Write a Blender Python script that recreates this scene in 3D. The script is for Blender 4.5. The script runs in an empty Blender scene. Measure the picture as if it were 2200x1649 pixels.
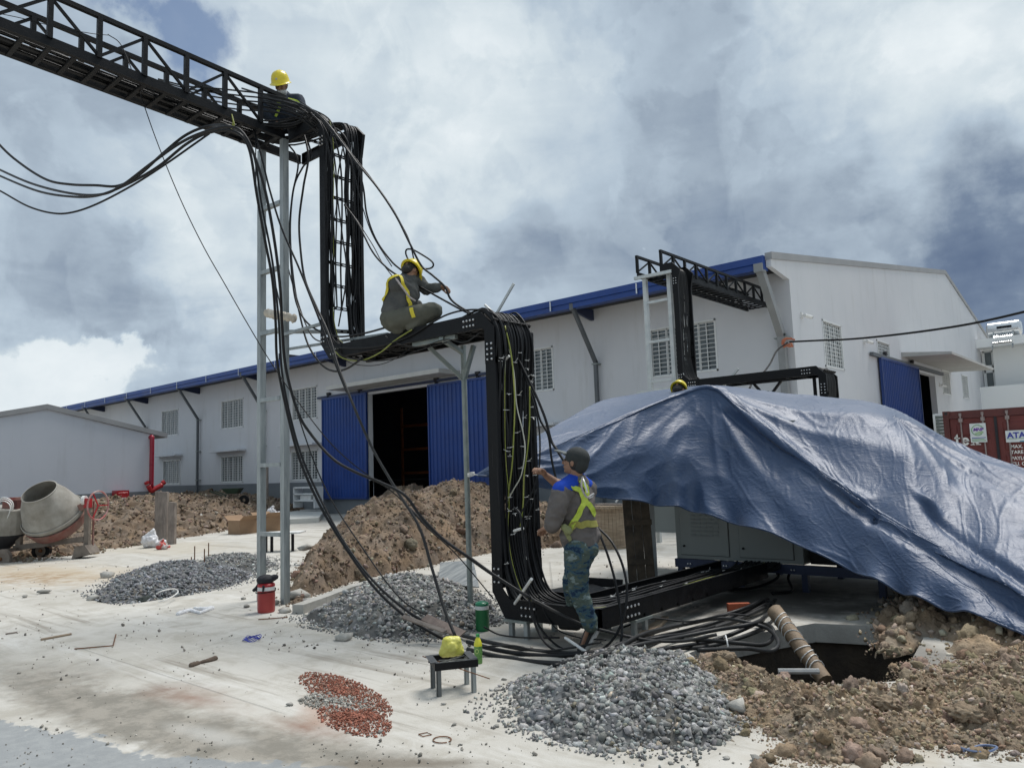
import bpy, bmesh, math, random
import numpy as np
from mathutils import Vector, Matrix
from mathutils.bvhtree import BVHTree
from mathutils.geometry import tessellate_polygon
random.seed(7); RNG = np.random.default_rng(7)
scene = bpy.context.scene
COL = scene.collection
pi = math.pi

# ---------------------------------------------------------------- camera (solved from the two vanishing points of the yard)
FOC = 1645.0; CX = 1100.0; CY = 824.5; H = 1.53
_v1 = np.array([-790 - CX, 1073 - CY, FOC]); _v2 = np.array([2550 - CX, 955 - CY, FOC])
_u = np.cross(_v1, _v2); _u /= np.linalg.norm(_u)
if _u[1] > 0: _u = -_u
_y = _v2 / np.linalg.norm(_v2); _x = np.cross(_y, _u)
RC = np.array([_x, _y, _u])
CAMP = np.array([0, 0, H])
cd = bpy.data.cameras.new('camera'); cam = bpy.data.objects.new('camera', cd); COL.objects.link(cam)
cd.sensor_width = 36.0; cd.lens = FOC * 36.0 / 2200.0; cd.clip_start = 0.05; cd.clip_end = 3000
M = Matrix.Identity(4)
for i in range(3):
    M[i][0] = RC[i, 0]; M[i][1] = -RC[i, 1]; M[i][2] = -RC[i, 2]
M[2][3] = H
cam.matrix_world = M
scene.camera = cam
scene.view_settings.view_transform = 'Standard'; scene.view_settings.look = 'None'
scene.view_settings.gamma = 1.0; scene.view_settings.use_curve_mapping = False
scene.view_settings.exposure = 0.0

# survey helpers: a sight line measured in the photograph, met with a real plane of the yard (ground, a wall, a depth)
def _ray(px, py): return RC @ np.array([px - CX, py - CY, FOC])
def G(px, py, z=0.0):
    d = _ray(px, py); return CAMP + d * ((z - H) / d[2])
def PX(px, py, x):
    d = _ray(px, py); return CAMP + d * (x / d[0])
def PY(px, py, y):
    d = _ray(px, py); return CAMP + d * (y / d[1])
def AT(px, py, dep): return CAMP + _ray(px, py) * (dep / FOC)
CR = np.array([RC[0, 0], RC[1, 0], 0]); CR /= np.linalg.norm(CR)      # horizontal right of the view
CF = np.array([-CR[1], CR[0], 0])                                    # horizontal forward of the view
HEAD = math.atan2(CR[1], CR[0])

# ---------------------------------------------------------------- sky and sun
SUN_EL, SUN_AZ = math.radians(66), math.radians(84)     # azimuth measured from +x towards +y
wd = bpy.data.worlds.new('World'); scene.world = wd; wd.use_nodes = True
nt = wd.node_tree; nt.nodes.clear(); N = nt.nodes; L = nt.links
def wmath(op, a, b=None, c=None, clamp=False):
    n = N.new('ShaderNodeMath'); n.operation = op; n.use_clamp = clamp
    for i, v in enumerate((a, b, c)):
        if v is None: continue
        if isinstance(v, (int, float)): n.inputs[i].default_value = v
        else: L.new(v, n.inputs[i])
    return n.outputs[0]
sky = N.new('ShaderNodeTexSky'); sky.sky_type = 'NISHITA'; sky.sun_disc = False
sky.sun_elevation = SUN_EL; sky.sun_rotation = math.radians(90) - SUN_AZ
bg1 = N.new('ShaderNodeBackground'); bg1.inputs[1].default_value = 0.10
L.new(sky.outputs[0], bg1.inputs[0])
tc = N.new('ShaderNodeTexCoord'); D = tc.outputs['Generated']
sep = N.new('ShaderNodeSeparateXYZ'); L.new(D, sep.inputs[0])
zc = wmath('MAXIMUM', wmath('ADD', sep.outputs[2], 0.16), 0.05)
cmb = N.new('ShaderNodeCombineXYZ')
L.new(wmath('DIVIDE', sep.outputs[0], zc), cmb.inputs[0]); L.new(wmath('DIVIDE', sep.outputs[1], zc), cmb.inputs[1])
L.new(wmath('MULTIPLY', sep.outputs[2], 3.0), cmb.inputs[2])
def wnoise(scale, detail, rough, dist, off=0.0, src=None):
    m = N.new('ShaderNodeMapping'); m.inputs['Location'].default_value = (off, off * .7, off * .3)
    L.new(src or cmb.outputs[0], m.inputs[0])
    n = N.new('ShaderNodeTexNoise'); n.inputs['Scale'].default_value = scale; n.inputs['Detail'].default_value = detail
    n.inputs['Roughness'].default_value = rough; n.inputs['Distortion'].default_value = dist
    L.new(m.outputs[0], n.inputs['Vector']); return n.outputs['Fac']
n1 = wnoise(1.1, 10, 0.52, 0.35, 3.1)
n2 = wnoise(3.2, 9, 0.55, 0.5, 9.4)
n3 = wnoise(9.0, 8, 0.6, 0.25, 1.7, D)
warp = N.new('ShaderNodeVectorMath'); warp.operation = 'MULTIPLY_ADD'
wn = N.new('ShaderNodeTexNoise'); wn.inputs['Scale'].default_value = 4.5; wn.inputs['Detail'].default_value = 8; wn.inputs['Roughness'].default_value = .58
L.new(D, wn.inputs['Vector'])
sb = N.new('ShaderNodeVectorMath'); sb.operation = 'SUBTRACT'; sb.inputs[1].default_value = (.5, .5, .5); L.new(wn.outputs['Color'], sb.inputs[0])
L.new(sb.outputs[0], warp.inputs[0]); warp.inputs[1].default_value = (.42, .42, .42); L.new(D, warp.inputs[2])
def blob(px, py, deg, amp):                              # one cloud mass seen in this direction
    d = _ray(px, py); d = d / np.linalg.norm(d)
    v = N.new('ShaderNodeVectorMath'); v.operation = 'DISTANCE'; L.new(warp.outputs[0], v.inputs[0]); v.inputs[1].default_value = tuple(d)
    s = math.radians(deg)
    q = wmath('MULTIPLY', v.outputs['Value'], v.outputs['Value'])
    return wmath('MULTIPLY', wmath('EXPONENT', wmath('MULTIPLY', q, -1 / (2 * s * s))), amp)
MASSES = [(560, 60, 7, .16), (850, 120, 9, .14), (950, 330, 8, .10), (2080, 230, 7, .26), (1980, 60, 4, .16), (1650, 60, 6, -.09),
          (1350, 120, 7, -.02), (1180, 520, 8, -.13), (1500, 430, 7, -.16), (1950, 480, 7, -.14), (2190, 620, 4, -.34), (2040, 580, 3.5, -.20), (1800, 300, 6, .04),
          (1650, 250, 6, .06), (120, 300, 6, -.10), (330, 280, 6, -.04), (300, 560, 6, .10), (60, 450, 5, -.03), (330, 520, 3, .10), (90, 660, 4, -.22),
          (60, 830, 3.0, .28), (200, 780, 3, -.16), (400, 770, 3, .02), (420, 640, 4, -.04), (30, 560, 3, .08), (1700, 520, 6, -.08), (700, 450, 7, .05)]
acc = None
for a in MASSES:
    o = blob(*a); acc = o if acc is None else wmath('ADD', acc, o)
B = wmath('ADD', wmath('ADD', 0.60, wmath('MULTIPLY', acc, .98)), wmath('ADD', wmath('MULTIPLY', wmath('SUBTRACT', n1, .5), .30),
          wmath('ADD', wmath('MULTIPLY', wmath('SUBTRACT', n2, .5), .30), wmath('MULTIPLY', wmath('SUBTRACT', n3, .5), .30))), clamp=True)
def wss(v, a, b_, o1):
    q = N.new('ShaderNodeMapRange'); q.interpolation_type = 'SMOOTHSTEP'; L.new(v, q.inputs[0])
    for i_, x_ in enumerate((a, b_, 0, o1)): q.inputs[i_ + 1].default_value = x_
    return q.outputs[0]
n5 = wnoise(7.5, 12, .56, .3, 2.2, D); n6 = wnoise(3.6, 12, .55, .5, 6.1, D); n8 = wnoise(5.6, 12, .52, .3, 12.1, D)
low = wmath('MULTIPLY', wmath('EXPONENT', wmath('MULTIPLY', wmath('MULTIPLY', sep.outputs[2], sep.outputs[2]), -24)), .10)
pm = wmath('ADD', wmath('ADD', blob(50, 860, 1.9, .32), blob(410, 788, .8, .32)), wmath('ADD', blob(240, 790, 1.8, .20), low))
puff = wss(wmath('ADD', n5, pm), .68, .75, 1.0)
B = wmath('ADD', B, wmath('ADD', wmath('ADD', wmath('ADD', wss(n6, .47, .53, .085), wss(n5, .50, .55, .05)), wss(n8, .46, .50, .06)), -.095))
B = wmath('ADD', wmath('MULTIPLY', B, wmath('SUBTRACT', 1.0, wmath('MULTIPLY', puff, .75))), wmath('MULTIPLY', puff, wmath('ADD', .60, wmath('MULTIPLY', n3, .25))), clamp=True)
rp = N.new('ShaderNodeValToRGB'); L.new(B, rp.inputs[0])
cr = rp.color_ramp; cr.elements[0].position = 0.0; cr.elements[0].color = (.12, .17, .27, 1)
cr.elements[1].position = 1.0; cr.elements[1].color = (.84, .90, .93, 1)
for p, c in ((.22, (.185, .245, .345, 1)), (.42, (.335, .41, .50, 1)), (.6, (.47, .565, .66, 1)), (.8, (.65, .735, .79, 1))):
    e = cr.elements.new(p); e.color = c
bg2 = N.new('ShaderNodeBackground'); bg2.inputs[1].default_value = 1.0; L.new(rp.outputs[0], bg2.inputs[0])
# gaps of open blue between the clouds
gap = blob(420, 100, 3.6, 1.25)
g2 = blob(330, 30, 2.2, .7); g3 = blob(180, 640, 1.8, .5)
gm = wmath('MULTIPLY', wmath('ADD', gap, wmath('ADD', g2, g3)), wmath('MULTIPLY', wnoise(8, 9, .62, .4, 5.5, D), 1.7))
gs = N.new('ShaderNodeMapRange'); gs.interpolation_type = 'SMOOTHSTEP'; L.new(gm, gs.inputs[0]); gs.inputs[1].default_value = .35; gs.inputs[2].default_value = 1.0
gs.inputs[3].default_value = 0; gs.inputs[4].default_value = .85
mx = N.new('ShaderNodeMixShader'); L.new(gs.outputs[0], mx.inputs[0]); L.new(bg2.outputs[0], mx.inputs[1]); L.new(bg1.outputs[0], mx.inputs[2])
wo = N.new('ShaderNodeOutputWorld'); L.new(mx.outputs[0], wo.inputs[0])

sl = bpy.data.lights.new('sun', 'SUN'); sl.energy = 3.3; sl.angle = math.radians(26); sl.color = (1.0, .965, .92)
so = bpy.data.objects.new('sun', sl); COL.objects.link(so)
so.rotation_euler = Vector((math.cos(SUN_EL) * math.cos(SUN_AZ), math.cos(SUN_EL) * math.sin(SUN_AZ), math.sin(SUN_EL))).to_track_quat('Z', 'Y').to_euler()

# ---------------------------------------------------------------- numpy noise
_P = RNG.permutation(256); _P = np.concatenate([_P, _P, _P]); _GR = RNG.normal(size=(256, 3)); _GR /= np.linalg.norm(_GR, axis=1)[:, None]
def noise3(p):
    p = np.asarray(p, float); i = np.floor(p).astype(int); fr = p - i; i &= 255
    w = fr * fr * fr * (fr * (fr * 6 - 15) + 10); out = 0
    for a in (0, 1):
        for b in (0, 1):
            for c in (0, 1):
                g = _GR[_P[_P[_P[i[..., 0] + a] + i[..., 1] + b] + i[..., 2] + c]]
                d = fr - np.array([a, b, c])
                ww = (w[..., 0] if a else 1 - w[..., 0]) * (w[..., 1] if b else 1 - w[..., 1]) * (w[..., 2] if c else 1 - w[..., 2])
                out = out + ww * (g * d).sum(-1)
    return out * 1.6
def fbm(p, octv=4, gain=.5):
    s = 0; a = 1; p = np.asarray(p, float)
    for k in range(octv): s = s + a * noise3(p); p = p * 2.03 + 17.3; a *= gain
    return s
def ridged(p, octv=4, gain=.5):
    s = 0; a = 1; p = np.asarray(p, float)
    for k in range(octv): s = s + a * (1 - np.abs(noise3(p)) * 2); p = p * 2.1 + 11.7; a *= gain
    return s

# ---------------------------------------------------------------- materials
MATS = {}
def mat(name, c1, c2=None, rough=.6, metal=0., scale=6., bump=0., bscale=None, detail=6, spec=.5, lo=.35, hi=.65, stretch=(1, 1, 1), rvar=0.1, attr=None, dirt=None, coat=0):
    if name in MATS: return MATS[name]
    m = bpy.data.materials.new(name); m.use_nodes = True; t = m.node_tree; n = t.nodes; l = t.links
    b = n['Principled BSDF']; b.inputs['Metallic'].default_value = metal; b.inputs['Specular IOR Level'].default_value = spec
    b.inputs['Coat Weight'].default_value = coat
    tcn = n.new('ShaderNodeTexCoord'); mp = n.new('ShaderNodeMapping'); l.new(tcn.outputs['Object'], mp.inputs[0]); mp.inputs['Scale'].default_value = stretch
    nz = n.new('ShaderNodeTexNoise'); nz.inputs['Scale'].default_value = scale; nz.inputs['Detail'].default_value = detail; nz.inputs['Roughness'].default_value = .6
    l.new(mp.outputs[0], nz.inputs['Vector'])
    c2 = c2 or tuple(min(1, x * 1.35 + .005) for x in c1)
    mr = n.new('ShaderNodeMapRange'); l.new(nz.outputs['Fac'], mr.inputs[0]); mr.inputs[1].default_value = lo; mr.inputs[2].default_value = hi
    mixc = n.new('ShaderNodeMix'); mixc.data_type = 'RGBA'; l.new(mr.outputs[0], mixc.inputs[0])
    mixc.inputs[6].default_value = (*c1, 1); mixc.inputs[7].default_value = (*c2, 1); out = mixc.outputs[2]
    if attr:
        at = n.new('ShaderNodeAttribute'); at.attribute_name = attr
        mm = n.new('ShaderNodeMix'); mm.data_type = 'RGBA'; mm.blend_type = 'MULTIPLY'; mm.inputs[0].default_value = 1
        l.new(out, mm.inputs[6]); l.new(at.outputs['Color'], mm.inputs[7]); out = mm.outputs[2]
    if dirt:
        n4 = n.new('ShaderNodeTexNoise'); n4.inputs['Scale'].default_value = dirt[1]; n4.inputs['Detail'].default_value = 8; n4.inputs['Roughness'].default_value = .7
        mp4 = n.new('ShaderNodeMapping'); mp4.inputs['Scale'].default_value = dirt[4] if len(dirt) > 4 else (1, 1, 1); l.new(tcn.outputs['Object'], mp4.inputs[0]); l.new(mp4.outputs[0], n4.inputs['Vector'])
        m4 = n.new('ShaderNodeMapRange'); l.new(n4.outputs['Fac'], m4.inputs[0]); m4.inputs[1].default_value = dirt[2]; m4.inputs[2].default_value = dirt[2] + .15
        m4.inputs[4].default_value = dirt[3]
        x4 = n.new('ShaderNodeMix'); x4.data_type = 'RGBA'; l.new(m4.outputs[0], x4.inputs[0]); l.new(out, x4.inputs[6]); x4.inputs[7].default_value = (*dirt[0], 1); out = x4.outputs[2]
    l.new(out, b.inputs['Base Color'])
    rr = n.new('ShaderNodeMapRange'); l.new(nz.outputs['Fac'], rr.inputs[0]); rr.inputs[1].default_value = .3; rr.inputs[2].default_value = .7
    rr.inputs[3].default_value = max(.03, rough - rvar); rr.inputs[4].default_value = min(1, rough + rvar); l.new(rr.outputs[0], b.inputs['Roughness'])
    if bump:
        n2_ = n.new('ShaderNodeTexNoise'); n2_.inputs['Scale'].default_value = bscale or scale * 4; n2_.inputs['Detail'].default_value = 8; n2_.inputs['Roughness'].default_value = .65
        l.new(mp.outputs[0], n2_.inputs['Vector']); bp = n.new('ShaderNodeBump'); bp.inputs['Strength'].default_value = bump; bp.inputs['Distance'].default_value = .02
        l.new(n2_.outputs['Fac'], bp.inputs['Height']); l.new(bp.outputs[0], b.inputs['Normal'])
    MATS[name] = m; return m
BLACK = mat('black_painted_steel', (.003, .0035, .0045), (.006, .0065, .008), rough=.5, scale=9, bump=.12, rvar=.12, spec=.22, dirt=((.025, .024, .023), 14, .66, .4))
GALV = mat('galvanised_steel', (.24, .265, .27), (.38, .41, .41), rough=.48, metal=.55, scale=5, bump=.08, stretch=(3, 3, .5), dirt=((.20, .14, .09), 4, .66, .5))
GALVD = mat('dull_galvanised_pipe', (.20, .23, .22), (.30, .33, .31), rough=.5, metal=.5, scale=7, bump=.05)
RUST = mat('rusty_steel', (.10, .045, .02), (.20, .08, .03), rough=.8, scale=20, bump=.3)
CABLE = mat('black_cable_sheath', (.004, .0045, .0055), (.009, .0095, .011), rough=.45, scale=11, spec=.28)
CABLEG = mat('dusty_cable_sheath', (.012, .0125, .013), (.026, .026, .026), rough=.5, scale=5, spec=.3, dirt=((.10, .09, .08), 5, .64, .5))
CABLEY = mat('yellow_green_wire', (.20, .24, .03), (.32, .33, .08), rough=.45, scale=8)
WHITE = mat('white_plastic', (.62, .62, .60), (.74, .74, .72), rough=.5, scale=12, bump=.05)
BOLT = mat('zinc_bolt', (.55, .56, .57), (.7, .7, .7), rough=.3, metal=.8, scale=30)
WALLM = mat('grey_white_wall_paint', (.57, .585, .61), (.61, .62, .64), rough=.85, scale=.5, bump=.05, bscale=40, spec=.2, dirt=((.46, .465, .46), 1.6, .54, .45, (1.6, 1.6, .22)))
WALL2 = mat('bluish_grey_wall_paint', (.50, .53, .58), (.54, .565, .61), rough=.85, scale=.4, bump=.05, bscale=40, spec=.2, dirt=((.43, .45, .48), 1.4, .54, .45, (1.6, 1.6, .25)))
PLINTH = mat('dark_grey_plinth_paint', (.155, .170, .185), (.19, .205, .215), rough=.8, scale=1.2, bump=.1, bscale=30, spec=.2)
TRIM = mat('grey_parapet_cap', (.27, .275, .28), (.32, .325, .33), rough=.7, scale=1.5)
WHITEW = mat('white_render', (.80, .82, .81), (.84, .85, .84), rough=.85, scale=.5, spec=.2, dirt=((.5, .51, .50), 1, .6, .4))
BLUE = mat('blue_sheet_metal', (.004, .036, .19), (.008, .05, .24), rough=.45, scale=1.2, bump=.03, rvar=.08)
BLUED = mat('blue_roof_trim', (.010, .035, .16), (.018, .05, .20), rough=.42, scale=1.2)
BLUEB = mat('dark_blue_bracket_steel', (.012, .022, .06), (.02, .03, .08), rough=.5, scale=3)
WFRAME = mat('white_window_steel', (.62, .64, .64), (.70, .71, .70), rough=.45, scale=6)
GLASS = mat('window_glass', (.05, .065, .07), (.11, .13, .135), rough=.12, scale=.9, spec=.7, rvar=.04)
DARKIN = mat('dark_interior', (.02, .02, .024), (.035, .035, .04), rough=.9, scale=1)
ORANGE = mat('orange_rack_paint', (.30, .09, .03), (.38, .12, .04), rough=.5, scale=6)
WOOD = mat('raw_weathered_wood', (.22, .16, .105), (.38, .30, .215), rough=.85, scale=4, bump=.3, stretch=(1, 1, 9), detail=9)
WOODG = mat('grey_formwork_board', (.17, .14, .12), (.31, .265, .23), rough=.9, scale=5, bump=.35, stretch=(2, 2, .7), detail=9, dirt=((.36, .34, .32), 5, .58, .6))
CARD = mat('brown_cardboard', (.25, .16, .095), (.31, .205, .125), rough=.9, scale=3, bump=.1)
ROCK = mat('pale_concrete_rubble', (.30, .29, .26), (.46, .445, .41), rough=.95, scale=8, bump=.6, bscale=22, detail=9, attr='col')
REDP = mat('red_paint', (.32, .012, .018), (.42, .02, .025), rough=.4, scale=7)
REDJ = mat('faded_red_plastic', (.30, .030, .030), (.38, .045, .04), rough=.42, scale=3, bump=.03)
GREENJ = mat('green_plastic', (.008, .11, .035), (.012, .15, .05), rough=.35, scale=3)
YELLOWP = mat('yellow_helmet_plastic', (.62, .50, .015), (.72, .58, .03), rough=.32, scale=6, dirt=((.30, .26, .08), 8, .64, .4))
SKIN = mat('skin', (.20, .105, .065), (.29, .16, .10), rough=.55, scale=14, bump=.06)
HAIR = mat('black_hair', (.008, .007, .006), (.016, .013, .011), rough=.6, scale=60, bump=.4)

# ---------------------------------------------------------------- object helpers
def tag(o, label=None, cat=None, group=None, kind=None):
    if label: o['label'] = label
    if cat: o['category'] = cat
    if group: o['group'] = group
    if kind: o['kind'] = kind
    return o
def empty(name, loc=(0, 0, 0), rz=0., label=None, cat=None, group=None):
    o = bpy.data.objects.new(name, None); COL.objects.link(o); o.location = tuple(float(v) for v in loc); o.rotation_euler = (0, 0, rz); o.empty_display_size = .1
    return tag(o, label, cat, group)
def link(name, me, parent=None, **k):
    o = bpy.data.objects.new(name, me); COL.objects.link(o)
    if parent is not None: o.parent = parent
    return tag(o, **k)
class MB:
    """collects shapes, then builds ONE mesh object"""
    def __init__(s): s.v = []; s.f = []; s.n = 0
    def add(s, vs, fs):
        vs = np.asarray(vs, float).reshape(-1, 3); s.v.append(vs)
        for q in fs: s.f.append(tuple(int(i) + s.n for i in q))
        s.n += len(vs); return s
    def box(s, a, b):
        (x0, y0, z0), (x1, y1, z1) = np.minimum(a, b), np.maximum(a, b)
        return s.add([(x0, y0, z0), (x1, y0, z0), (x1, y1, z0), (x0, y1, z0), (x0, y0, z1), (x1, y0, z1), (x1, y1, z1), (x0, y1, z1)],
                     [(0, 3, 2, 1), (4, 5, 6, 7), (0, 1, 5, 4), (1, 2, 6, 5), (2, 3, 7, 6), (3, 0, 4, 7)])
    def bar(s, p, q, w, h=None, up=(0, 0, 1)):
        p = np.array(p, float); q = np.array(q, float); h = h or w; d = q - p; d /= np.linalg.norm(d)
        u = np.array(up, float)
        if abs(d @ u) > .97: u = np.array([1., 0, 0])
        a = np.cross(d, u); a /= np.linalg.norm(a); b = np.cross(a, d)
        vs = [r + a * (i * w / 2) + b * (j * h / 2) for r in (p, q) for i, j in ((-1, -1), (1, -1), (1, 1), (-1, 1))]
        return s.add(vs, [(3, 2, 1, 0), (4, 5, 6, 7), (0, 1, 5, 4), (1, 2, 6, 5), (2, 3, 7, 6), (3, 0, 4, 7)])
    def tube(s, pts, r, seg=6, closed=False, cap=True):
        P = np.asarray(pts, float); n = len(P); rr = np.full(n, r) if np.isscalar(r) else np.asarray(r, float)
        T = np.gradient(P, axis=0) if not closed else (np.roll(P, -1, 0) - np.roll(P, 1, 0))
        T /= np.linalg.norm(T, axis=1)[:, None] + 1e-12
        u = np.array([0, 0, 1.]) if abs(T[0][2]) < .9 else np.array([1., 0, 0])
        A = np.zeros_like(P); a = np.cross(T[0], u); a /= np.linalg.norm(a)
        for i in range(n):
            a = a - T[i] * (a @ T[i]); a /= np.linalg.norm(a) + 1e-12; A[i] = a
        Bn = np.cross(T, A); an = np.arange(seg) * 2 * pi / seg
        V = P[:, None] + rr[:, None, None] * (np.cos(an)[None, :, None] * A[:, None] + np.sin(an)[None, :, None] * Bn[:, None])
        F = []
        for i in range(n if closed else n - 1):
            i2 = (i + 1) % n
            for k in range(seg): F.append((i * seg + k, i * seg + (k + 1) % seg, i2 * seg + (k + 1) % seg, i2 * seg + k))
        if cap and not closed: F.append(tuple(range(seg))[::-1]); F.append(tuple((n - 1) * seg + k for k in range(seg)))
        return s.add(V.reshape(-1, 3), F)
    def lathe(s, prof, seg=20, c=(0, 0, 0), ax=None, close=False):
        prof = np.asarray(prof, float); an = np.arange(seg) * 2 * pi / seg
        V = np.stack([prof[:, None, 0] * np.cos(an), prof[:, None, 0] * np.sin(an), np.repeat(prof[:, 1:2], seg, 1)], -1).reshape(-1, 3)
        if ax is not None:
            R_ = np.array(Vector(ax).to_track_quat('Z', 'Y').to_matrix()); V = V @ R_.T
        V = V + np.array(c, float); F = []; n = len(prof)
        for i in range(n - 1):
            for k in range(seg): F.append((i * seg + k, i * seg + (k + 1) % seg, (i + 1) * seg + (k + 1) % seg, (i + 1) * seg + k))
        if prof[0, 0] > 1e-4 and close: F.append(tuple(range(seg))[::-1])
        if prof[-1, 0] > 1e-4 and close: F.append(tuple((n - 1) * seg + k for k in range(seg)))
        return s.add(V, F)
    def prism(s, poly, d):          # poly: list of 3d points (planar), extruded by vector d
        P = np.asarray(poly, float); n = len(P); d = np.asarray(d, float)
        return s.add(np.vstack([P, P + d]), [tuple(range(n))[::-1], tuple(range(n, 2 * n))] + [(i, (i + 1) % n, n + (i + 1) % n, n + i) for i in range(n)])
    def mesh(s, name, m, smooth=False, bevel=0):
        me = bpy.data.meshes.new(name); me.from_pydata(np.vstack(s.v).tolist(), [], s.f)
        if isinstance(m, (list, tuple)):
            for q in m: me.materials.append(q)
        else: me.materials.append(m)
        bm = bmesh.new(); bm.from_mesh(me)
        bmesh.ops.recalc_face_normals(bm, faces=bm.faces)
        if bevel: bmesh.ops.bevel(bm, geom=list(bm.edges), offset=bevel, segments=1, affect='EDGES', clamp_overlap=True)
        bm.to_mesh(me); bm.free()
        if smooth: me.shade_smooth() if hasattr(me, 'shade_smooth') else [setattr(p, 'use_smooth', True) for p in me.polygons]
        return me
    def build(s, name, m, parent=None, smooth=False, bevel=0, **k):
        return link(name, s.mesh(name, m, smooth, bevel), parent, **k)
def smooth_angle(o, deg=40):
    me = o.data; me.shade_smooth()
    me.set_sharp_from_angle(angle=math.radians(deg)); return o
def spline(pts, n=10):
    P = np.asarray(pts, float); Q = np.vstack([2 * P[0] - P[1], P, 2 * P[-1] - P[-2]]); out = []
    for i in range(1, len(Q) - 2):
        p0, p1, p2, p3 = Q[i - 1:i + 3]
        for t in np.arange(n) / n:
            out.append(.5 * (2 * p1 + (p2 - p0) * t + (2 * p0 - 5 * p1 + 4 * p2 - p3) * t * t + (3 * p1 - p0 - 3 * p2 + p3) * t ** 3))
    out.append(P[-1]); return np.array(out)
def raw_mesh(name, V, F, m, colors=None, smooth=False):
    """fast mesh from equal-size faces"""
    V = np.asarray(V, np.float32); F = np.asarray(F, np.int32); k = F.shape[1]
    me = bpy.data.meshes.new(name); me.vertices.add(len(V)); me.vertices.foreach_set('co', V.ravel())
    me.loops.add(F.size); me.loops.foreach_set('vertex_index', F.ravel()); me.polygons.add(len(F))
    me.polygons.foreach_set('loop_start', np.arange(0, F.size, k, dtype=np.int32))
    me.update(calc_edges=True); me.materials.append(m)
    if colors is not None:
        ca = me.color_attributes.new('col', 'FLOAT_COLOR', 'POINT'); c4 = np.ones((len(V), 4), np.float32); c4[:, :3] = colors
        ca.data.foreach_set('color', c4.ravel())
    if smooth: me.shade_smooth()
    me.validate(); return me

# stones: convex lumps used for gravel, rubble and soil clods
def make_lumps(n, npts, seed, flat=.75):
    out = []; r = np.random.default_rng(seed)
    for k in range(n):
        bm = bmesh.new(); p = r.normal(size=(npts, 3)); p /= np.linalg.norm(p, axis=1)[:, None]
        p *= r.uniform(.75, 1.0, (npts, 1)) * np.array([1, r.uniform(.6, .95), r.uniform(flat * .7, flat)])
        for q in p: bm.verts.new(q)
        bmesh.ops.convex_hull(bm, input=bm.verts)
        bmesh.ops.delete(bm, geom=[v for v in bm.verts if not v.link_faces], context='VERTS')
        bmesh.ops.triangulate(bm, faces=bm.faces); bm.verts.ensure_lookup_table(); bm.verts.index_update()
        out.append((np.array([v.co[:] for v in bm.verts]), np.array([[v.index for v in f.verts] for f in bm.faces]))); bm.free()
    return out
LUMPS = make_lumps(14, 11, 3)
def rough_lumps(n, seed, sub=3, amp=.28, freq=1.6):
    out = []; r = np.random.default_rng(seed)
    for k in range(n):
        bm = bmesh.new(); bmesh.ops.create_icosphere(bm, subdivisions=sub, radius=1); bm.verts.index_update()
        V = np.array([v.co[:] for v in bm.verts]); F = np.array([[v.index for v in f.verts] for f in bm.faces]); bm.free()
        o = r.uniform(0, 50, 3)
        d = 1 + amp * fbm(V * freq + o, 4, .55) - .12 * np.abs(noise3(V * 3.1 + o))
        V = V * d[:, None] * np.array([1, r.uniform(.7, .95), r.uniform(.55, .8)]); out.append((V, F))
    return out
ROCKS = make_lumps(12, 15, 21, .9); CLODS = make_lumps(12, 34, 5, .8); CLODS_S = make_lumps(14, 12, 9, .8)
def rand_rot(n, r):
    q = r.normal(size=(n, 4)); q /= np.linalg.norm(q, axis=1)[:, None]; w, x, y, z = q.T
    return np.stack([np.stack([1 - 2 * (y * y + z * z), 2 * (x * y - z * w), 2 * (x * z + y * w)], -1), np.stack([2 * (x * y + z * w), 1 - 2 * (x * x + z * z), 2 * (y * z - x * w)], -1),
                     np.stack([2 * (x * z - y * w), 2 * (y * z + x * w), 1 - 2 * (x * x + y * y)], -1)], 1)
BIGC = rough_lumps(8, 77, sub=3, amp=.42, freq=2.6)
def scatter_mesh(name, P, S, lib, m, cols, seed=1, smooth=False):
    r = np.random.default_rng(seed); n = len(P); Rm = rand_rot(n, r); which = r.integers(0, len(lib), n); Vs = []; Fs = []; Cs = []; base = 0
    for k, (V, F) in enumerate(lib):
        idx = np.where(which == k)[0]
        if not len(idx): continue
        W = np.einsum('nij,vj->nvi', Rm[idx], V) * S[idx][:, None, None] + P[idx][:, None]
        Vs.append(W.reshape(-1, 3)); Fs.append((F[None] + (base + np.arange(len(idx)) * len(V))[:, None, None]).reshape(-1, 3)); base += len(idx) * len(V)
        Cs.append(np.repeat(cols[idx], len(V), 0))
    return raw_mesh(name, np.vstack(Vs), np.vstack(Fs), m, np.vstack(Cs), smooth)
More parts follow.
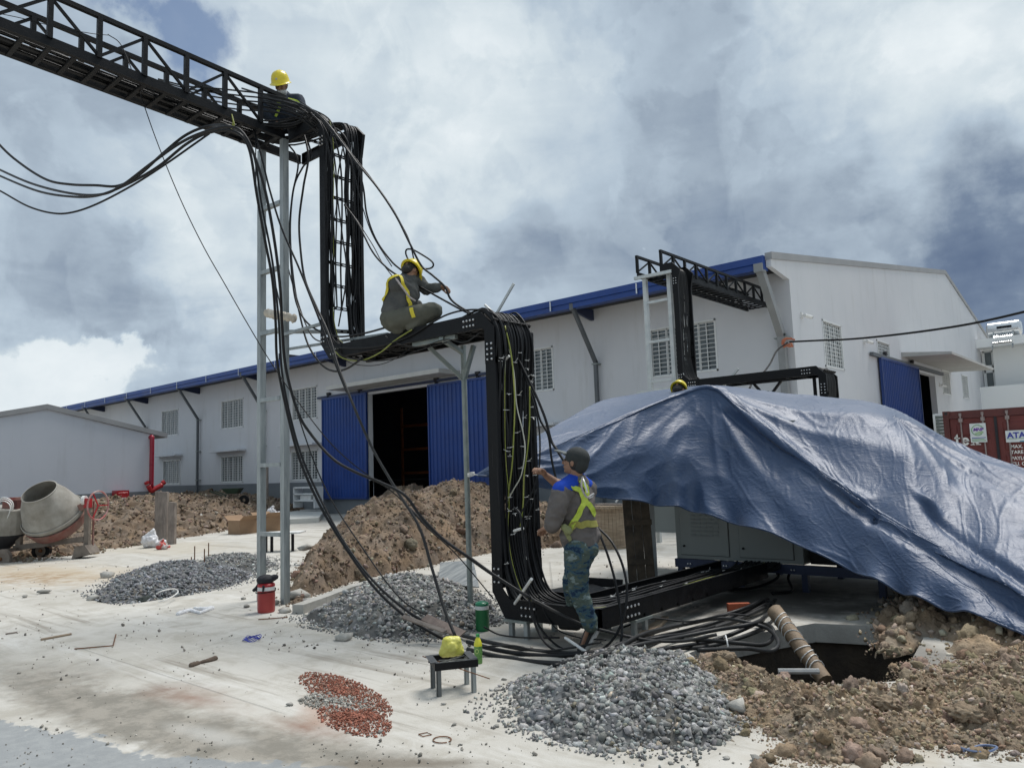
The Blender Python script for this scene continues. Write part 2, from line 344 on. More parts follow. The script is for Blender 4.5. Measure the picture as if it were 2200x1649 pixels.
# ================================================================ GROUND
def ground_material():
    m = bpy.data.materials.new('yard_concrete'); m.use_nodes = True; t = m.node_tree; n = t.nodes; l = t.links; b = n['Principled BSDF']
    geo = n.new('ShaderNodeNewGeometry'); P = geo.outputs['Position']
    def nz(scale, det=6, rough=.6, src=P, dist=0, col=False, stretch=None):
        if stretch:
            mp = n.new('ShaderNodeMapping'); mp.inputs['Scale'].default_value = stretch; mp.inputs['Rotation'].default_value = (0, 0, HEAD); l.new(src, mp.inputs[0]); src = mp.outputs[0]
        q = n.new('ShaderNodeTexNoise'); q.inputs['Scale'].default_value = scale; q.inputs['Detail'].default_value = det; q.inputs['Roughness'].default_value = rough; q.inputs['Distortion'].default_value = dist
        l.new(src, q.inputs['Vector']); return q.outputs['Color' if col else 'Fac']
    def mth(op, a, b_=None, clamp=False):
        q = n.new('ShaderNodeMath'); q.operation = op; q.use_clamp = clamp
        for i, v in enumerate((a, b_)):
            if v is None: continue
            if isinstance(v, (int, float)): q.inputs[i].default_value = v
            else: l.new(v, q.inputs[i])
        return q.outputs[0]
    def ss(v, lo, hi, o0=0., o1=1.):
        q = n.new('ShaderNodeMapRange'); q.interpolation_type = 'SMOOTHSTEP'; l.new(v, q.inputs[0])
        for i, a in enumerate((lo, hi, o0, o1)): q.inputs[i + 1].default_value = a
        return q.outputs[0]
    def mix(f, a, b_):
        q = n.new('ShaderNodeMix'); q.data_type = 'RGBA'
        if isinstance(f, (int, float)): q.inputs[0].default_value = f
        else: l.new(f, q.inputs[0])
        for i, v in ((6, a), (7, b_)):
            if isinstance(v, tuple): q.inputs[i].default_value = (*v, 1)
            else: l.new(v, q.inputs[i])
        return q.outputs[2]
    sp = n.new('ShaderNodeSeparateXYZ'); l.new(P, sp.inputs[0]); X, Y = sp.outputs[0], sp.outputs[1]
    w1 = mth('SUBTRACT', nz(1.5, 8, .62, dist=.4), .5); w2 = mth('SUBTRACT', nz(7, 6, .6), .5)
    warp = mth('ADD', mth('MULTIPLY', w1, 1.5), mth('MULTIPLY', w2, .5))
    def stain_shade(px, py, rx, ry, soft=.35, rot=0.):
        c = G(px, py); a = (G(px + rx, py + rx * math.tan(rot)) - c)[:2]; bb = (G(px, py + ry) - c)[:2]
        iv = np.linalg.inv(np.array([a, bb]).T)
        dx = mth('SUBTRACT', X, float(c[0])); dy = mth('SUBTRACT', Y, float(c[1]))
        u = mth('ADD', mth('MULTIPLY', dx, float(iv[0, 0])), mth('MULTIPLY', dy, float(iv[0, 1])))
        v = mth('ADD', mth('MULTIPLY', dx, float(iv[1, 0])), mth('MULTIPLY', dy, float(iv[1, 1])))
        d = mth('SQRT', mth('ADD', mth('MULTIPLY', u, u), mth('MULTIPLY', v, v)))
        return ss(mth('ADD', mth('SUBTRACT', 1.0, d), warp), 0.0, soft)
    def seam(p, q, w, far=True):
        a = G(*p)[:2]; b2 = G(*q)[:2]; d = (b2 - a); L_ = np.linalg.norm(d); d /= L_; nn = np.array([-d[1], d[0]])
        dist = mth('ABSOLUTE', mth('ADD', mth('ADD', mth('MULTIPLY', X, float(nn[0])), mth('MULTIPLY', Y, float(nn[1]))), float(-(nn @ a))))
        dist = mth('ADD', dist, mth('MULTIPLY', w2, .012))
        al = mth('ADD', mth('ADD', mth('MULTIPLY', X, float(d[0])), mth('MULTIPLY', Y, float(d[1]))), float(-(d @ a)))
        ends = mth('MULTIPLY', ss(al, 0, .2), ss(al, L_ - .2, L_, 1., 0.))
        return mth('MULTIPLY', ss(dist, w * .3, w, 1., 0.), ends)
    base = mix(ss(nz(.35, 5, .55), .35, .65), (.465, .445, .40), (.54, .52, .475))
    base = mix(ss(nz(2.6, 9, .7, dist=.6), .44, .66, 0, .8), base, (.37, .345, .295))
    base = mix(ss(nz(1.1, 9, .7, stretch=(.35, 3.2, 1), dist=.5), .52, .70, 0, .55), base, (.64, .63, .60))
    base = mix(ss(nz(60, 4, .7), .55, .8, 0, .35), base, (.28, .27, .25))
    base = mix(mth('MULTIPLY', ss(nz(1.6, 9, .7, stretch=(.12, 2.2, 1), dist=.3), .52, .62), ss(nz(.5, 4, .5), .42, .6)), base, (.30, .275, .235)); base = mix(ss(nz(.9, 9, .75, dist=1.0), .58, .74, 0, .6), base, (.33, .29, .23))
    tan = mix(ss(nz(5, 8, .7), .4, .6), (.20, .185, .155), (.29, .265, .225))
    def over(base, mask, col, op=1.):
        return mix(mth('MULTIPLY', mask, op), base, col)
    base = over(base, stain_shade(90, 1232, 360, 46, 1.0), (.44, .36, .255), .85)          # sandy track at the left
    base = over(base, mth('MULTIPLY', stain_shade(60, 1240, 200, 26, 1.0), ss(nz(3.5, 8, .7), .42, .6)), (.30, .20, .115), .9)
    base = over(base, stain_shade(330, 1175, 260, 22, .6), (.45, .40, .31), .5)
    base = over(base, stain_shade(60, 1450, 420, 85, 1.0), tan, .6)
    base = over(base, stain_shade(300, 1540, 480, 95, .5, .22), tan, .95)
    base = over(base, stain_shade(650, 1620, 520, 66, .7, .12), tan, .95)
    base = over(base, stain_shade(420, 1500, 190, 40, 1.6, .15), (.22, .125, .085), 1.0)
    base = over(base, stain_shade(650, 1560, 150, 30, 1.6, .2), (.22, .125, .085), .95)
    base = over(base, stain_shade(715, 1515, 95, 55, .9), (.36, .20, .13), .6)
    base = over(base, stain_shade(440, 1575, 160, 28, .9, .2), (.47, .46, .43), .6)
    wet = mth('MULTIPLY', mth('MAXIMUM', stain_shade(60, 1640, 330, 120, .06, .12), stain_shade(400, 1685, 480, 72, .08)), .88)
    base = mix(wet, base, mix(ss(nz(9, 6, .7), .4, .65), (.225, .24, .25), (.275, .29, .295)))
    base = over(base, stain_shade(860, 1640, 260, 20, .8), (.17, .145, .115), .8)
    base = over(base, stain_shade(1850, 1620, 330, 50, .9), (.42, .36, .27), .55)
    base = over(base, stain_shade(1640, 1290, 400, 80, .7), (.075, .07, .062), .93); base = over(base, stain_shade(1980, 1410, 160, 50, .8), (.17, .16, .145), .85); base = over(base, stain_shade(1250, 1395, 160, 40, 1.0), (.22, .21, .19), .7)  # first two patches: tarpaulin's shade painted into the concrete colour, with some dirt
    base = over(base, stain_shade(700, 1350, 200, 30, 1.0), (.40, .37, .31), .5)
    sm = mth('MAXIMUM', mth('MAXIMUM', seam((150, 1385), (620, 1536), .012), seam((300, 1425), (640, 1335), .008)), mth('MAXIMUM', seam((1150, 1235), (1460, 1190), .02), seam((1180, 1205), (1190, 1300), .02)))
    base = mix(mth('MULTIPLY', sm, .3), base, (.16, .15, .13))
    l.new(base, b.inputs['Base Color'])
    l.new(mth('SUBTRACT', mth('ADD', .78, mth('MULTIPLY', w2, .3)), mth('MULTIPLY', wet, .12)), b.inputs['Roughness'])
    b.inputs['Specular IOR Level'].default_value = .35
    bp = n.new('ShaderNodeBump'); bp.inputs['Strength'].default_value = .45; bp.inputs['Distance'].default_value = .012
    hgt = mth('ADD', mth('ADD', nz(14, 9, .7), mth('MULTIPLY', nz(90, 4, .6), .35)), mth('MULTIPLY', sm, -1.5)); l.new(hgt, bp.inputs['Height']); l.new(bp.outputs[0], b.inputs['Normal'])
    return m
GMAT = ground_material()
SOILM = mat('brown_soil', (.118, .087, .062), (.245, .188, .14), rough=.97, scale=3.2, bump=1.0, bscale=30, detail=10, spec=.12, attr='col', dirt=((.31, .275, .225), 22, .62, .7))
SOILF = mat('tan_clay_soil', (.20, .15, .105), (.36, .285, .205), rough=.97, scale=4.5, bump=1.0, bscale=38, detail=10, spec=.12, attr='col', dirt=((.40, .345, .27), 16, .60, .6))
GRAVEL = mat('grey_crushed_stone', (.185, .185, .18), (.33, .33, .32), rough=.8, scale=12, bump=.5, bscale=60, attr='col', spec=.3)
PITSOIL = mat('dark_wet_soil', (.035, .028, .022), (.07, .055, .04), rough=.95, scale=6, bump=.8)
CONC = mat('bare_concrete', (.30, .295, .27), (.42, .41, .38), rough=.9, scale=3, bump=.35, bscale=25, dirt=((.20, .17, .13), 3, .58, .6))

hole1 = [G(*p) for p in ((722, 1300), (760, 1268), (838, 1256), (885, 1249), (1005, 1262), (985, 1300), (860, 1330), (770, 1330))]
hole2 = [G(*p) for p in ((1480, 1402), (1560, 1372), (1668, 1352), (1750, 1338), (1860, 1343), (1984, 1370), (1962, 1410), (1932, 1462), (1700, 1475), (1530, 1445))]
outer = [np.array([x, y, 0.]) for x, y in ((-420, -300), (300, -300), (300, 420), (-420, 420))]
loops = [[Vector(p) for p in outer], [Vector(p) for p in hole1], [Vector(p) for p in hole2]]
tri = tessellate_polygon(loops); gv = np.array([p[:] for lp in loops for p in lp]); gv[:, 2] = 0
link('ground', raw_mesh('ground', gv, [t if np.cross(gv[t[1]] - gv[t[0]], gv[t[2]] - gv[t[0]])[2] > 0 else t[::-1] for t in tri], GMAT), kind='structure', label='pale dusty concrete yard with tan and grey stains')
def pit(hole, depth, name, label, slab=.17):
    r = empty(name, hole[0] * np.array([1, 1, 0])); tag(r, label, 'pit'); r['kind'] = 'structure'; o = hole[0]
    n = len(hole); c = np.mean(hole, 0)
    a = MB()
    for i in range(n):
        p, q = hole[i], hole[(i + 1) % n]; a.add([p - o, q - o, q - o - [0, 0, slab], p - o - [0, 0, slab]], [(0, 1, 2, 3)])
    a.build('slab_edge', CONC, r)
    b = MB(); inn = [p + (p - c) * .06 for p in hole]
    for i in range(n):
        p, q = inn[i] - [0, 0, slab], inn[(i + 1) % n] - [0, 0, slab]; p2 = c + (p - c) * .93; q2 = c + (q - c) * .93
        b.add([p - o, q - o, q2 - o - [0, 0, depth], p2 - o - [0, 0, depth]], [(0, 1, 2, 3)])
        b.add([hole[i] - [0, 0, slab] - o, hole[(i + 1) % n] - [0, 0, slab] - o, q - o, p - o], [(0, 1, 2, 3)])
    b.add([c + (p - c) * .99 - o - [0, 0, depth + slab] for p in inn], [tuple(range(n))]); b.build('soil_wall', PITSOIL, r)
pit(hole1, .45, 'foundation_pit', 'small foundation pit beside the middle gravel heap'); pit(hole2, .9, 'cable_pit', 'dark open pit with broken slab edge under the tarpaulin')
# raised kerb of the small pit and broken slab lip of the large one
k = MB()
pts = [G(*p) for p in ((640, 1318), (690, 1300), (750, 1276), (832, 1254), (884, 1243))]
for a, b in zip(pts, pts[1:]): k.bar(a + [0, 0, .05], b + [0, 0, .05], .14, .10)
k.build('pit_kerb', CONC, kind='structure')
k = MB(); pts = []
for a, b in zip(pts, pts[1:]):
    d = (b - a) / np.linalg.norm(b - a); nn = np.array([-d[1], d[0], 0]); k.prism([a + nn * .01, b + nn * .01, b + nn * .55 + d * .05, a + nn * .55 - d * .03], (0, 0, .05))
del k

# ================================================================ WAREHOUSE  (long wall on the plane y=18.4, gable on x=-7.04)
YW, XG, ZF = 18.4, -6.92, .64
wh = empty('warehouse', (-30, YW, 0), label='long pale grey warehouse with blue eaves and blue sliding doors', cat='building'); WO = np.array([-30, YW, 0.])
def sub(p): return np.asarray(p, float) - WO
def wall_cells(xs, zs, holes, y0, thick, mk):
    """wall in local (a,z) with rectangular openings and their reveals; mk(a,y,z)->3d"""
    m = MB(); xs = sorted(set(xs + [h[i] for h in holes for i in (0, 1)])); zs = sorted(set(zs + [h[i] for h in holes for i in (2, 3)]))
    inh = lambda a, z: any(h[0] < a < h[1] and h[2] < z < h[3] for h in holes)
    for a0, a1 in zip(xs, xs[1:]):
        for z0, z1 in zip(zs, zs[1:]):
            if inh((a0 + a1) / 2, (z0 + z1) / 2): continue
            m.add([mk(a0, y0, z0), mk(a1, y0, z0), mk(a1, y0, z1), mk(a0, y0, z1)], [(0, 1, 2, 3)])
    for a0, a1, z0, z1 in holes:
        c = [(a0, z0), (a1, z0), (a1, z1), (a0, z1)]
        for i in range(4):
            p, q = c[i], c[(i + 1) % 4]; m.add([mk(p[0], y0, p[1]), mk(q[0], y0, q[1]), mk(q[0], y0 + thick, q[1]), mk(p[0], y0 + thick, p[1])], [(0, 1, 2, 3)])
    return m
UPW = [(-41.0, -39.05), (-34.65, -32.6), (-28.6, -26.75), (-16.3, -14.35), (-10.95, -8.93)]
LOW = [(-40.75, -38.75), (-34.63, -32.6), (-28.7, -26.72), (-16.3, -14.35)]
hs = [(a, b, 3.87, 5.24) for a, b in UPW] + [(a, b, 1.34, 2.6) for a, b in LOW] + [(-23.4, -19.92, ZF, 4.55)]
mkL = lambda a, y, z: sub((a, YW + y, z))
wall_cells([-55, XG], [1.27, 6.2], hs, 0, .2, mkL).build('long_wall', WALLM, wh)
wall_cells([-55, XG + .02], [-.1, 1.27], [(-23.4, -19.92, ZF, 1.27)], -.025, .2, mkL).build('plinth', PLINTH, wh)
# gable wall
RY, RZ, EY, EZ = 35.8, 9.12, 44.2, 7.15; EY0, EZ0 = 17.34, 6.34
GW = [(20.46, 21.95, 3.9, 5.17), (25.2, 26.55, 4.56, 5.12), (33.45, 34.75, 3.83, 4.8), (37.0, 38.2, 3.83, 4.85)]
ghs = GW + [(29.4, 32.3, ZF, 4.45)]
mkG = lambda a, y, z: sub((XG - y, a, z))
g = wall_cells([YW, EY], [1.27, 5.9], ghs, 0, .2, mkG)
g.add([mkG(YW, 0, 5.9), mkG(EY, 0, 5.9), mkG(EY, 0, EZ), mkG(RY, 0, RZ), mkG(EY0, 0, EZ0), mkG(EY0, 0, EZ0 - .30)], [(0, 1, 2, 3, 4, 5)])
g.add([mkG(EY0, 0, EZ0 - .30), mkG(YW, 0, 5.9), mkG(YW, .12, 5.9), mkG(EY0, .12, EZ0 - .30)], [(0, 1, 2, 3)])
g.add([mkG(EY0, 0, EZ0 - .30), mkG(EY0, 0, EZ0), mkG(EY0, .12, EZ0), mkG(EY0, .12, EZ0 - .30)], [(0, 1, 2, 3)])
g.add([mkG(YW, .12, 5.9), mkG(EY0, .12, EZ0 - .30), mkG(EY0, .3, EZ0), mkG(YW, .3, 6.45)], [(0, 1, 2, 3)])
g.build('gable_wall', WALLM, wh)
wall_cells([YW + .0, EY], [-.1, 1.27], [(29.4, 32.3, ZF, 1.27)], -.025, .1, mkG).build('plinth', PLINTH, wh)
c = MB()
for (y0, z0), (y1, z1) in (((EY0 - .02, EZ0), (RY, RZ)), ((RY, RZ), (EY + .1, EZ))):
    p = [mkG(y0, -.04, z0 - .13), mkG(y1, -.04, z1 - .13), mkG(y1, -.04, z1 + .04), mkG(y0, -.04, z0 + .04)]; c.prism(p, (-.17, 0, 0))
c.build('parapet_cap', TRIM, wh)
# roof sheets with ribs
rf = MB()
for (y0, z0, y1, z1) in ((17.34, 6.30, RY, RZ - .15), (RY, RZ - .15, EY + .5, EZ - .2)):
    xs = np.arange(-56, XG - .3, .5)
    for x in xs: rf.add([sub((x, y0, z0)), sub((x + .42, y0, z0)), sub((x + .42, y1, z1)), sub((x, y1, z1))], [(0, 1, 2, 3)]); rf.add([sub((x + .42, y0, z0)), sub((x + .46, y0, z0 + .03)), sub((x + .5, y0, z0)), sub((x + .5, y1, z1)), sub((x + .46, y1, z1 + .03)), sub((x + .42, y1, z1))], [(0, 1, 4, 5), (1, 2, 3, 4)])
rf.build('roof', BLUED, wh)
fa = MB()    # folded gutter fascia
prof = [(17.46, 5.97), (17.18, 5.97), (17.18, 6.11), (17.14, 6.12), (17.14, 6.29), (17.20, 6.31), (17.46, 6.31)]
fa.prism([sub((-56, y, z)) for y, z in prof], (56 + XG - .13, 0, 0)); fa.build('gutter', BLUE, wh)
sm_ = MB()
for i, x in enumerate(np.arange(-54, -8, 2.9)): sm_.box(sub((x, 17.12, 5.99)), sub((x + .035, 17.14, 6.27)))
sm_.build('gutter_joint_strip', BOLT, wh)
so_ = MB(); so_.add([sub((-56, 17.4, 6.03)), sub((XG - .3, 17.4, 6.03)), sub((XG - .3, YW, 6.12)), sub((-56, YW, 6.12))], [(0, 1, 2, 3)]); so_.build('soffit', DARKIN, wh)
brk = MB(); brk.prism([(0, 0, 0), (0, -1.0, -.06), (0, -1.0, -.14), (0, -.1, -.32), (0, 0, -.32)], (.09, 0, 0)); bme = brk.mesh('eave_bracket', BLUEB)
for x in (-49, -43.1, -37.2, -31.2, -25.2, -19.2, -13.2): link('eave_bracket', bme, wh, ).location = sub((x + .35, YW, 6.10))
# downpipes: slanted from the gutter to the wall, then down
def downpipe(x, w, m, x0=None):
    b = MB(); b.bar(sub((x, 17.24, 6.02)), sub((x, YW - .14, 4.52)), w); b.bar(sub((x, YW - .14, 4.56)), sub((x, YW - .14, .15)), w)
    b.bar(sub((x, 17.24, 6.12)), sub((x, 17.24, 5.92)), w * 1.25); o = b.build('downpipe', m, wh)
    s = MB()
    for z in (4.45, 2.9, 1.5): s.box(sub((x - w, YW - .21, z)), sub((x + w, YW - .0, z + .03)))
    s.build('pipe_clamp', GALVD, o); return o
PIPEM = mat('grey_pipe_paint', (.085, .095, .105), (.115, .125, .135), rough=.55, scale=3); PIPEL = mat('light_grey_pipe_paint', (.23, .24, .245), (.28, .29, .29), rough=.5, scale=2)
for x in (-48.7, -42.7, -36.7, -30.7, -12.68): downpipe(x, .10, PIPEM)
downpipe(-7.16, .17, PIPEL)
# windows
def window(name, a0, a1, z0, z1, mk, parent, leaves=4, rows=11):
    W_ = a1 - a0; fr = MB(); d = .045
    def bx(m, p0, p1, q0, q1, y0, y1): m.box(mk(p0, y0, q0), mk(p1, y1, q1))
    for (p0, p1, q0, q1) in ((a0, a1, z0, z0 + d), (a0, a1, z1 - d, z1), (a0, a0 + d, z0, z1), (a1 - d, a1, z0, z1)): bx(fr, p0, p1, q0, q1, -.015, .05)
    o = fr.build('window', WFRAME, parent)
    for i in range(leaves):
        c0 = a0 + d + (W_ - 2 * d) * i / leaves; c1 = a0 + d + (W_ - 2 * d) * (i + 1) / leaves
        g_ = MB()
        for (p0, p1, q0, q1) in ((c0, c0 + .03, z0 + d, z1 - d), (c1 - .03, c1, z0 + d, z1 - d), (c0, c1, z0 + d, z0 + d + .03), (c0, c1, z1 - d - .03, z1 - d)): bx(g_, p0, p1, q0, q1, .06, .09)
        g_.build('sash', WFRAME, o)
        p_ = MB(); bx(p_, c0 + .03, c1 - .03, z0 + d + .03, z1 - d - .03, .07, .078); p_.build('pane', GLASS, o)
    gr = MB(); nb = leaves * 2 + 1
    for i in range(nb):
        a = a0 + d + (W_ - 2 * d) * i / (nb - 1); bx(gr, a - .009, a + .009, z0 + d, z1 - d, .015, .035)
    for i in range(rows + 1):
        z = z0 + d + (z1 - z0 - 2 * d) * i / rows; bx(gr, a0 + d, a1 - d, z - .008, z + .008, .02, .034)
    gr.build('grille', WFRAME, o); return o
for a, b in UPW: window('w', a, b, 3.87, 5.24, mkL, wh)
for a, b in LOW: window('w', a, b, 1.34, 2.6, mkL, wh)
for (a, b, z0, z1), n_ in zip(GW, (4, 4, 4, 3)): window('w', a, b, z0, z1, mkG, wh, leaves=n_, rows=11 if z1 - z0 > .8 else 5)
cn = MB()
for a, b in LOW: cn.box(mkL(a - .45, 0, 2.78), mkL(b + .25, -.45, 2.86)); cn.build('window_canopy', WALLM, wh); cn = MB()
cn.box(mkL(-24.7, 0, 4.78), mkL(-18.4, -1.0, 4.93)); cn.build('door_canopy', mat('pale_canopy_concrete', (.42, .42, .40), (.50, .50, .48), rough=.9, scale=2, bump=.2), wh)
cg = MB(); cg.prism([mkG(27.9, 0, 4.80), mkG(27.9, -1.5, 4.72), mkG(27.9, -1.5, 4.80), mkG(27.9, 0, 4.96)], (0, 7.2, 0)); cg.build('door_canopy', MATS['pale_canopy_concrete'], wh)
# sliding doors of ribbed sheet
def slide_door(a0, a1, z0, z1, mk, parent, name='sliding_door', lab=None):
    pts = []; a = a0; pitch = .2
    while a < a1 - .01:
        for da, y in ((0, -.10), (.13, -.10), (.15, -.135), (.18, -.135), (.2, -.10)):
            if a + da <= a1: pts.append((a + da, y))
        a += pitch
    m = MB(); n_ = len(pts); V = [mk(p, y, z0) for p, y in pts] + [mk(p, y, z1) for p, y in pts] + [mk(a0, -.06, z0), mk(a1, -.06, z0), mk(a0, -.06, z1), mk(a1, -.06, z1)]
    F = [(i, i + 1, n_ + i + 1, n_ + i) for i in range(n_ - 1)] + [(2 * n_, 2 * n_ + 2, 2 * n_ + 3, 2 * n_ + 1), (0, n_, 2 * n_ + 2, 2 * n_), (n_ - 1, 2 * n_ + 1, 2 * n_ + 3, 2 * n_ - 1)]
    m.add(V, F); o = m.build(name, BLUE, parent, label=lab)
    f = MB()
    for (p0, p1, q0, q1) in ((a0 - .02, a1 + .02, z1 - .02, z1 + .05), (a0 - .02, a1 + .02, z0 - .04, z0 + .03), (a0 - .03, a0 + .03, z0, z1), (a1 - .03, a1 + .03, z0, z1)): f.box(mk(p0, -.14, q0), mk(p1, -.055, q1))
    f.build('door_frame', BLUED, o)
    for t_ in (.14, .86):
        h = MB(); p = a0 + (a1 - a0) * t_; h.box(mk(p - .05, -.12, z1 + .05), mk(p + .05, -.05, z1 + .18)); h.box(mk(p - .09, -.13, z1 + .16), mk(p + .09, -.04, z1 + .26)); h.build('door_roller', DARKIN, o)
slide_door(-26.24, -23.42, ZF - .02, 4.58, mkL, wh, lab='left blue sliding door leaf of the long wall'); slide_door(-19.9, -17.1, ZF - .02, 4.52, mkL, wh, lab='right blue sliding door leaf of the long wall')
slide_door(25.1, 29.45, ZF, 4.5, mkG, wh, lab='blue sliding door on the gable wall')
r_ = MB(); r_.box(mkL(-26.6, -.12, 4.63), mkL(-16.8, -.03, 4.72)); r_.build('door_rail', BLUEB, wh)
r_ = MB(); r_.box(mkG(24.3, -.13, 4.52), mkG(33.2, -.03, 4.63)); r_.build('door_rail', PIPEM, wh)
# dark interior seen through the doors
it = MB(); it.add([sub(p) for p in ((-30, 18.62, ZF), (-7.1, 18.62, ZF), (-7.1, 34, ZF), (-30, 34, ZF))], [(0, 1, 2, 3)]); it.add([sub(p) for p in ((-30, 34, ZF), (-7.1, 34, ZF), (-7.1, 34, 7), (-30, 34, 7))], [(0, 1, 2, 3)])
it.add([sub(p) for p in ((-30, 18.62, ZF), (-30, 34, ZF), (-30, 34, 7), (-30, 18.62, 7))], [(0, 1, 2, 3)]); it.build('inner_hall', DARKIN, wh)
rk = MB()
for y in (24.0, 28.0):
    for x in np.arange(-28, -17, 2.4):
        for dz in (0,): rk.bar(sub((x, y, ZF)), sub((x, y, 4.6)), .09)
    for z in (1.5, 2.6, 3.7): rk.bar(sub((-28, y, z)), sub((-18.4, y, z)), .05, .12)
rk.build('storage_rack', ORANGE, wh)
em = bpy.data.materials.new('lit_strip_light'); em.use_nodes = True; em.node_tree.nodes['Principled BSDF'].inputs['Emission Color'].default_value = (.8, .9, 1, 1); em.node_tree.nodes['Principled BSDF'].inputs['Emission Strength'].default_value = .9
for x, y in ((-24.6, 23.6), (-25.8, 26.0), (-27.2, 30)):
    s_ = MB(); s_.box(sub((x - .6, y - .05, 5.0)), sub((x + .6, y + .05, 5.06))); s_.build('strip_light', em, wh)
cam_protos = []
def cctv(mk, a, z, lab):
    r = empty('security_camera', mk(a, 0, z) + WO, label=lab, cat='camera'); r.rotation_euler = (0, 0, math.atan2(*(mk(0, -1, 0) - mk(0, 0, 0))[:2][::-1]) - 0)
    m = MB(); m.box((0, -.05, -.07), (.04, .05, .07)); m.bar((.03, 0, 0), (.15, 0, -.02), .03); m.build('bracket', WHITE, r)
    m = MB(); m.tube([(.10, -.02, -.02), (.15, .08, -.04), (.2, .17, -.06)], .045, 10); m.build('camera_body', WHITE, r, smooth=False)
    m = MB(); m.tube([(.199, .168, -.059), (.206, .182, -.063)], .038, 10); m.build('lens', BLACK, r)
cctv(mkG, 19.0, 5.08, 'white security camera near the corner downpipe'); cctv(mkG, 23.9, 4.93, 'white security camera left of the gable sliding door'); cctv(mkG, 32.9, 4.15, 'white security camera under the gable door canopy')

# ================================================================ LOW BUILDING at the left
XL = -32.0
lb = empty('low_annex', (XL, 10, 0), label='low bluish grey building with a shallow gable at the left edge', cat='building'); LO = np.array([XL, 10, 0.])
ls = lambda x, y, z: np.array([x, y, z], float) - LO
Y0, Y1, YR, ZE, ZR = 5.4, 14.08, 10.05, 3.42, 4.36
m = MB(); m.prism([ls(XL, Y0, 1.14), ls(XL, Y1, 1.14), ls(XL, Y1, ZE), ls(XL, YR, ZR), ls(XL, Y0, 3.3)], (-14, 0, 0)); m.build('wall', WALL2, lb)
m = MB(); m.box(ls(XL + .03, Y0 - .03, -.1), ls(XL - 14, Y1 + .03, 1.14)); m.build('plinth', PLINTH, lb)
m = MB()
for (ya, za, yb, zb) in ((Y0 - .4, 3.26, YR, ZR + .02), (YR, ZR + .02, Y1 + .5, ZE + .02 - .1)):
    m.prism([ls(XL + .08, ya, za - .02), ls(XL + .08, yb, zb - .02), ls(XL + .08, yb, zb + .17), ls(XL + .08, ya, za + .17)], (-14.2, 0, 0))
m.build('roof', TRIM, lb)

# ================================================================ WHITE BUILDING behind the gable, with a solar water heater
Yb = 41.8
wb = empty('white_house', (0, Yb, 0), label='white rendered house with balcony ledge behind the gable wall', cat='building')
def P47(px, py): return PY(px, py, Yb)
a, b_ = P47(2095, 725), P47(2110, 935)
x0 = P47(2093, 760)[0]
zt = P47(2095, 736)[2]; zl = P47(2095, 752)[2]; zb2 = P47(2105, 835)[2]
w0, w1 = P47(2109, 755), P47(2140, 832)
ws = lambda x, y, z: np.array([x, y - Yb, z], float)
mkB = lambda a, y, z: ws(a, Yb + y, z)
wall_cells([x0 + .3, x0 + 16], [0, zt], [(w0[0], w1[0], w1[2], w0[2])], 0, .25, mkB).build('wall', WHITEW, wb)
m = MB(); m.box(ws(x0, Yb - .9, zl - .02), ws(x0 + 16, Yb, P47(2095, 735)[2])); m.build('roof_parapet', WHITEW, wb)
m = MB(); m.box(ws(x0 + .2, Yb - 1.0, 0), ws(x0 + 16, Yb - .85, zb2)); m.build('balcony_wall', WHITEW, wb)
m = MB(); m.box(ws(x0 + .2, Yb, 0), ws(x0 - .1, Yb + 8, zt)); m.build('side_wall', WHITEW, wb)
m = MB(); zq = [w1[2], w1[2] + (w0[2] - w1[2]) * .45, w1[2] + (w0[2] - w1[2]) * .58, w0[2]]
for z in zq: m.box(ws(w0[0], Yb + .1, z - .06), ws(w1[0], Yb + .16, z + .06))
for x in (w0[0], w1[0]): m.box(ws(x - .08, Yb + .1, w1[2]), ws(x + .08, Yb + .16, w0[2]))
fo = m.build('window', WFRAME, wb)
for i in range(3):
    m = MB(); m.box(ws(w0[0], Yb + .14, zq[i]), ws(w1[0], Yb + .15, zq[i + 1])); m.build('pane', GLASS, fo)
hx = P47(2158, 712); ha = P47(2122, 718); hb = P47(2197, 712)
STEEL = mat('bright_stainless_steel', (.6, .62, .63), (.7, .7, .7), rough=.22, metal=.9, scale=4)
hw = empty('solar_water_heater', hx, label='shiny steel solar water heater on the white house roof', cat='water heater')
hl = (hb[0] - ha[0]) / 2; zz = 0
m = MB(); m.tube([(-hl, 0, .1), (-hl + .08, 0, .1), (hl - .08, 0, .1), (hl, 0, .1)], [.25, .38, .38, .25], 16); smooth_angle(m.build('tank', STEEL, hw))
for i in range(9):
    m = MB(); x = -hl + .35 + i * (2 * hl - .7) / 8; m.tube([(x, -.25, -.05), (x, -1.0, -.62)], .045, 6); m.build('vacuum_tube', STEEL, hw)
m = MB()
for x in (-hl + .3, hl - .3): m.bar((x, .1, 0), (x, .1, -.9), .05); m.bar((x, -.3, 0), (x, -1.05, -.9), .05)
m.build('rack', GALV, hw)
m = MB(); m.box((-hl * .35, -.40, .12), (hl * .5, -.375, .22)); m.build('name_band', BLACK, hw)

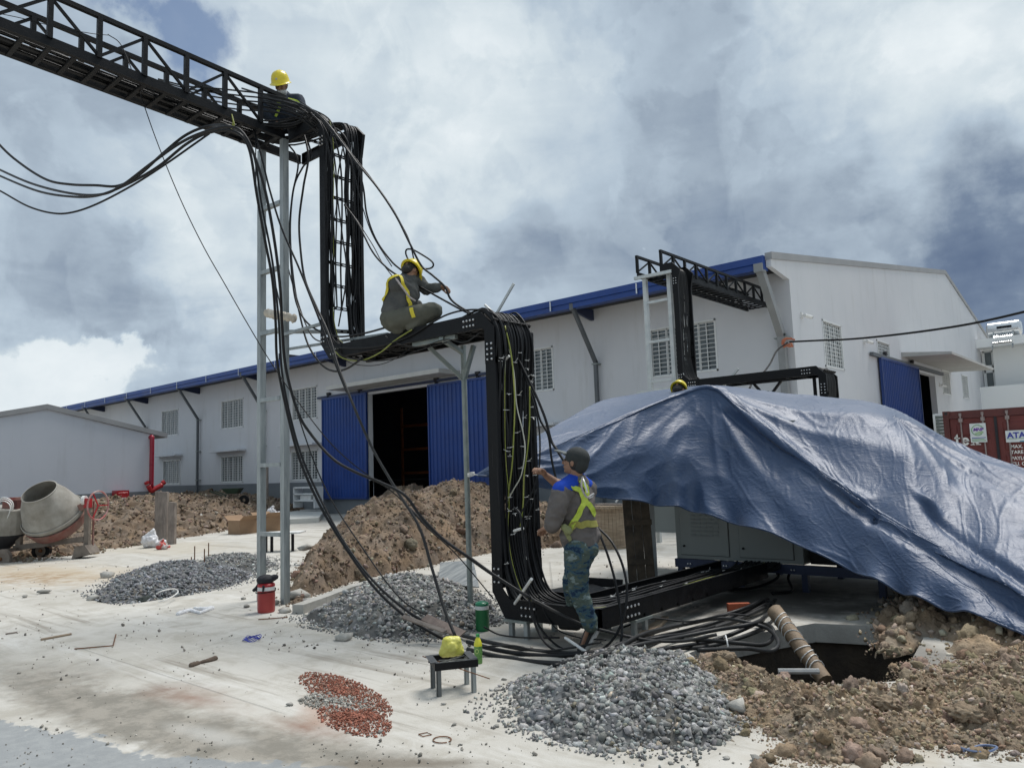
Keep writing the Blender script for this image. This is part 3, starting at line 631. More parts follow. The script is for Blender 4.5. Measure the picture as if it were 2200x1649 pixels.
# ================================================================ SHIPPING CONTAINER
CRED = mat('maroon_container_paint', (.115, .022, .020), (.165, .036, .030), rough=.6, scale=2.2, bump=.15, dirt=((.07, .03, .02), 5, .6, .6)); CREDD = mat('maroon_frame_paint', (.085, .02, .018), (.12, .03, .026), rough=.6, scale=3)
YC = 23.6; cx0 = PY(2025, 890, YC)[0]
ct = empty('shipping_container', (cx0, YC, 0), label='maroon shipping container with door rods and company signs', cat='container')
W_, Hh = 2.44, PY(2040, 884, YC)[2]; Lc = 6.0
m = MB(); m.box((0, 0, .0), (.14, .14, Hh)); m.box((W_ - .14, 0, 0), (W_, .14, Hh)); m.box((.14, .01, Hh - .20), (W_ - .14, .13, Hh)); m.box((.14, .01, 0), (W_ - .14, .13, .14)); m.build('door_post_frame', CREDD, ct)
m = MB()
for s_, x in ((1, 0.0), (1, W_)):
    ys = np.arange(.14, Lc, .28)
    for y in ys: m.add([(x, y, .1), (x, y + .1, .1), (x + (.03 if x else -.0), y + .14, .1), (x + (.03 if x else -.0), y + .24, .1), (x, y, Hh - .08), (x, y + .1, Hh - .08), (x + (.03 if x else -.0), y + .14, Hh - .08), (x + (.03 if x else 0), y + .24, Hh - .08)], [(0, 1, 5, 4), (1, 2, 6, 5), (2, 3, 7, 6)])
m.box((0.01, .14, Hh - .1), (W_ - .01, Lc, Hh - .02)); m.box((.01, Lc - .05, .1), (W_ - .01, Lc, Hh - .05)); m.box((0.01, .2, .08), (.04, Lc, Hh - .05)); m.box((W_ - .04, .2, .08), (W_ - .01, Lc, Hh - .05)); m.build('container_body', CRED, ct)
for cx_ in (0, 1):
    for cz in (0, 1):
        m = MB(); x = 0 if cx_ == 0 else W_ - .17; z = 0 if cz == 0 else Hh - .12; m.box((x, -.02, z), (x + .17, .15, z + .13)); o = m.build('corner_casting', CREDD, ct); m = MB(); m.box((x + .05, -.024, z + .035), (x + .12, -.018, z + .10)); m.build('casting_hole', DARKIN, o)
for i in (0, 1):
    xa = .15 + i * 1.075; xb = xa + 1.06
    m = MB(); m.box((xa, .05, .15), (xb, .09, Hh - .21))
    nz_ = 5; hh = (Hh - .5) / nz_
    for k in range(nz_):
        z = .25 + k * hh; m.add([(xa + .14, .05, z), (xb - .14, .05, z), (xb - .14, .05, z + hh * .78), (xa + .14, .05, z + hh * .78), (xa + .18, .025, z + .05), (xb - .18, .025, z + .05), (xb - .18, .025, z + hh * .78 - .05), (xa + .18, .025, z + hh * .78 - .05)], [(4, 5, 6, 7), (0, 1, 5, 4), (1, 2, 6, 5), (2, 3, 7, 6), (3, 0, 4, 7)])
    dr = m.build('container_door', CRED, ct)
    for xr in ((xa + .27, xb - .27) if True else ()):
        m = MB(); m.tube([(xr, -.01, .1), (xr, -.01, Hh - .08)], .020, 8); ro = m.build('locking_rod', mat('worn_grey_rod', (.22, .17, .16), (.32, .27, .26), rough=.5, scale=12), dr)
        m = MB(); m.box((xr - .045, -.035, Hh - .30), (xr + .045, .05, Hh - .20)); m.box((xr - .03, -.03, Hh - .14), (xr + .03, .02, Hh - .06)); m.build('rod_bracket', MATS['worn_grey_rod'], dr)
m = MB(); m.box((2.44 / 2 - .03, .0, .15), (2.44 / 2 + .03, .055, Hh - .21)); m.build('door_gasket', DARKIN, ct)
# writing
INKW = mat('white_lettering', (.70, .69, .66), (.78, .77, .74), rough=.6, scale=20); INKB = mat('blue_lettering', (.02, .03, .30), (.03, .04, .36), rough=.5, scale=20)
INKP = mat('purple_lettering', (.16, .04, .36), (.20, .05, .42), rough=.5, scale=20); INKG = mat('green_logo_ink', (.10, .30, .10), (.14, .36, .14), rough=.5, scale=20); SIGNW = mat('white_sign_sheet', (.60, .64, .64), (.68, .71, .71), rough=.4, scale=10)
def text(name, s_, loc, size, m_, parent, rz=0, sx=1, off=0, shear=0, z=0):
    cu = bpy.data.curves.new(name, 'FONT'); cu.body = s_; cu.size = size; cu.extrude = .002; cu.offset = off; cu.shear = shear; cu.resolution_u = 3
    o = bpy.data.objects.new(name, cu); dg = bpy.context.evaluated_depsgraph_get()
    COL.objects.link(o); bpy.context.view_layer.update(); me = bpy.data.meshes.new_from_object(o.evaluated_get(bpy.context.evaluated_depsgraph_get())); COL.objects.unlink(o); bpy.data.objects.remove(o)
    me.materials.clear(); me.materials.append(m_); q = link(name, me, parent); q.rotation_euler = (pi / 2, 0, rz); q.location = loc; q.scale = (sx, 1, 1); return q
def cl(px, py, y=YC): p = PY(px, py, y); return np.array([p[0] - cx0, 0, p[2]])     # container-local point on the door plane
# big serif "tex"
m = MB(); def_y = -.012
def glyph(polys, ox, oz, s_):
    for P_ in polys: m.prism([(ox + x * s_, -.018, oz + z * s_) for x, z in P_], (0, .012, 0))
b0 = cl(2052, 956); b1 = cl(2107, 955); S = (b1[0] - b0[0]) / 3.15; oz = b1[2]; ox = b0[0]
arc = lambda cx_, cz_, r0, r1, a0, a1, sx=1.: [[(cx_ + sx * r0 * math.cos(t), cz_ + r0 * math.sin(t)), (cx_ + sx * r1 * math.cos(t), cz_ + r1 * math.sin(t)), (cx_ + sx * r1 * math.cos(t2), cz_ + r1 * math.sin(t2)), (cx_ + sx * r0 * math.cos(t2), cz_ + r0 * math.sin(t2))] for t, t2 in zip(np.linspace(a0, a1, 15), np.linspace(a0, a1, 15)[1:])]
glyph([[(.18, .0), (.46, .0), (.46, 1.55), (.18, 1.30)], [(0, .96), (.72, .96), (.72, 1.10), (0, 1.10)], [(0, 1.10), (.18, 1.10), (.46, 1.6), (.36, 1.6)], [(.18, 0), (.72, 0), (.8, .16), (.3, .18)]], ox, oz, S)
glyph([[(1.0, .52), (1.72, .52), (1.72, .64), (1.0, .64)]] + arc(1.36, .55, .26, .56, 0, pi, .85) + arc(1.36, .55, .26, .56, pi, 1.85 * pi, .85), ox, oz, S)
glyph([[(1.95, 0), (2.5, 0), (2.5, .12), (1.95, .12)], [(2.6, 0), (3.2, 0), (3.2, .12), (2.6, .12)], [(1.95, 1.0), (2.45, 1.0), (2.45, 1.12), (1.95, 1.12)], [(2.65, 1.0), (3.15, 1.0), (3.15, 1.12), (2.65, 1.12)],
       [(2.05, 1.05), (2.4, 1.05), (3.08, .06), (2.72, .06)], [(2.1, .06), (2.24, .06), (2.98, 1.05), (2.84, 1.05)]], ox, oz, S)
m.build('company_lettering', INKW, ct)
# first sign
p0, p1 = cl(2083, 910), cl(2122, 949)
m = MB(); m.box((p0[0], -.045, p1[2]), (p1[0], -.036, p0[2])); s1 = m.build('company_sign', SIGNW, ct, label='white square sign with round green and purple logo')
w_ = p1[0] - p0[0]; h_ = p0[2] - p1[2]; cxs = p0[0] + w_ * .47; czs = p1[2] + h_ * .64
m = MB(); m.tube([(cxs + .36 * w_ * math.cos(t), -.048, czs + .36 * w_ * math.sin(t)) for t in np.linspace(.35, 2 * pi - .75, 26)], .009, 5); m.build('logo_ring', INKG, s1)
text('logo_lettering', 'MNP', (p0[0] + w_ * .20, -.050, czs - .02), w_ * .30, INKP, s1, shear=.25, off=.004)
m = MB(); m.prism([(cxs - .18 * w_, -.05, czs - .2 * w_), (cxs + .1 * w_, -.05, czs - .1 * w_), (cxs + .3 * w_, -.05, czs - .08 * w_), (cxs + .38 * w_, -.05, czs - .2 * w_), (cxs + .2 * w_, -.05, czs - .27 * w_), (cxs - .15 * w_, -.05, czs - .3 * w_)], (0, .002, 0)); m.build('logo_hand', mat('light_green_ink', (.30, .45, .25), (.36, .5, .3), rough=.5), s1)
for i in range(3):
    m = MB(); z = p1[2] + h_ * (.22 - .075 * i); m.box((p0[0] + w_ * .08, -.048, z), (p0[0] + w_ * (.94 - .1 * (i == 1)), -.046, z + h_ * .035)); m.build('print_line', INKB if i == 0 else INKG, s1)
# second sign, running out of the frame
p0, p1 = cl(2160, 925), cl(2163, 950)
m = MB(); m.box((p0[0], -.045, p1[2]), (p0[0] + .95, -.036, p0[2])); s2 = m.build('company_sign', SIGNW, ct, label='white oblong sign with blue capital letters')
text('company_lettering', 'ATAD', (p0[0] + .035, -.05, p1[2] + (p0[2] - p1[2]) * .36), .205, INKB, s2, off=.006)
m = MB(); m.box((p0[0] + .3, -.048, p1[2] + .005), (p0[0] + .95, -.046, p1[2] + .03)); m.build('print_band', mat('cyan_ink', (.02, .25, .40), (.03, .3, .45), rough=.5), s2)
m = MB(); m.box((p0[0] + .03, -.048, p1[2] + .085), (p0[0] + .9, -.046, p1[2] + .095)); m.build('print_line', INKG, s2)
for i, (s_, py) in enumerate((('MAX. WT.', 959), ('TARE WT.', 971), ('PAYLOAD', 984), ('CU. CAP.', 996))):
    q = cl(2171 + i * .8, py + 1); text('weight_lettering', s_, (q[0], .018, q[2] - .03), .125, INKW, ct, sx=.92, off=.003)
# small grey-green shutter beside the container
q = PX(2013, 893, XG); m = MB()
# ================================================================ CABLE TRAY LINES
BOLTM = None
def bolt_mesh():
    global BOLTM
    if BOLTM is None:
        m = MB(); m.lathe([(0, .012), (.007, .011), (.0095, .006), (.0095, 0)], 6); BOLTM = m.mesh('bolt', BOLT)
    return BOLTM
def bolts(parent, o, pts, axis):
    q = Vector(axis).to_track_quat('Z', 'Y').to_euler()
    for p in pts:
        b = link('bolt', bolt_mesh(), parent); b.location = tuple(np.array(p) - o); b.rotation_euler = q; b.scale = (1.25, 1.25, 1.2)
def xz_rail(poly, y, t, parent, o, lip=.035, sgn=1, name='side_rail'):
    """plate in an x-z plane from closed outline poly + folded lips along the long edges"""
    m = MB(); m.prism([np.array([x, y, z]) - o for x, z in poly], (0, t, 0))
    n = len(poly)
    for i in range(n):
        (x0, z0), (x1, z1) = poly[i], poly[(i + 1) % n]
        if math.hypot(x1 - x0, z1 - z0) < .135 or name == 'x': continue
        a, b = np.array([x0, y + (t if sgn > 0 else 0), z0]) - o, np.array([x1, y + (t if sgn > 0 else 0), z1]) - o
        cxz = np.mean(poly, 0); mid = np.array([(x0 + x1) / 2, (z0 + z1) / 2]); nn = np.array([-(z1 - z0), x1 - x0]) / math.hypot(x1 - x0, z1 - z0)
        if (cxz - mid) @ nn < 0: nn = -nn
        w = np.array([nn[0], 0, nn[1]]) * .004; L_ = np.array([0, sgn * lip, 0])
        m.add([a, b, b + L_, a + L_, a + w, b + w, b + L_ + w, a + L_ + w], [(0, 3, 2, 1), (4, 5, 6, 7), (0, 1, 5, 4), (1, 2, 6, 5), (2, 3, 7, 6), (3, 0, 4, 7)])
    return m.build(name, BLACK, parent)
def tray_system(P, label):
    y0, y1 = P['y0'], P['y1']; o = np.array([P['v1'], y0, 0.])
    r = empty('cable_tray', o, label=label, cat='cable tray')
    v, V, h, zt, z2 = P['v1'], P['v2'], P['zh'], P['zt'], P['zb']; d = .12; dv = .11; dh = .15
    for y, t, sg in ((y0, .006, 1), (y1 - .006, .006, -1)):
        # top piece to vertical one
        xs = P['xl'] if sg < 0 else P['xr']
        xz_rail([(xs, zt), (xs, zt + dh), (v - .10 + dv, zt + dh), (v + dv + .06, zt + dh - .16), (v + dv, zt - .30), (v, zt - .30), (v, zt - .05), (v - .05, zt)], y - sg * .004, t, r, o, sgn=sg)
        xz_rail([(v, zt - .2), (v + dv, zt - .2), (v + dv, h + .30), (v, h + .30)], y, t, r, o, sgn=sg)
        xz_rail([(v, h + .34), (v, h + .20), (v + .17, h), (v + .42, h), (v + .42, h + dh), (v + .24, h + dh), (v + dv, h + .27), (v + dv, h + .34)], y - sg * .004, t, r, o, sgn=sg)
        xz_rail([(v + .36, h), (V - .25, h), (V - .25, h + dh), (v + .36, h + dh)], y, t, r, o, sgn=sg)
        xz_rail([(V - .34, h), (V - .34, h + dh), (V - .03, h + dh), (V + .13, h + dh - .16), (V + .13, h - .36), (V, h - .36), (V, h - .03), (V - .03, h)], y - sg * .004, t, r, o, sgn=sg)
        xz_rail([(V, h - .3), (V + .13, h - .3), (V + .13, z2 + .40), (V, z2 + .40)], y, t, r, o, sgn=sg)
        if P.get('full'):
            xz_rail([(V, z2 + .48), (V, z2 + .23), (V + .15, z2), (V + .50, z2), (V + .50, z2 + .17), (V + .22, z2 + .17), (V + .13, z2 + .27), (V + .13, z2 + .48)], y - sg * .004, t, r, o, sgn=sg)
            xe = P['x3'] if sg > 0 else P['x3'] - (y1 - y0)
            xz_rail([(V + .42, z2), (xe, z2), (xe, z2 + .17), (V + .42, z2 + .17)], y, t, r, o, sgn=sg)
        for cx_, cz_, nx, nz, dx, dz in ((V - .27, h + .04, 4, 2, .045, .055), (V + .04, h - .32, 2, 4, .055, .05), (v + .22, h + .045, 4, 2, .045, .055), (v + .03, h + .22, 2, 2, .05, .05), (v + .03, zt - .28, 2, 3, .05, .05)) + (((V + .04, z2 + .32, 2, 3, .055, .06), (V + .36, z2 + .045, 4, 2, .05, .07), (P['x3'] - .15, z2 + .045, 2, 2, .05, .07)) if P.get('full') else ()):
            if sg > 0: bolts(r, o, [(cx_ + i * dx, y - .005, cz_ + j * dz) for i in range(nx) for j in range(nz)], (0, -1, 0))
    # rungs: slotted struts
    rm = MB(); w = y1 - y0 - .02
    nsl = 6
    for i in range(nsl + 1): rm.box((-.018, .01 + w * i / nsl - (.014 if i else 0), -.011), (.018, .01 + w * i / nsl + (.014 if i < nsl else 0), .011))
    rm.box((-.018, .01, .006), (-.008, .01 + w, .012)); rm.box((.008, .01, .006), (.018, .01 + w, .012)); rm.box((-.018, .01, -.012), (-.008, .01 + w, -.006)); rm.box((.008, .01, -.012), (.018, .01 + w, -.006))
    rme = rm.mesh('rung', BLACK)
    def rung(x, z, ry): q = link('rung', rme, r); q.location = (x - o[0], 0, z); q.rotation_euler = (0, ry, 0)
    for z in np.arange(h + .38, zt, .28): rung(v + .03, z, pi / 2)
    for x in np.arange(v + .32, V - .1, .28): rung(x, h + .02, 0)
    for z in np.arange(z2 + .45, h - .1, .30): rung(V + .03, z, pi / 2)
    rung(v + .1, h + .12, pi / 4); rung(V + .1, h + .06, -pi / 4)
    for x in (v - .2, v - .5): rung(x, zt + .02, 0)
    if P.get('full'):
        rung(V + .10, z2 + .12, pi / 4); rung(V + .5, z2 + .02, 0)
        xa, xb = P['x3'] - (y1 - y0), P['x3']
        for x, ya in ((xb - .006, y0), (xa, y1)):
            m = MB(); m.box(np.array([x, ya, z2]) - o, np.array([x + .006, P['yend'], z2 + .17]) - o)
            for z in (z2, z2 + .166):
                m.box(np.array([x - .03 if x > xa + .1 else x, ya, z]) - o, np.array([x + (.006 if x > xa + .1 else .035), P['yend'], z + .004]) - o)
            m.build('side_rail', BLACK, r)
        for y in np.arange(y1 + .1, P['yend'], .3): m = MB(); m.box(np.array([xa, y, z2 + .01]) - o, np.array([xb, y + .036, z2 + .03]) - o); m.build('rung', BLACK, r)
        bolts(r, o, [(xb + .001, y0 + .42 + i * .06, z2 + .045 + j * .08) for i in range(4) for j in range(2)], (1, 0, 0))
    # lattice bridge
    before = set(r.children)
    ya, yb = P['ty']; sides = P['sides']; ht = P['th']
    for s_, x in (('r', P['xr']), ('l', P['xl'])):
        m = MB(); yy = (ya, yb) if ya < yb else (yb, ya)
        rr = P['lrail'] if s_ == 'l' and 'lrail' in P else .12
        y_hi = yy[1] + ((y1 - y0) if s_ == 'l' and ya < 5 else 0)
        m.box(np.array([x - .004, yy[0], zt]) - o, np.array([x + .004, y_hi, zt + rr]) - o); m.box(np.array([x - .03, yy[0], zt]) - o, np.array([x + .03, y_hi, zt + .006]) - o); m.build('bridge_rail', BLACK, r)
        if s_ not in sides: continue
        m = MB(); m.box(np.array([x - .025, yy[0], zt + ht - .05]) - o, np.array([x + .025, yy[1] + (.05 if ya > 5 else 0), zt + ht]) - o); m.build('top_chord', BLACK, r)
        ys = np.arange(P['ty0'], yy[1] + .01, .48) if ya < 5 else np.arange(yy[0] + .03, yy[1], .48)
        for i, y in enumerate(ys):
            m = MB(); m.box(np.array([x - .025, y - .025, zt + .1]) - o, np.array([x + .025, y + .025, zt + ht - .05]) - o); m.build('upright', BLACK, r)
            if i < len(ys) - 1:
                a, b = np.array([x, y, zt + ht - .05]), np.array([x, y + .48, zt + .12])
                if i % 2 == P['par']: a[2], b[2] = b[2], a[2]
                m = MB(); m.bar(a - o, b - o, .028); m.build('diagonal', BLACK, r)
    yy = sorted((ya, yb)); m = MB(); m.box(np.array([P['xl'], -.02, zt + .004]) * [1, 0, 1] + [0, yy[0], 0] - o, np.array([P['xr'], yy[0] + .036, zt + .028]) - o)
    for y in np.arange(yy[0] + .24, yy[1], .24):
        m = MB(); m.box(np.array([P['xl'], y, zt + .004]) - o, np.array([P['xr'], y + .045, zt + .03]) - o); m.build('bridge_rung', BLACK, r)
    for k in range(1, 4 if len(sides) == 1 else 3):
        x = P['xl'] + (P['xr'] - P['xl']) * k / 4; m = MB(); m.box(np.array([x - .022, yy[0], zt + .03]) - o, np.array([x + .022, yy[1], zt + .036]) - o); m.build('bridge_slat', BLACK, r)
    if P.get('slope'):
        for ch in set(r.children) - before:
            me = ch.data; co = np.empty(len(me.vertices) * 3, np.float32); me.vertices.foreach_get('co', co); co = co.reshape(-1, 3)
            co[:, 2] += P['slope'] * np.maximum(0, yy[1] - (co[:, 1] + o[1])); me.vertices.foreach_set('co', co.ravel()); me.update()
    return r
S1 = dict(y0=5.35, y1=5.93, v1=-7.70, v2=-5.0, zh=2.90, zt=5.86, zb=.17, x3=-3.80, yend=8.75, full=True, xr=-8.38, xl=-8.90, ty=(-1.3, 5.30), ty0=-1.29, th=.60, sides='rl', par=1, slope=.05)
S2 = dict(y0=13.1, y1=13.66, v1=-7.20, v2=-4.56, zh=2.93, zt=5.27, zb=.9, xr=-7.45, xl=-8.0, ty=(13.12, 18.36), ty0=13.12, th=.46, sides='rl', par=0)
tray_system(S1, 'black steel cable tray stepping down from the high lattice bridge in front')
tray_system(S2, 'black steel cable tray and lattice bridge fixed to the warehouse wall')

def ladder_frame(p1, p2, z1, rungs, w, label, m_=None, extra=()):
    m_ = m_ or GALV; o = np.array([*p1[:2], 0.]); r = empty('post_tower', o, label=label, cat='support frame')
    for p in (p1, p2): m = MB(); m.box(np.array([p[0] - w / 2, p[1] - w / 2, 0]) - o, np.array([p[0] + w / 2, p[1] + w / 2, z1]) - o); m.build('post', m_, r)
    for z in rungs: m = MB(); m.bar(np.array([p1[0] + w / 2, p1[1] - .02, z]) - o, np.array([p2[0] - w / 2, p2[1] - .02, z]) - o, .055, .05); m.build('rung', m_, r)
    for a, b, t in extra: m = MB(); m.bar(np.array(a) - o, np.array(b) - o, t); m.build('brace', m_, r)
    return r
zz = [PY(585, y, 5.26)[2] for y in (442, 580, 712, 857, 998, 1147)]
ladder_frame((-8.89, 5.27), (-8.385, 5.29), 5.86, zz, .082, 'tall galvanised two-post frame carrying the lattice bridge',
             extra=(((-8.34, 5.27, 3.30), (-7.66, 5.40, 3.36), .035), ((-8.9, 5.33, 3.42), (-7.62, 5.9, 3.30), .045), ((-8.34, 5.33, 3.12), (-7.1, 5.9, 3.20), .03)))
P2 = [PY(1395, 700, 13.3), PY(1447, 700, 13.3)]
GALVB = mat('bright_galvanised_steel', (.42, .45, .45), (.56, .58, .57), rough=.42, metal=.4, scale=6, bump=.05)
ladder_frame((-7.93, 13.3), (-7.38, 13.3), 5.25, [4.75, 3.95, 3.15, 2.3, 1.4], .08, 'pale galvanised two-post frame in front of the warehouse windows', GALVB, extra=(((-8.2, 13.2, 2.96), (-7.3, 13.25, 3.0), .05), ((-8.02, 13.05, 5.24), (-7.2, 13.1, 5.24), .06)))
def pole(x, y, z1, arms, rr, label, m_=GALVD):
    o = np.array([x, y, 0]); r = empty('support_pole', o, label=label, cat='support pole')
    m = MB(); m.tube([(0, 0, 0), (0, 0, z1 * .5), (0, 0, z1)], rr, 10); smooth_angle(m.build('pole', m_, r))
    for a, b in arms: m = MB(); m.bar(np.array(a), np.array(b), .042); m.build('strut', m_, r)
    return r
pole(-5.81, 5.87, 2.62, [((0, 0, 2.50), (-.22, -.30, 2.86)), ((0, 0, 2.50), (.16, .0, 2.86)), ((-.3, -.45, 2.88), (.35, -.45, 2.88)), ((0, 0, 2.55), (0, 0, 2.88)), ((-.02, .02, 2.80), (.18, -.5, 2.88))], .030, 'thin galvanised pole with forked top under the lower tray')
pole(-5.55, 13.3, 2.75, [((0, 0, 2.6), (-.25, 0, 2.92)), ((0, 0, 2.6), (.28, 0, 2.92)), ((-.3, -.1, 2.92), (.4, -.1, 2.92))], .03, 'dark pole with forked top under the far tray', BLACK)
pole(-4.72, 13.35, 2.9, [], .03, 'thin dark pole near the drop of the far tray', BLACK)
def stand(x, y, rz, label):
    r = empty('tray_stand', (x, y, 0), rz, label, 'stand', )
    for dx in (-.09, .09): m = MB(); m.box((dx - .022, -.02, 0), (dx + .022, .02, .16)); m.build('leg', GALV, r)
    for dx in (-.09, .09): m = MB(); m.box((dx - .022, .38, 0), (dx + .022, .42, .16)); m.build('leg', GALV, r)
    m = MB(); m.box((-.14, -.06, .145), (.14, .46, .168)); m.build('cross_plate', GALVD, r)
stand(-4.72, 5.39, 0, 'short galvanised stand under the tray by the green jug'); stand(-3.84, 6.02, pi / 2, 'short galvanised stand under the tray behind the standing man')
pl = empty('loose_steel_bar', (-4.55, 5.62, 3.06), label='thin galvanised bar standing slanted above the tray corner', cat='steel bar')
a, b = PY(1068, 672, 5.7), PY(1104, 609, 5.75); m = MB(); m.bar(a - [-4.55, 5.62, 3.06], b - [-4.55, 5.62, 3.06], .022); m.build('bar', GALVB, pl)
a, b = PY(1554, 830, 13.3), PY(1586, 792, 13.3); m = MB(); m.bar(a, b, .035); m.build('loose_steel_bar', GALVB, label='thin galvanised bar slanting above the far tray beside the yellow helmet', cat='steel bar')
# black tray lid lying behind the tray
o = G(1180, 1272); lid = empty('tray_cover', o, label='flat black tray cover lying on the concrete behind the standing man', cat='cover plate')
m = MB(); m.prism([G(1172, 1272) - o + [0, 0, .02], G(1262, 1254) - o + [0, 0, .02], G(1330, 1284) - o + [0, 0, .06], G(1230, 1300) - o + [0, 0, .02]], (0, 0, .006)); m.build('plate', BLACK, lid)
m = MB(); m.prism([G(1252, 1258) - o + [0, 0, .0], G(1335, 1262) - o, G(1337, 1262) - o + [0, 0, .1], G(1254, 1258) - o + [0, 0, .11]], (.004, .02, 0)); m.build('upturned_edge', BLACK, lid)

# ================================================================ CABLES
def cable(name, pts, r, m_, label, cat='cable', group=None, n=8, seg=7):
    P = spline(pts, n); o = P[0].copy(); m = MB(); m.tube(P - o, r, seg); q = m.build(name, m_, label=label, cat=cat, group=group); q.location = tuple(o); q.data.shade_smooth(); return q
def tray_cable(S, yl, lf, seed, start=True):
    g = np.random.default_rng(seed); J = lambda a=.012: g.uniform(-a, a); v, V, h, zt, z2 = (S[k] for k in ('v1', 'v2', 'zh', 'zt', 'zb')); y0, y1 = S['y0'], S['y1']; t = (yl - y0) / (y1 - y0); P = []
    if S is S1:
        xk = S['xr'] - .05 - (1 - t) * .0 - (.42 * (1 - t)); xk = S['xr'] - .06 - .40 * t
        for y in (-1.2, 0, 1.2, 2.4, 3.5, 4.4): P.append((xk + J(.03), y, zt + .07 + lf + J(.015) + .05 * (5.3 - y)))
        P += [(xk + .05, yl - .45, zt + .10 + lf), (xk + .25, yl - .10, zt + .12 + lf + abs(J(.1)))]
    else: P += [(S['xr'] - .1 - .3 * t, 17, zt + .06), (S['xr'] - .1 - .3 * t, 15, zt + .06), (S['xr'] - .05 - .2 * t, 13.9, zt + .07), (v - .15, yl + .1, zt + .1)]
    bul = abs(J(.05)) if S is S1 else 0
    P += [(v - .14, yl, zt + .12 + lf + bul), (v + .03 + lf * .6 + bul * .4, yl + J(), zt + .02 + lf * .5), (v + .06 + lf, yl + J(), zt - .35)]
    for z in np.linspace(zt - .8, h + .6, 5): P.append((v + .05 + lf + J(.008), yl + J(.022), z))
    P += [(v + .10 + lf, yl + J(), h + .32), (v + .22 + lf, yl + J(), h + .14 + lf * .8), (v + .48, yl + J(), h + .06 + lf)]
    for x in np.linspace(v + .9, V - .5, 4): P.append((x, yl + J(.03), h + .06 + lf + J(.006)))
    bul = abs(J(.06)) if S is S1 else 0
    P += [(V - .15, yl + J(), h + .12 + lf + bul * .6), (V + .02, yl + J(), h + .11 + lf * .8 + bul * .5), (V + .115 + lf * .7 + bul * .5, yl + J(), h - .10), (V + .09 + lf, yl + J(.02), h - .5)]
    for z in np.linspace(h - 1.0, z2 + .75, 4): P.append((V + .065 + lf + J(.010), yl + J(.025), z))
    if S is S1:
        xk = S['x3'] - .06 - .44 * t
        P += [(V + .11 + lf, yl + J(), z2 + .42), (V + .22 + lf, yl, z2 + .15 + lf), (V + .46, yl, z2 + .07 + lf), (xk - .22, yl + .02, z2 + .07 + lf), (xk - .03, yl + .16, z2 + .07 + lf)]
        for y in (yl + .55, 6.9, 7.6, 8.2): P.append((xk + J(.03), y, z2 + .07 + lf + J(.01)))
        P += [(xk + .1 + J(.15), 8.8, z2 + .10), (xk + .1 + J(.3), 9.3, z2 + .2 + abs(J(.1)))]
    return P
k = 0
for layer in range(3):
    for i in range(13):
        yl = (5.378 + i * .024 if i < 6 else 5.70 + (i - 6) * .026) + (layer % 2) * .010
        if layer == 2 and i % 3: continue
        if layer == 1 and i in (5, 8): continue
        k += 1
        cable('power_cable', tray_cable(S1, yl, layer * .026, 100 + k), .0115, CABLE, 'black power cable laid in the front cable tray from bridge to generator', group='black cables laid in the front tray', n=4, seg=6)
for i in range(14):
    pp = tray_cable(S1, 5.525 + .0125 * i, .014 * (i % 3), 900 + i)[17:]; cable('power_cable', pp, .012, CABLE, 'black power cable joining at the lower tray and running down to the generator', group='cables joining at the lower tray', n=4, seg=6)
for i in range(11):
    cable('power_cable', tray_cable(S2, 13.17 + i * .042, -.01, 300 + i), .013, CABLEG, 'dusty black cable clipped down the far cable tray', group='cables clipped in the far tray', n=3, seg=5)
for i, (yl, lf) in enumerate(((5.47, .06),)):
    cable('earth_wire', tray_cable(S1, yl, lf, 500 + i), .0045, CABLEY, ('yellow green earth wire running over the front tray, nearest the side rail', 'yellow green earth wire running over the middle of the front tray', 'yellow green earth wire running along the far side of the front tray')[i], cat='wire', n=5, seg=5)
def pc(name, px, r, m_, label, cat='cable', **kw):     # px: (px,py,plane y)
    return cable(name, [PY(a, b, c) for a, b, c in px], r, m_, label, cat, **kw)
def ramp(pts, y0, y1): n = len(pts); return [(a, b, y0 + (y1 - y0) * i / (n - 1)) for i, (a, b) in enumerate(pts)]
K = .0138
# hanging loops at the left edge, tied under the bridge
pc('power_cable', ramp([(-60, 240), (0, 312), (45, 352), (100, 386), (150, 396), (205, 398), (255, 399), (300, 375), (350, 330), (400, 290), (450, 271), (500, 273), (530, 295), (548, 345), (562, 440), (585, 560), (598, 680), (606, 800), (625, 900), (650, 985), (690, 1075), (740, 1165), (800, 1245), (870, 1308), (950, 1357), (1030, 1388)], 2.4, 5.2)[:12] + ramp([(530, 295), (548, 345), (562, 440), (585, 560), (598, 680), (606, 800), (625, 900), (650, 985), (690, 1075), (740, 1165), (800, 1245), (870, 1308), (950, 1357)], 5.0, 5.0), K, CABLE, 'thick black cable in the highest loop at the left, then down past the posts')
pc('power_cable', ramp([(-60, 335), (0, 365), (70, 395), (150, 415), (215, 418), (260, 400), (320, 355), (380, 312), (430, 287), (490, 272), (525, 290), (552, 350), (572, 420), (590, 520), (602, 620), (606, 700), (614, 790), (640, 885), (670, 935), (715, 985), (760, 1012), (815, 1035), (868, 1062), (905, 1110), (955, 1160), (1010, 1198), (1062, 1235), (1140, 1285)], 2.6, 5.0), K, CABLE, 'thick cable in the second loop at the left, sweeping right across the yard')
pc('power_cable', ramp([(-60, 350), (0, 378), (80, 410), (150, 422), (210, 420), (275, 395), (340, 358), (400, 310), (450, 285), (505, 283), (535, 320), (552, 420), (570, 520), (585, 600), (592, 690), (596, 780), (618, 890), (645, 990), (690, 1090), (745, 1180), (805, 1262), (870, 1322), (945, 1368), (1010, 1394)], 2.7, 5.0), K, CABLE, 'thick black cable in the third loop at the left, ending by the stool')
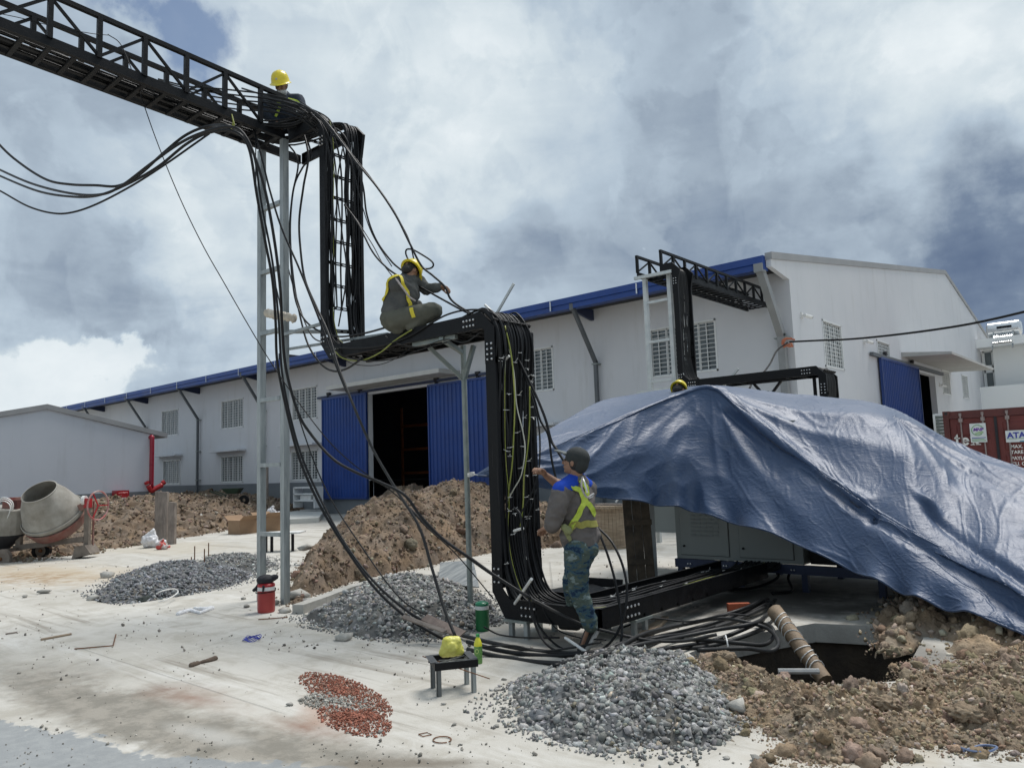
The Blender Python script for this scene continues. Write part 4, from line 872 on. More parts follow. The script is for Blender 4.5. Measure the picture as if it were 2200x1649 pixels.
pc('power_cable', ramp([(-60, 380), (0, 410), (60, 443), (115, 458), (160, 455), (215, 435), (290, 395), (360, 350), (410, 315), (450, 287)], 2.8, 4.3), K * .9, CABLE, 'thick black cable in the lowest loop hanging at the left edge')
# falling from the bridge corner
pc('power_cable', ramp([(600, 235), (640, 262), (662, 330), (652, 400), (643, 470), (645, 530), (655, 600), (680, 660), (705, 715), (728, 790), (760, 872), (800, 962), (852, 1052), (900, 1130), (928, 1220), (952, 1300), (978, 1366)], 5.5, 4.55), K, CABLEG, 'long dusty cable falling from the bridge corner to the yellow bag')
pc('power_cable', ramp([(640, 250), (668, 330), (650, 360), (632, 400), (624, 470), (625, 540), (632, 610), (645, 680), (662, 740), (690, 782), (718, 797), (748, 790), (780, 768)], 5.7, 5.3), K * .9, CABLE, 'thick cable hanging in a deep loop below the corner of the lower tray')
pc('power_cable', ramp([(575, 255), (610, 300), (640, 345), (628, 420), (622, 500), (628, 600), (640, 660), (668, 700), (720, 722), (780, 716), (840, 700)], 5.5, 5.3), K * .85, CABLE, 'thick cable swinging from the bridge onto the lower tray beside the squatting man')
pc('power_cable', ramp([(540, 260), (560, 330), (580, 410), (605, 490), (640, 570), (668, 640), (695, 710), (720, 780), (745, 842)], 4.9, 5.1), K * .9, CABLE, 'straight slanting cable crossing in front of the tall posts')
pc('power_cable', ramp([(745, 842), (790, 940), (840, 1040), (880, 1092), (930, 1140), (990, 1185), (1062, 1236), (1150, 1290), (1240, 1336), (1310, 1358), (1390, 1374), (1470, 1378), (1540, 1362)], 5.1, 5.2)[3:8] + ramp([(1150, 1290), (1240, 1336), (1310, 1357), (1390, 1374), (1470, 1376), (1540, 1362)], 5.15, 5.75), K, CABLEG, 'thick dusty cable crossing low in front of the vertical tray towards the coil')
# right of the high bridge: bundle that swings to the squatting man
pc('power_cable', ramp([(520, 190), (570, 205), (630, 218), (675, 240), (700, 262), (730, 300), (765, 348), (810, 402), (850, 462), (880, 522), (905, 570), (930, 592), (955, 615), (968, 642), (990, 660), (1022, 678)], 5.0, 5.6), K * .85, CABLE, 'cable pulled through the raised hand of the squatting man')
pc('power_cable', ramp([(560, 205), (640, 225), (700, 250), (724, 285), (755, 330), (795, 380), (838, 440), (862, 482), (880, 520), (892, 570)], 5.2, 5.8), K * .6, CABLE, 'thin black cable curving down behind the squatting man')
pc('power_cable', ramp([(600, 215), (670, 240), (720, 290), (762, 345), (780, 400), (788, 460), (808, 515), (840, 560), (862, 580)], 5.1, 5.7), K * .8, CABLE, 'black cable bowing out right of the upper vertical tray')
pc('power_cable', ramp([(740, 440), (768, 478), (800, 540), (830, 574), (860, 595), (900, 615), (945, 640), (985, 662), (1020, 680)], 5.5, 5.5), K * .8, CABLE, 'black cable passing behind the squatting man to the tray corner')
pc('power_cable', ramp([(765, 470), (800, 525), (820, 562), (842, 592)], 5.6, 5.6), K * .45, CABLE, 'thin cable reaching the back of the squatting man')
pc('power_cable', ramp([(878, 560), (872, 545), (874, 536), (886, 536), (905, 546), (926, 560), (931, 570), (922, 577), (898, 577)], 5.5, 5.6), K * .7, CABLE, 'small closed cable loop above the helmet of the squatting man')
pc('power_cable', ramp([(700, 745), (760, 748), (820, 742), (880, 722), (925, 695), (960, 676), (1000, 666), (1045, 668), (1075, 690), (1088, 760)], 5.3, 5.4), K * .7, CABLE, 'cable arching over the lower tray to its right corner')
pc('power_cable', ramp([(712, 745), (740, 765), (790, 775), (850, 770), (900, 752), (960, 735)], 5.3, 5.31), K * .5, CABLE, 'thin cable sagging in front of the lower tray')
pc('power_cable', ramp([(735, 770), (765, 783), (810, 784), (850, 770), (885, 745)], 5.32, 5.36), K * .3, CABLE, 'thin drooping wire below the lower tray')
for i, (d, r_) in enumerate(((0, .8), (9, .7), (20, .8), (32, .75), (45, .8))):
    pc('power_cable', ramp([(560 + d * .3, 205 + d * .4), (630 + d * .2, 225 + d * .5), (680 + d * .3, 255 + d * .2), (700 + d * .9, 300 - d * .15), (712 + d, 360), (714 + d * 1.05, 450), (712 + d, 560), (716 + d * .9, 660)], 5.2, 5.45 + d * .008), K * r_, CABLE, 'black cable draped over the bridge end, %s of five' % ('leftmost', 'second from left', 'middle one', 'second from right', 'rightmost')[i], group='cables draped over the bridge end')
for i in range(5):
    yy = 5.2 - i * .02; pc('power_cable', ramp([(340, 170 + 3 * i), (400, 185 + 5 * i), (460, 190 + 9 * i), (520, 196 + 10 * i), (580, 204 + 9 * i), (640, 222 + 8 * i), (685, 262 + 5 * i), (705 + 4 * i, 310)], 4.1 + i * .1, 5.55), K * .75, CABLE, 'black cable bunched between the bridge uprights by the upper man, %s of five' % ('topmost', 'second from top', 'middle one', 'second from bottom', 'lowest')[i], group='cables bunched beside the upper man')
# outside the second vertical tray
pc('power_cable', ramp([(1072, 690), (1100, 745), (1128, 800), (1152, 850), (1172, 900), (1184, 945), (1196, 965), (1212, 990), (1228, 1010)], 5.7, 5.6), K * .95, CABLE, 'thick cable slanting from the tray corner to behind the cap of the standing man')
pc('power_cable', ramp([(1080, 700), (1120, 790), (1146, 850), (1160, 900), (1178, 935), (1186, 990), (1198, 1040), (1206, 1060)], 5.75, 5.7), K * .8, CABLE, 'cable falling behind the standing man against the tarpaulin')
pc('power_cable', ramp([(1120, 790), (1142, 850), (1156, 905), (1160, 950), (1158, 1005), (1148, 1045), (1132, 1080), (1116, 1105)], 5.75, 5.5), K * .6, CABLE, 'thin cable held in the raised hand of the standing man')
pc('power_cable', ramp([(1104, 1090), (1118, 1106), (1124, 1160), (1130, 1220), (1136, 1280), (1148, 1335), (1170, 1378), (1205, 1402), (1250, 1412)], 5.3, 5.15), K * .8, CABLE, 'cable hanging loose down the front of the vertical tray to the ground')
pc('power_cable', ramp([(1130, 1250), (1140, 1300), (1162, 1350), (1200, 1388), (1245, 1405), (1290, 1408)], 5.3, 5.3), K * .75, CABLE, 'cable curling from under the low tray to the ground coil')
pc('power_cable', ramp([(1284, 1136), (1305, 1190), (1322, 1250), (1334, 1320), (1335, 1370), (1318, 1405), (1270, 1416)], 5.6, 5.3), K * .8, CABLE, 'cable looping down behind the back of the standing man, inner loop')
pc('power_cable', ramp([(1284, 1132), (1315, 1165), (1338, 1215), (1347, 1270), (1338, 1330), (1315, 1375), (1280, 1402), (1235, 1418)], 5.7, 5.25), K * .8, CABLE, 'cable looping down behind the back of the standing man, outer loop')
pc('earth_wire', ramp([(1085, 700), (1098, 760), (1104, 820), (1106, 870), (1104, 930), (1100, 1000), (1092, 1060), (1086, 1120), (1084, 1190), (1090, 1245), (1112, 1290)], 5.5, 5.5), .0075, CABLEY, 'yellow green earth wire hanging outside the vertical tray', cat='wire')
pc('earth_wire', ramp([(1062, 700), (1090, 740), (1104, 800), (1110, 870), (1124, 930), (1128, 970), (1120, 1020), (1104, 1050), (1088, 1080)], 5.55, 5.5), .006, mat('pale_wire', (.42, .42, .36), (.52, .52, .44), rough=.5), 'pale wire crossing the outside of the vertical tray', cat='wire')
pc('earth_wire', ramp([(1138, 830), (1138, 900), (1134, 960), (1126, 1020), (1124, 1080), (1118, 1130)], 5.7, 5.6), .0075, CABLEY, 'short yellow green wire along the right rail of the vertical tray', cat='wire')
pc('earth_wire', ramp([(712, 742), (735, 768), (775, 774), (815, 758), (850, 730), (885, 708)], 5.31, 5.33), .0075, CABLEY, 'yellow green earth wire drooping below the lower tray', cat='wire')
pc('earth_wire', ramp([(498, 246), (501, 262), (497, 276), (503, 268), (499, 250)], 4.55, 4.55), .008, CABLEY, 'yellow tie knotted round the cables under the bridge', cat='wire')
THIN = (([(470, 200), (540, 225), (600, 240), (655, 262), (690, 300), (700, 345)], 5.0, 5.5, 'above the upper rail beside the upper man'), ([(640, 215), (700, 255), (745, 330), (772, 420), (800, 500), (840, 570)], 5.3, 5.6, 'bowing wide right of the upper vertical tray'),
 ([(612, 300), (604, 400), (612, 520), (636, 640), (672, 720), (705, 735)], 5.6, 5.35, 'just right of the right tall post'), ([(548, 300), (556, 420), (578, 560), (600, 660), (618, 800), (650, 930), (706, 1060), (780, 1180), (860, 1280), (930, 1330)], 4.9, 4.95, 'crossing the middle of the tall posts'),
 ([(716, 330), (724, 430), (712, 520), (722, 600), (716, 690)], 5.55, 5.6, 'wandering in the open slot of the upper vertical tray'), ([(735, 320), (722, 400), (735, 500), (742, 590), (728, 700)], 5.6, 5.5, 'crossing the rungs of the upper vertical tray'),
 ([(1090, 690), (1075, 800), (1088, 930), (1078, 1050), (1092, 1180), (1120, 1290)], 5.5, 5.45, 'hanging slack left of the earth wires'), ([(1150, 1050), (1128, 1160), (1150, 1270), (1190, 1340), (1240, 1370), (1300, 1372)], 5.4, 5.3, 'curling under the man to the ground'),
 ([(1020, 1390), (1100, 1385), (1160, 1396), (1230, 1390), (1290, 1380)], 4.7, 5.3, 'lying wavy over the ground cables near the bottle'), ([(1040, 1345), (1075, 1362), (1130, 1372), (1200, 1366)], 5.0, 5.3, 'short and crooked beside the green jug'),
 ([(850, 735), (900, 742), (960, 728), (1000, 735), (1030, 718)], 5.33, 5.33, 'looping beneath the lower tray near the forked pole'), ([(1330, 1350), (1400, 1330), (1480, 1336), (1560, 1318), (1610, 1322)], 6.0, 6.6, 'thin and wavy above the coil near the brick'))
for i, (q, ya, yb_, lab) in enumerate(THIN):
    gq = np.random.default_rng(40 + i); q = [(a + gq.uniform(-4, 4), b + gq.uniform(-3, 3)) for a, b in q]; pc('thin_cable', ramp(q, ya, yb_), (.0075, .006, .009)[i % 3], CABLE if i % 2 else CABLEG, 'thin black cable ' + lab)
# thin pull wire
pc('pull_wire', ramp([(-30, 24), (40, 38), (120, 58), (195, 72), (235, 76)], 2.0, 3.2), .004, BLACK, 'thin dark wire running behind the bridge railing at the left', cat='wire')
pc('pull_wire', ramp([(232, 74), (262, 100), (295, 185), (330, 285), (365, 375), (400, 455), (440, 535), (480, 605), (530, 692), (580, 775), (640, 862), (700, 940), (745, 985), (790, 1020), (850, 1062), (915, 1130), (980, 1190), (1060, 1285)], 3.3, 5.2), .0055, BLACK, 'thin dark wire slanting from the bridge to the foot of the tray', cat='wire')
# service wires at the warehouse corner
pc('service_wire', ramp([(1697, 734), (1760, 731), (1830, 728), (1930, 718), (2040, 703), (2130, 686), (2260, 655)], 18.2, 14.5), .022, BLACK, 'black overhead wire leaving the corner downpipe to the right', cat='wire')
pc('service_wire', ramp([(1692, 736), (1670, 752), (1655, 780), (1640, 800), (1620, 815), (1610, 835)], 18.2, 14.0), .02, BLACK, 'black wire dropping left from the corner downpipe', cat='wire')
m = MB(); c = PY(1695, 735, 18.1)
for i in range(6): a = random.uniform(0, 6.28); m.tube(spline([c + np.array([.16 * math.cos(a), -.05 + .02 * i, .1 * math.sin(a)]), c + np.array([.13 * math.cos(a + 1.5), -.12, .09 * math.sin(a + 1.5)]), c + np.array([.12 * math.cos(a + 3), -.06, -.12])], 5), .022, 5)
m.build('rope_knot', mat('orange_rope', (.42, .13, .07), (.52, .2, .12), rough=.8), label='orange rope knotted round the corner downpipe', cat='rope')
# coil of thick cables lying on the ground
gr = [[(985, 1362), (1060, 1381), (1150, 1397), (1250, 1403), (1350, 1392), (1450, 1366), (1560, 1340), (1640, 1305), (1665, 1288)],
      [(1004, 1378), (1080, 1398), (1180, 1408), (1280, 1399), (1380, 1374), (1490, 1350), (1590, 1318), (1650, 1286)],
      [(1003, 1394), (1090, 1413), (1200, 1424), (1300, 1415), (1420, 1396), (1520, 1388), (1610, 1362), (1655, 1338), (1668, 1310), (1650, 1290)],
      [(1190, 1430), (1260, 1412), (1340, 1380), (1430, 1350), (1520, 1330), (1600, 1306), (1640, 1286)],
      [(1230, 1428), (1300, 1402), (1370, 1385), (1460, 1368), (1540, 1352), (1620, 1338), (1655, 1315)],
      [(1290, 1422), (1360, 1405), (1440, 1392), (1530, 1376), (1600, 1350), (1640, 1330)],
      [(1250, 1420), (1340, 1392), (1420, 1376), (1500, 1374), (1580, 1380), (1640, 1384), (1662, 1366), (1656, 1345), (1625, 1335)],
      [(1300, 1408), (1380, 1362), (1470, 1340), (1545, 1328), (1600, 1335), (1650, 1350), (1672, 1378), (1655, 1398), (1600, 1392), (1500, 1396)],
      [(1370, 1420), (1350, 1400), (1362, 1382), (1420, 1368), (1500, 1356), (1590, 1325), (1648, 1296)]]
gl = ('upper edge of the bundle from the bench', 'second cable from the bench side', 'lowest cable sweeping past the stool', 'starting at the gravel top', 'middle of the bundle', 'short run next to the gravel heap', 'bending back beside the pit', 'turning round at the pit edge', 'with a tight bend beside the gravel')
for i, q in enumerate(gr):
    h = np.array([.03, .03, .025, .08, .10, .05, .07, .12, .05])[i]; nq = len(q)
    cable('power_cable', [G(a, b, h + .03 * math.sin(j * 2.1 + i)) for j, (a, b) in enumerate(q)], .0185 if i < 6 else .017, CABLEG if i in (0, 2, 4, 6, 7) else CABLE, 'thick black cable lying on the ground, ' + gl[i], group='cables coiled on the ground')
for i, (p, lab) in enumerate((((1556, 1378), 'white tie strap round the ground cable bundle near the pit'), ((1340, 1402), 'white tie strap round the ground cable bundle near the gravel heap'))):
    a = G(*p, .1); m = MB(); m.tube([a + np.array([0, 0, .03]), a + np.array([.03, -.03, .06]), a + np.array([.07, -.09, .03]), a + np.array([.09, -.11, -.05])], .006, 5); m.build('tie_strap', WHITE, label=lab, cat='cable tie')
m = MB(); gt = np.random.default_rng(12)
for i in range(70):
    if i < 42: p = np.array([S1['v2'] + .15 + gt.uniform(0, .03), gt.uniform(5.38, 5.9), gt.uniform(.5, 2.7)])
    elif i < 56: p = np.array([S1['x3'] - gt.uniform(.08, .5), gt.uniform(5.9, 8.4), S1['zb'] + .13])
    else: p = np.array([gt.uniform(-7.0, -5.3), 5.36 + gt.uniform(0, .5), S1['zh'] + .12])
    d = gt.normal(size=3) * .5 + np.array([.8, -.4, .2]); d /= np.linalg.norm(d); L_ = gt.uniform(.02, .06); m.bar(p, p + d * L_, .005, .003); m.bar(p - [0, .03, 0], p + [0, .03, 0], .006, .004)
m.build('cable_ties', WHITE, label='pale cable ties sticking out of the front tray cables', kind='stuff')
# small white pvc sleeves among the cables
for i, (a, b, y) in enumerate((((1106, 1296), (1142, 1243), 5.30), ((1094, 764), (1078, 778), 5.5), ((1056, 668), (1042, 655), 5.5), ((1104, 1140), (1124, 1134), 5.45), ((1150, 1298), (1168, 1296), 5.6))):
    lab = ('long white pipe stick leaning in the bottom bend of the vertical tray', 'short white sleeve high on the vertical tray cables', 'white stick poking above the tray corner', 'short white sleeve half way down the vertical tray', 'short white sleeve on the low tray cables')[i]
    p, q = PY(*a, y), PY(*b, y - (.0 if i else .35)); m = MB(); m.tube([p, (p + q) / 2, q], .013, 8); m.build('pipe_sleeve', WHITE, label=lab, cat='pipe')
c = PY(598, 675, 5.2); m = MB(); P_ = [PY(574, 672, 5.15), PY(590, 676, 5.12), PY(610, 679, 5.12), PY(635, 685, 5.2)]; m.tube(spline(P_, 6), [.05 + .012 * math.sin(i * 2.3) for i in range(19)], 9); o = m.build('cloth_wrap', mat('dirty_cream_cloth', (.45, .40, .33), (.62, .57, .49), rough=.95, scale=14, bump=.6), label='dirty cream cloth wrapped round the brace between the posts', cat='cloth'); o.data.shade_smooth()
# ================================================================ GENERATOR under the tarpaulin
GENM = mat('grey_green_enclosure_paint', (.165, .185, .175), (.19, .21, .20), rough=.5, scale=1.5, dirt=((.13, .13, .12), 4, .6, .4)); FRB = mat('navy_frame_paint', (.010, .020, .055), (.016, .028, .07), rough=.5, scale=4)
GX, GY = -5.09, 8.96
gen = empty('generator_set', (GX, GY, 0), label='grey green enclosed generator on a navy steel frame under the tarpaulin', cat='generator')
m = MB(); m.box((0, 0, .31), (1.64, 1.25, 1.98)); m.build('enclosure', GENM, gen)
for i, x in enumerate((.03, .83)):
    m = MB(); m.box((x + .04, -.014, .36), (x + .70, -.001, 1.93)); d = m.build('enclosure_door', GENM, gen, bevel=.004)
    m = MB(); m.box((x + .035, -.004, .355), (x + .705, -.0015, 1.935)); m.build('door_gap', DARKIN, d)
    m = MB(); m.lathe([(0, .02), (.014, .018), (.014, 0)], 8, (x + .09, -.014, .47), ax=(0, -1, 0)); m.build('door_lock', BLACK, d)
    if i == 0:
        for c_ in range(5):
            m = MB()
            for r_ in range(6): m.prism([(x + .2 + c_ * .08, -.014, .62 + r_ * .05), (x + .26 + c_ * .08, -.014, .62 + r_ * .05), (x + .26 + c_ * .08, -.026, .60 + r_ * .05), (x + .2 + c_ * .08, -.026, .60 + r_ * .05)], (0, 0, .006))
            m.build('vent_louvre', GENM, d)
m = MB(); m.box((-.02, -.03, .20), (2.5, .03, .305)); m.box((-.02, 1.2, .2), (2.5, 1.27, .305)); m.box((-.02, .03, .2), (.04, 1.2, .305)); m.build('base_frame', FRB, gen)
m = MB(); m.box((1.68, .1, .31), (2.45, 1.15, 1.5)); m.build('radiator_block', BLACK, gen)
for x in (0, .8, 1.6, 2.43):
    for y in (.0, 1.18): m = MB(); m.box((x, y, 0), (x + .07, y + .07, .2)); m.build('foot', FRB, gen)
for x in (.17, .66, .97, 1.5): bolts(gen, np.zeros(3), [(x, -.032, .25), (x + .035, -.032, .25)], (0, -1, 0))
cab = empty('control_cabinet', (-6.05, 9.75, 0), label='tall pale grey cabinet standing behind the left end of the generator', cat='cabinet')
m = MB(); m.box((-.3, 0, .55), (.9, .6, 1.95)); m.build('cabinet_body', mat('pale_cabinet_paint', (.26, .29, .28), (.30, .33, .32), rough=.5, scale=1), cab)
for x in (-.28, .9): m = MB(); m.box((x, .05, 0), (x + .06, .12, .55)); m.build('leg', FRB, cab)
# loose cables dangling beneath the generator
for i in range(6):
    x = GX + .2 + i * .24; P_ = [(x, GY + .3, .25), (x + random.uniform(-.1, .1), GY + .2, .12), (x + random.uniform(-.2, .2), GY - .1 - random.random() * .2, .03), (x + random.uniform(-.4, .3), GY - .4, .03)]
    cable('power_cable', P_, .016, CABLE, 'black cable dangling from beneath the generator frame', group='cables hanging under the generator')
# stout timber prop at the left end of the generator
o = G(1385, 1254); tp = empty('timber_prop', o, HEAD - .1, label='stout weathered timber shuttering panel propping the tarpaulin', cat='timber panel')
for i in range(3):
    m = MB(); m.add([(-.17 + i * .115 - .03, -.02, 0), (-.17 + i * .115 + .11 - .03, -.02, 0), (-.17 + i * .115 + .11 - .03, .04, 0), (-.17 + i * .115 - .03, .04, 0), (-.21 + i * .115 - .03, .03, 1.45), (-.21 + i * .115 + .11 - .03, .03, 1.45), (-.21 + i * .115 + .11 - .03, .09, 1.45), (-.21 + i * .115 - .03, .09, 1.45)], [(3, 2, 1, 0), (4, 5, 6, 7), (0, 1, 5, 4), (1, 2, 6, 5), (2, 3, 7, 6), (3, 0, 4, 7)])
    m.build('plank', mat('dark_stained_timber', (.035, .028, .02), (.11, .085, .06), rough=.9, scale=4, bump=.6, bscale=14, detail=9, dirt=((.02, .02, .018), 6, .55, .7)), tp)
for z in (.25, .75, 1.2): m = MB(); m.box((-.19, -.05, z), (.13, -.02, z + .07)); m.build('batten', MATS['dark_stained_timber'], tp)

# ================================================================ TARPAULIN
TARP = bpy.data.materials.new('blue_woven_tarpaulin'); TARP.use_nodes = True
def _tarp():
    n = TARP.node_tree.nodes; l = TARP.node_tree.links; b = n['Principled BSDF']
    t = n.new('ShaderNodeTexCoord'); O = t.outputs['Object']
    def nz(s, d=8, r=.6, dist=0, st=None):
        src = O
        if st: mp = n.new('ShaderNodeMapping'); mp.inputs['Scale'].default_value = st; mp.inputs['Rotation'].default_value = (0, .3, HEAD); l.new(O, mp.inputs[0]); src = mp.outputs[0]
        q = n.new('ShaderNodeTexNoise'); q.inputs['Scale'].default_value = s; q.inputs['Detail'].default_value = d; q.inputs['Roughness'].default_value = r; q.inputs['Distortion'].default_value = dist; l.new(src, q.inputs['Vector']); return q.outputs['Fac']
    mx_ = n.new('ShaderNodeMix'); mx_.data_type = 'RGBA'; l.new(nz(2.2, 8, .65), mx_.inputs[0]); mx_.inputs[6].default_value = (.013, .036, .092, 1); mx_.inputs[7].default_value = (.026, .064, .148, 1)
    m2 = n.new('ShaderNodeMapRange'); l.new(nz(1.3, 9, .7, 1.2), m2.inputs[0]); m2.inputs[1].default_value = .56; m2.inputs[2].default_value = .72; m2.inputs[4].default_value = .45
    m3 = n.new('ShaderNodeMix'); m3.data_type = 'RGBA'; l.new(m2.outputs[0], m3.inputs[0]); l.new(mx_.outputs[2], m3.inputs[6]); m3.inputs[7].default_value = (.075, .10, .15, 1)
    l.new(m3.outputs[2], b.inputs['Base Color'])
    rr = n.new('ShaderNodeMapRange'); l.new(nz(3, 6), rr.inputs[0]); rr.inputs[3].default_value = .38; rr.inputs[4].default_value = .56; l.new(rr.outputs[0], b.inputs['Roughness']); b.inputs['Specular IOR Level'].default_value = .6
    b.inputs['Sheen Weight'].default_value = .15
    bp = n.new('ShaderNodeBump'); bp.inputs['Strength'].default_value = .38; bp.inputs['Distance'].default_value = .03
    a = n.new('ShaderNodeMath'); a.operation = 'ABSOLUTE'; s = n.new('ShaderNodeMath'); s.operation = 'SUBTRACT'; l.new(nz(5, 5, .55, 1.4, (1, 1, 2.4)), s.inputs[0]); s.inputs[1].default_value = .5; l.new(s.outputs[0], a.inputs[0])
    ad = n.new('ShaderNodeMath'); ad.operation = 'ADD'; l.new(a.outputs[0], ad.inputs[0]); mu = n.new('ShaderNodeMath'); mu.operation = 'MULTIPLY'; l.new(nz(17, 6, .6, .8), mu.inputs[0]); mu.inputs[1].default_value = .22; l.new(mu.outputs[0], ad.inputs[1])
    l.new(ad.outputs[0], bp.inputs['Height']); l.new(bp.outputs[0], b.inputs['Normal'])
_tarp()
# control net: rows back edge / crown / front fold / middle / lower hem ; each (px,py,plane y)
NET = [
 [(1020, 1021, 5.88)] * 5,
 [(1080, 985, 6.1), (1081, 992, 6.05), (1082, 1000, 6.0), (1084, 1012, 5.98), (1086, 1026, 5.98)],
 [(1140, 948, 6.6), (1143, 960, 6.4), (1146, 975, 6.2), (1149, 1005, 6.15), (1152, 1042, 6.15)],
 [(1212, 904, 7.5), (1218, 925, 7.2), (1226, 946, 6.9), (1228, 1000, 6.75), (1232, 1056, 6.7)],
 [(1290, 863, 8.7), (1298, 888, 8.2), (1310, 910, 7.7), (1312, 990, 7.45), (1314, 1070, 7.35)],
 [(1368, 847, 9.7), (1380, 858, 9.1), (1396, 872, 8.35), (1396, 975, 8.0), (1398, 1081, 7.85)],
 [(1440, 836, 10.2), (1452, 840, 9.5), (1462, 848, 8.85), (1474, 962, 8.45), (1478, 1094, 8.2)],
 [(1512, 827, 10.3), (1520, 828, 9.5), (1530, 834, 9.0), (1548, 975, 8.6), (1560, 1117, 8.15)],
 [(1592, 832, 10.4), (1596, 845, 9.4), (1598, 885, 8.92), (1618, 1010, 8.45), (1630, 1140, 8.0)],
 [(1690, 845, 10.5), (1690, 872, 9.3), (1700, 965, 8.6), (1702, 1065, 8.25), (1706, 1168, 7.95)],
 [(1785, 858, 10.6), (1782, 888, 9.2), (1795, 1035, 8.3), (1793, 1120, 8.0), (1792, 1205, 7.72)],
 [(1888, 870, 10.4), (1878, 908, 9.1), (1888, 1100, 8.0), (1885, 1175, 7.75), (1882, 1246, 7.5)],
 [(1962, 893, 10.2), (1955, 942, 8.9), (1975, 1150, 7.75), (1976, 1218, 7.5), (1976, 1284, 7.3)],
 [(2040, 943, 9.8), (2046, 990, 9.0), (2070, 1195, 7.6), (2076, 1258, 7.35), (2082, 1318, 7.15)],
 [(2130, 982, 9.3), (2134, 1035, 8.7), (2150, 1235, 7.4), (2155, 1288, 7.2), (2158, 1338, 7.0)],
 [(2260, 1040, 8.8), (2260, 1085, 8.4), (2264, 1285, 7.2), (2265, 1330, 7.0), (2266, 1372, 6.85)],
 [(2420, 1110, 8.0), (2420, 1150, 7.9), (2420, 1230, 7.6), (2420, 1320, 7.0), (2420, 1420, 6.5)]]
net = np.array([[PY(*p) for p in col] for col in NET]); net = np.concatenate([net[:, :3], net[:, 2:3] * .93 + net[:, 3:4] * .07, net[:, 3:]], 1)
def crs(P, n):      # resample along axis 0
    Q = np.concatenate([2 * P[:1] - P[1:2], P, 2 * P[-1:] - P[-2:-1]]); out = []; t = np.arange(n) / n; t = t.reshape((-1,) + (1,) * (P.ndim - 1))
    for i in range(1, len(Q) - 2):
        p0, p1, p2, p3 = Q[i - 1], Q[i], Q[i + 1], Q[i + 2]
        out.append(.5 * (2 * p1 + (p2 - p0) * t + (2 * p0 - 5 * p1 + 4 * p2 - p3) * t * t + (3 * p1 - p0 - 3 * p2 + p3) * t ** 3))
    return np.concatenate(out + [P[-1:]])
A_ = crs(net, 34); A_ = np.swapaxes(crs(np.swapaxes(A_, 0, 1), 52), 0, 1); nu, nv = A_.shape[:2]
du = np.gradient(A_, axis=0); dv_ = np.gradient(A_, axis=1); nr = np.cross(du, dv_); nr /= np.linalg.norm(nr, axis=2)[..., None] + 1e-9
nr *= np.sign((nr * (CAMP - A_)).sum(-1))[..., None]
peak = PY(1524, 831, 9.05); rel = A_ - peak; dist = np.linalg.norm(rel, axis=2); ang = np.arctan2(rel[..., 2], rel @ CR)
U = np.linspace(0, 1, nu)[:, None] * np.ones((1, nv)); Vv = np.linspace(0, 1, nv)[None] * np.ones((nu, 1))
pleat = np.zeros_like(dist)
for a0, w_, amp in ((-.35, .05, .05), (-.62, .07, .07), (-.95, .06, .06), (-1.35, .07, .08), (-1.65, .05, .06), (-2.05, .08, .06), (-2.5, .06, .06), (-2.9, .06, .05)):
    pleat += amp * np.exp(-((ang - a0 + .05 * np.sin(dist * 2)) / w_) ** 2) * np.clip(dist, 0, 1.0) * np.exp(-dist / 2.2)
corner = PY(1868, 900, 10.0); rel2 = A_ - corner; d2 = np.linalg.norm(rel2, axis=2); ang2 = np.arctan2(rel2[..., 2], rel2 @ CR)
for a0, w_, amp in ((-1.0, .09, .10), (-1.35, .07, -.06), (-1.75, .10, .10), (-2.2, .08, .06), (-.6, .07, .07)):
    pleat += amp * np.exp(-((ang2 - a0) / w_) ** 2) * np.clip(d2, 0, .8) * np.exp(-d2 / 1.6)
def segd(a, b):
    ab = b - a; t = np.clip(((A_ - a) @ ab) / (ab @ ab), 0, 1); return np.linalg.norm(A_ - a - t[..., None] * ab, axis=-1)
# long tension folds running with the slope at the right, crumple noise over everything
diag = rel @ (CR * .55 - np.array([0, 0, .83])); acr = rel @ (CR * .83 + np.array([0, 0, .55]))
crn = fbm(np.stack([acr * .9, diag * 2.4, dist * 0], -1) + 3, 4, .5)
fine = 1 - np.abs(noise3(np.stack([acr * 3.1 + crn * .8, diag * 5.0, dist * .3], -1))) * 2
fine2 = 1 - np.abs(noise3(np.stack([acr * 8, diag * 9, dist], -1) + crn[..., None])) * 2
right = np.clip((U - .38) / .2, 0, 1); left = 1 - right
horiz = 1 - np.abs(noise3(np.stack([U * 16, Vv * 9 + U * 4, U * 0 + 4.4], -1))) * 2
W3 = np.stack([U * 14, Vv * 5, U * 0], -1); wp = fbm(W3 * .7 + 5, 3)[..., None] * 1.1; cre = sum(am * np.exp(-(noise3(W3 * fq + wp * fq * .5 + k_ * 7.7) / wd) ** 2) for k_, (fq, am, wd) in enumerate(((.8, .012, .05), (1.7, .007, .05), (3.3, .004, .06), (6.5, .0022, .08)))); disp = pleat * (.3 + .5 * right) + .075 * fbm(W3 * .42 + 9, 2) * (.35 + .65 * right) + cre * (.32 + .25 * right)  + sum(am * np.exp(-(segd(a, b) / w_) ** 2) for a, b, w_, am in ((PY(1945, 1050, 8.3), PY(2240, 1250, 7.3), .035, .09), (PY(1960, 1075, 8.2), PY(2240, 1290, 7.2), .05, -.05), (PY(2120, 1170, 7.9), PY(2260, 1160, 7.9), .03, .06), (PY(1545, 845, 9.2), PY(1860, 1075, 8.1), .07, .05), (PY(1560, 885, 8.9), PY(1880, 1120, 7.95), .06, -.06), (PY(1880, 1120, 7.9), PY(2250, 1330, 7.0), .07, -.05))) + .028 * left * horiz * np.clip((Vv - .5) * 4, 0, 1)
fold = np.exp(-((Vv - .41) / .02) ** 2) * .03 * np.clip(U * 3, 0, 1) * np.clip((.45 - U) * 6, 0, 1)
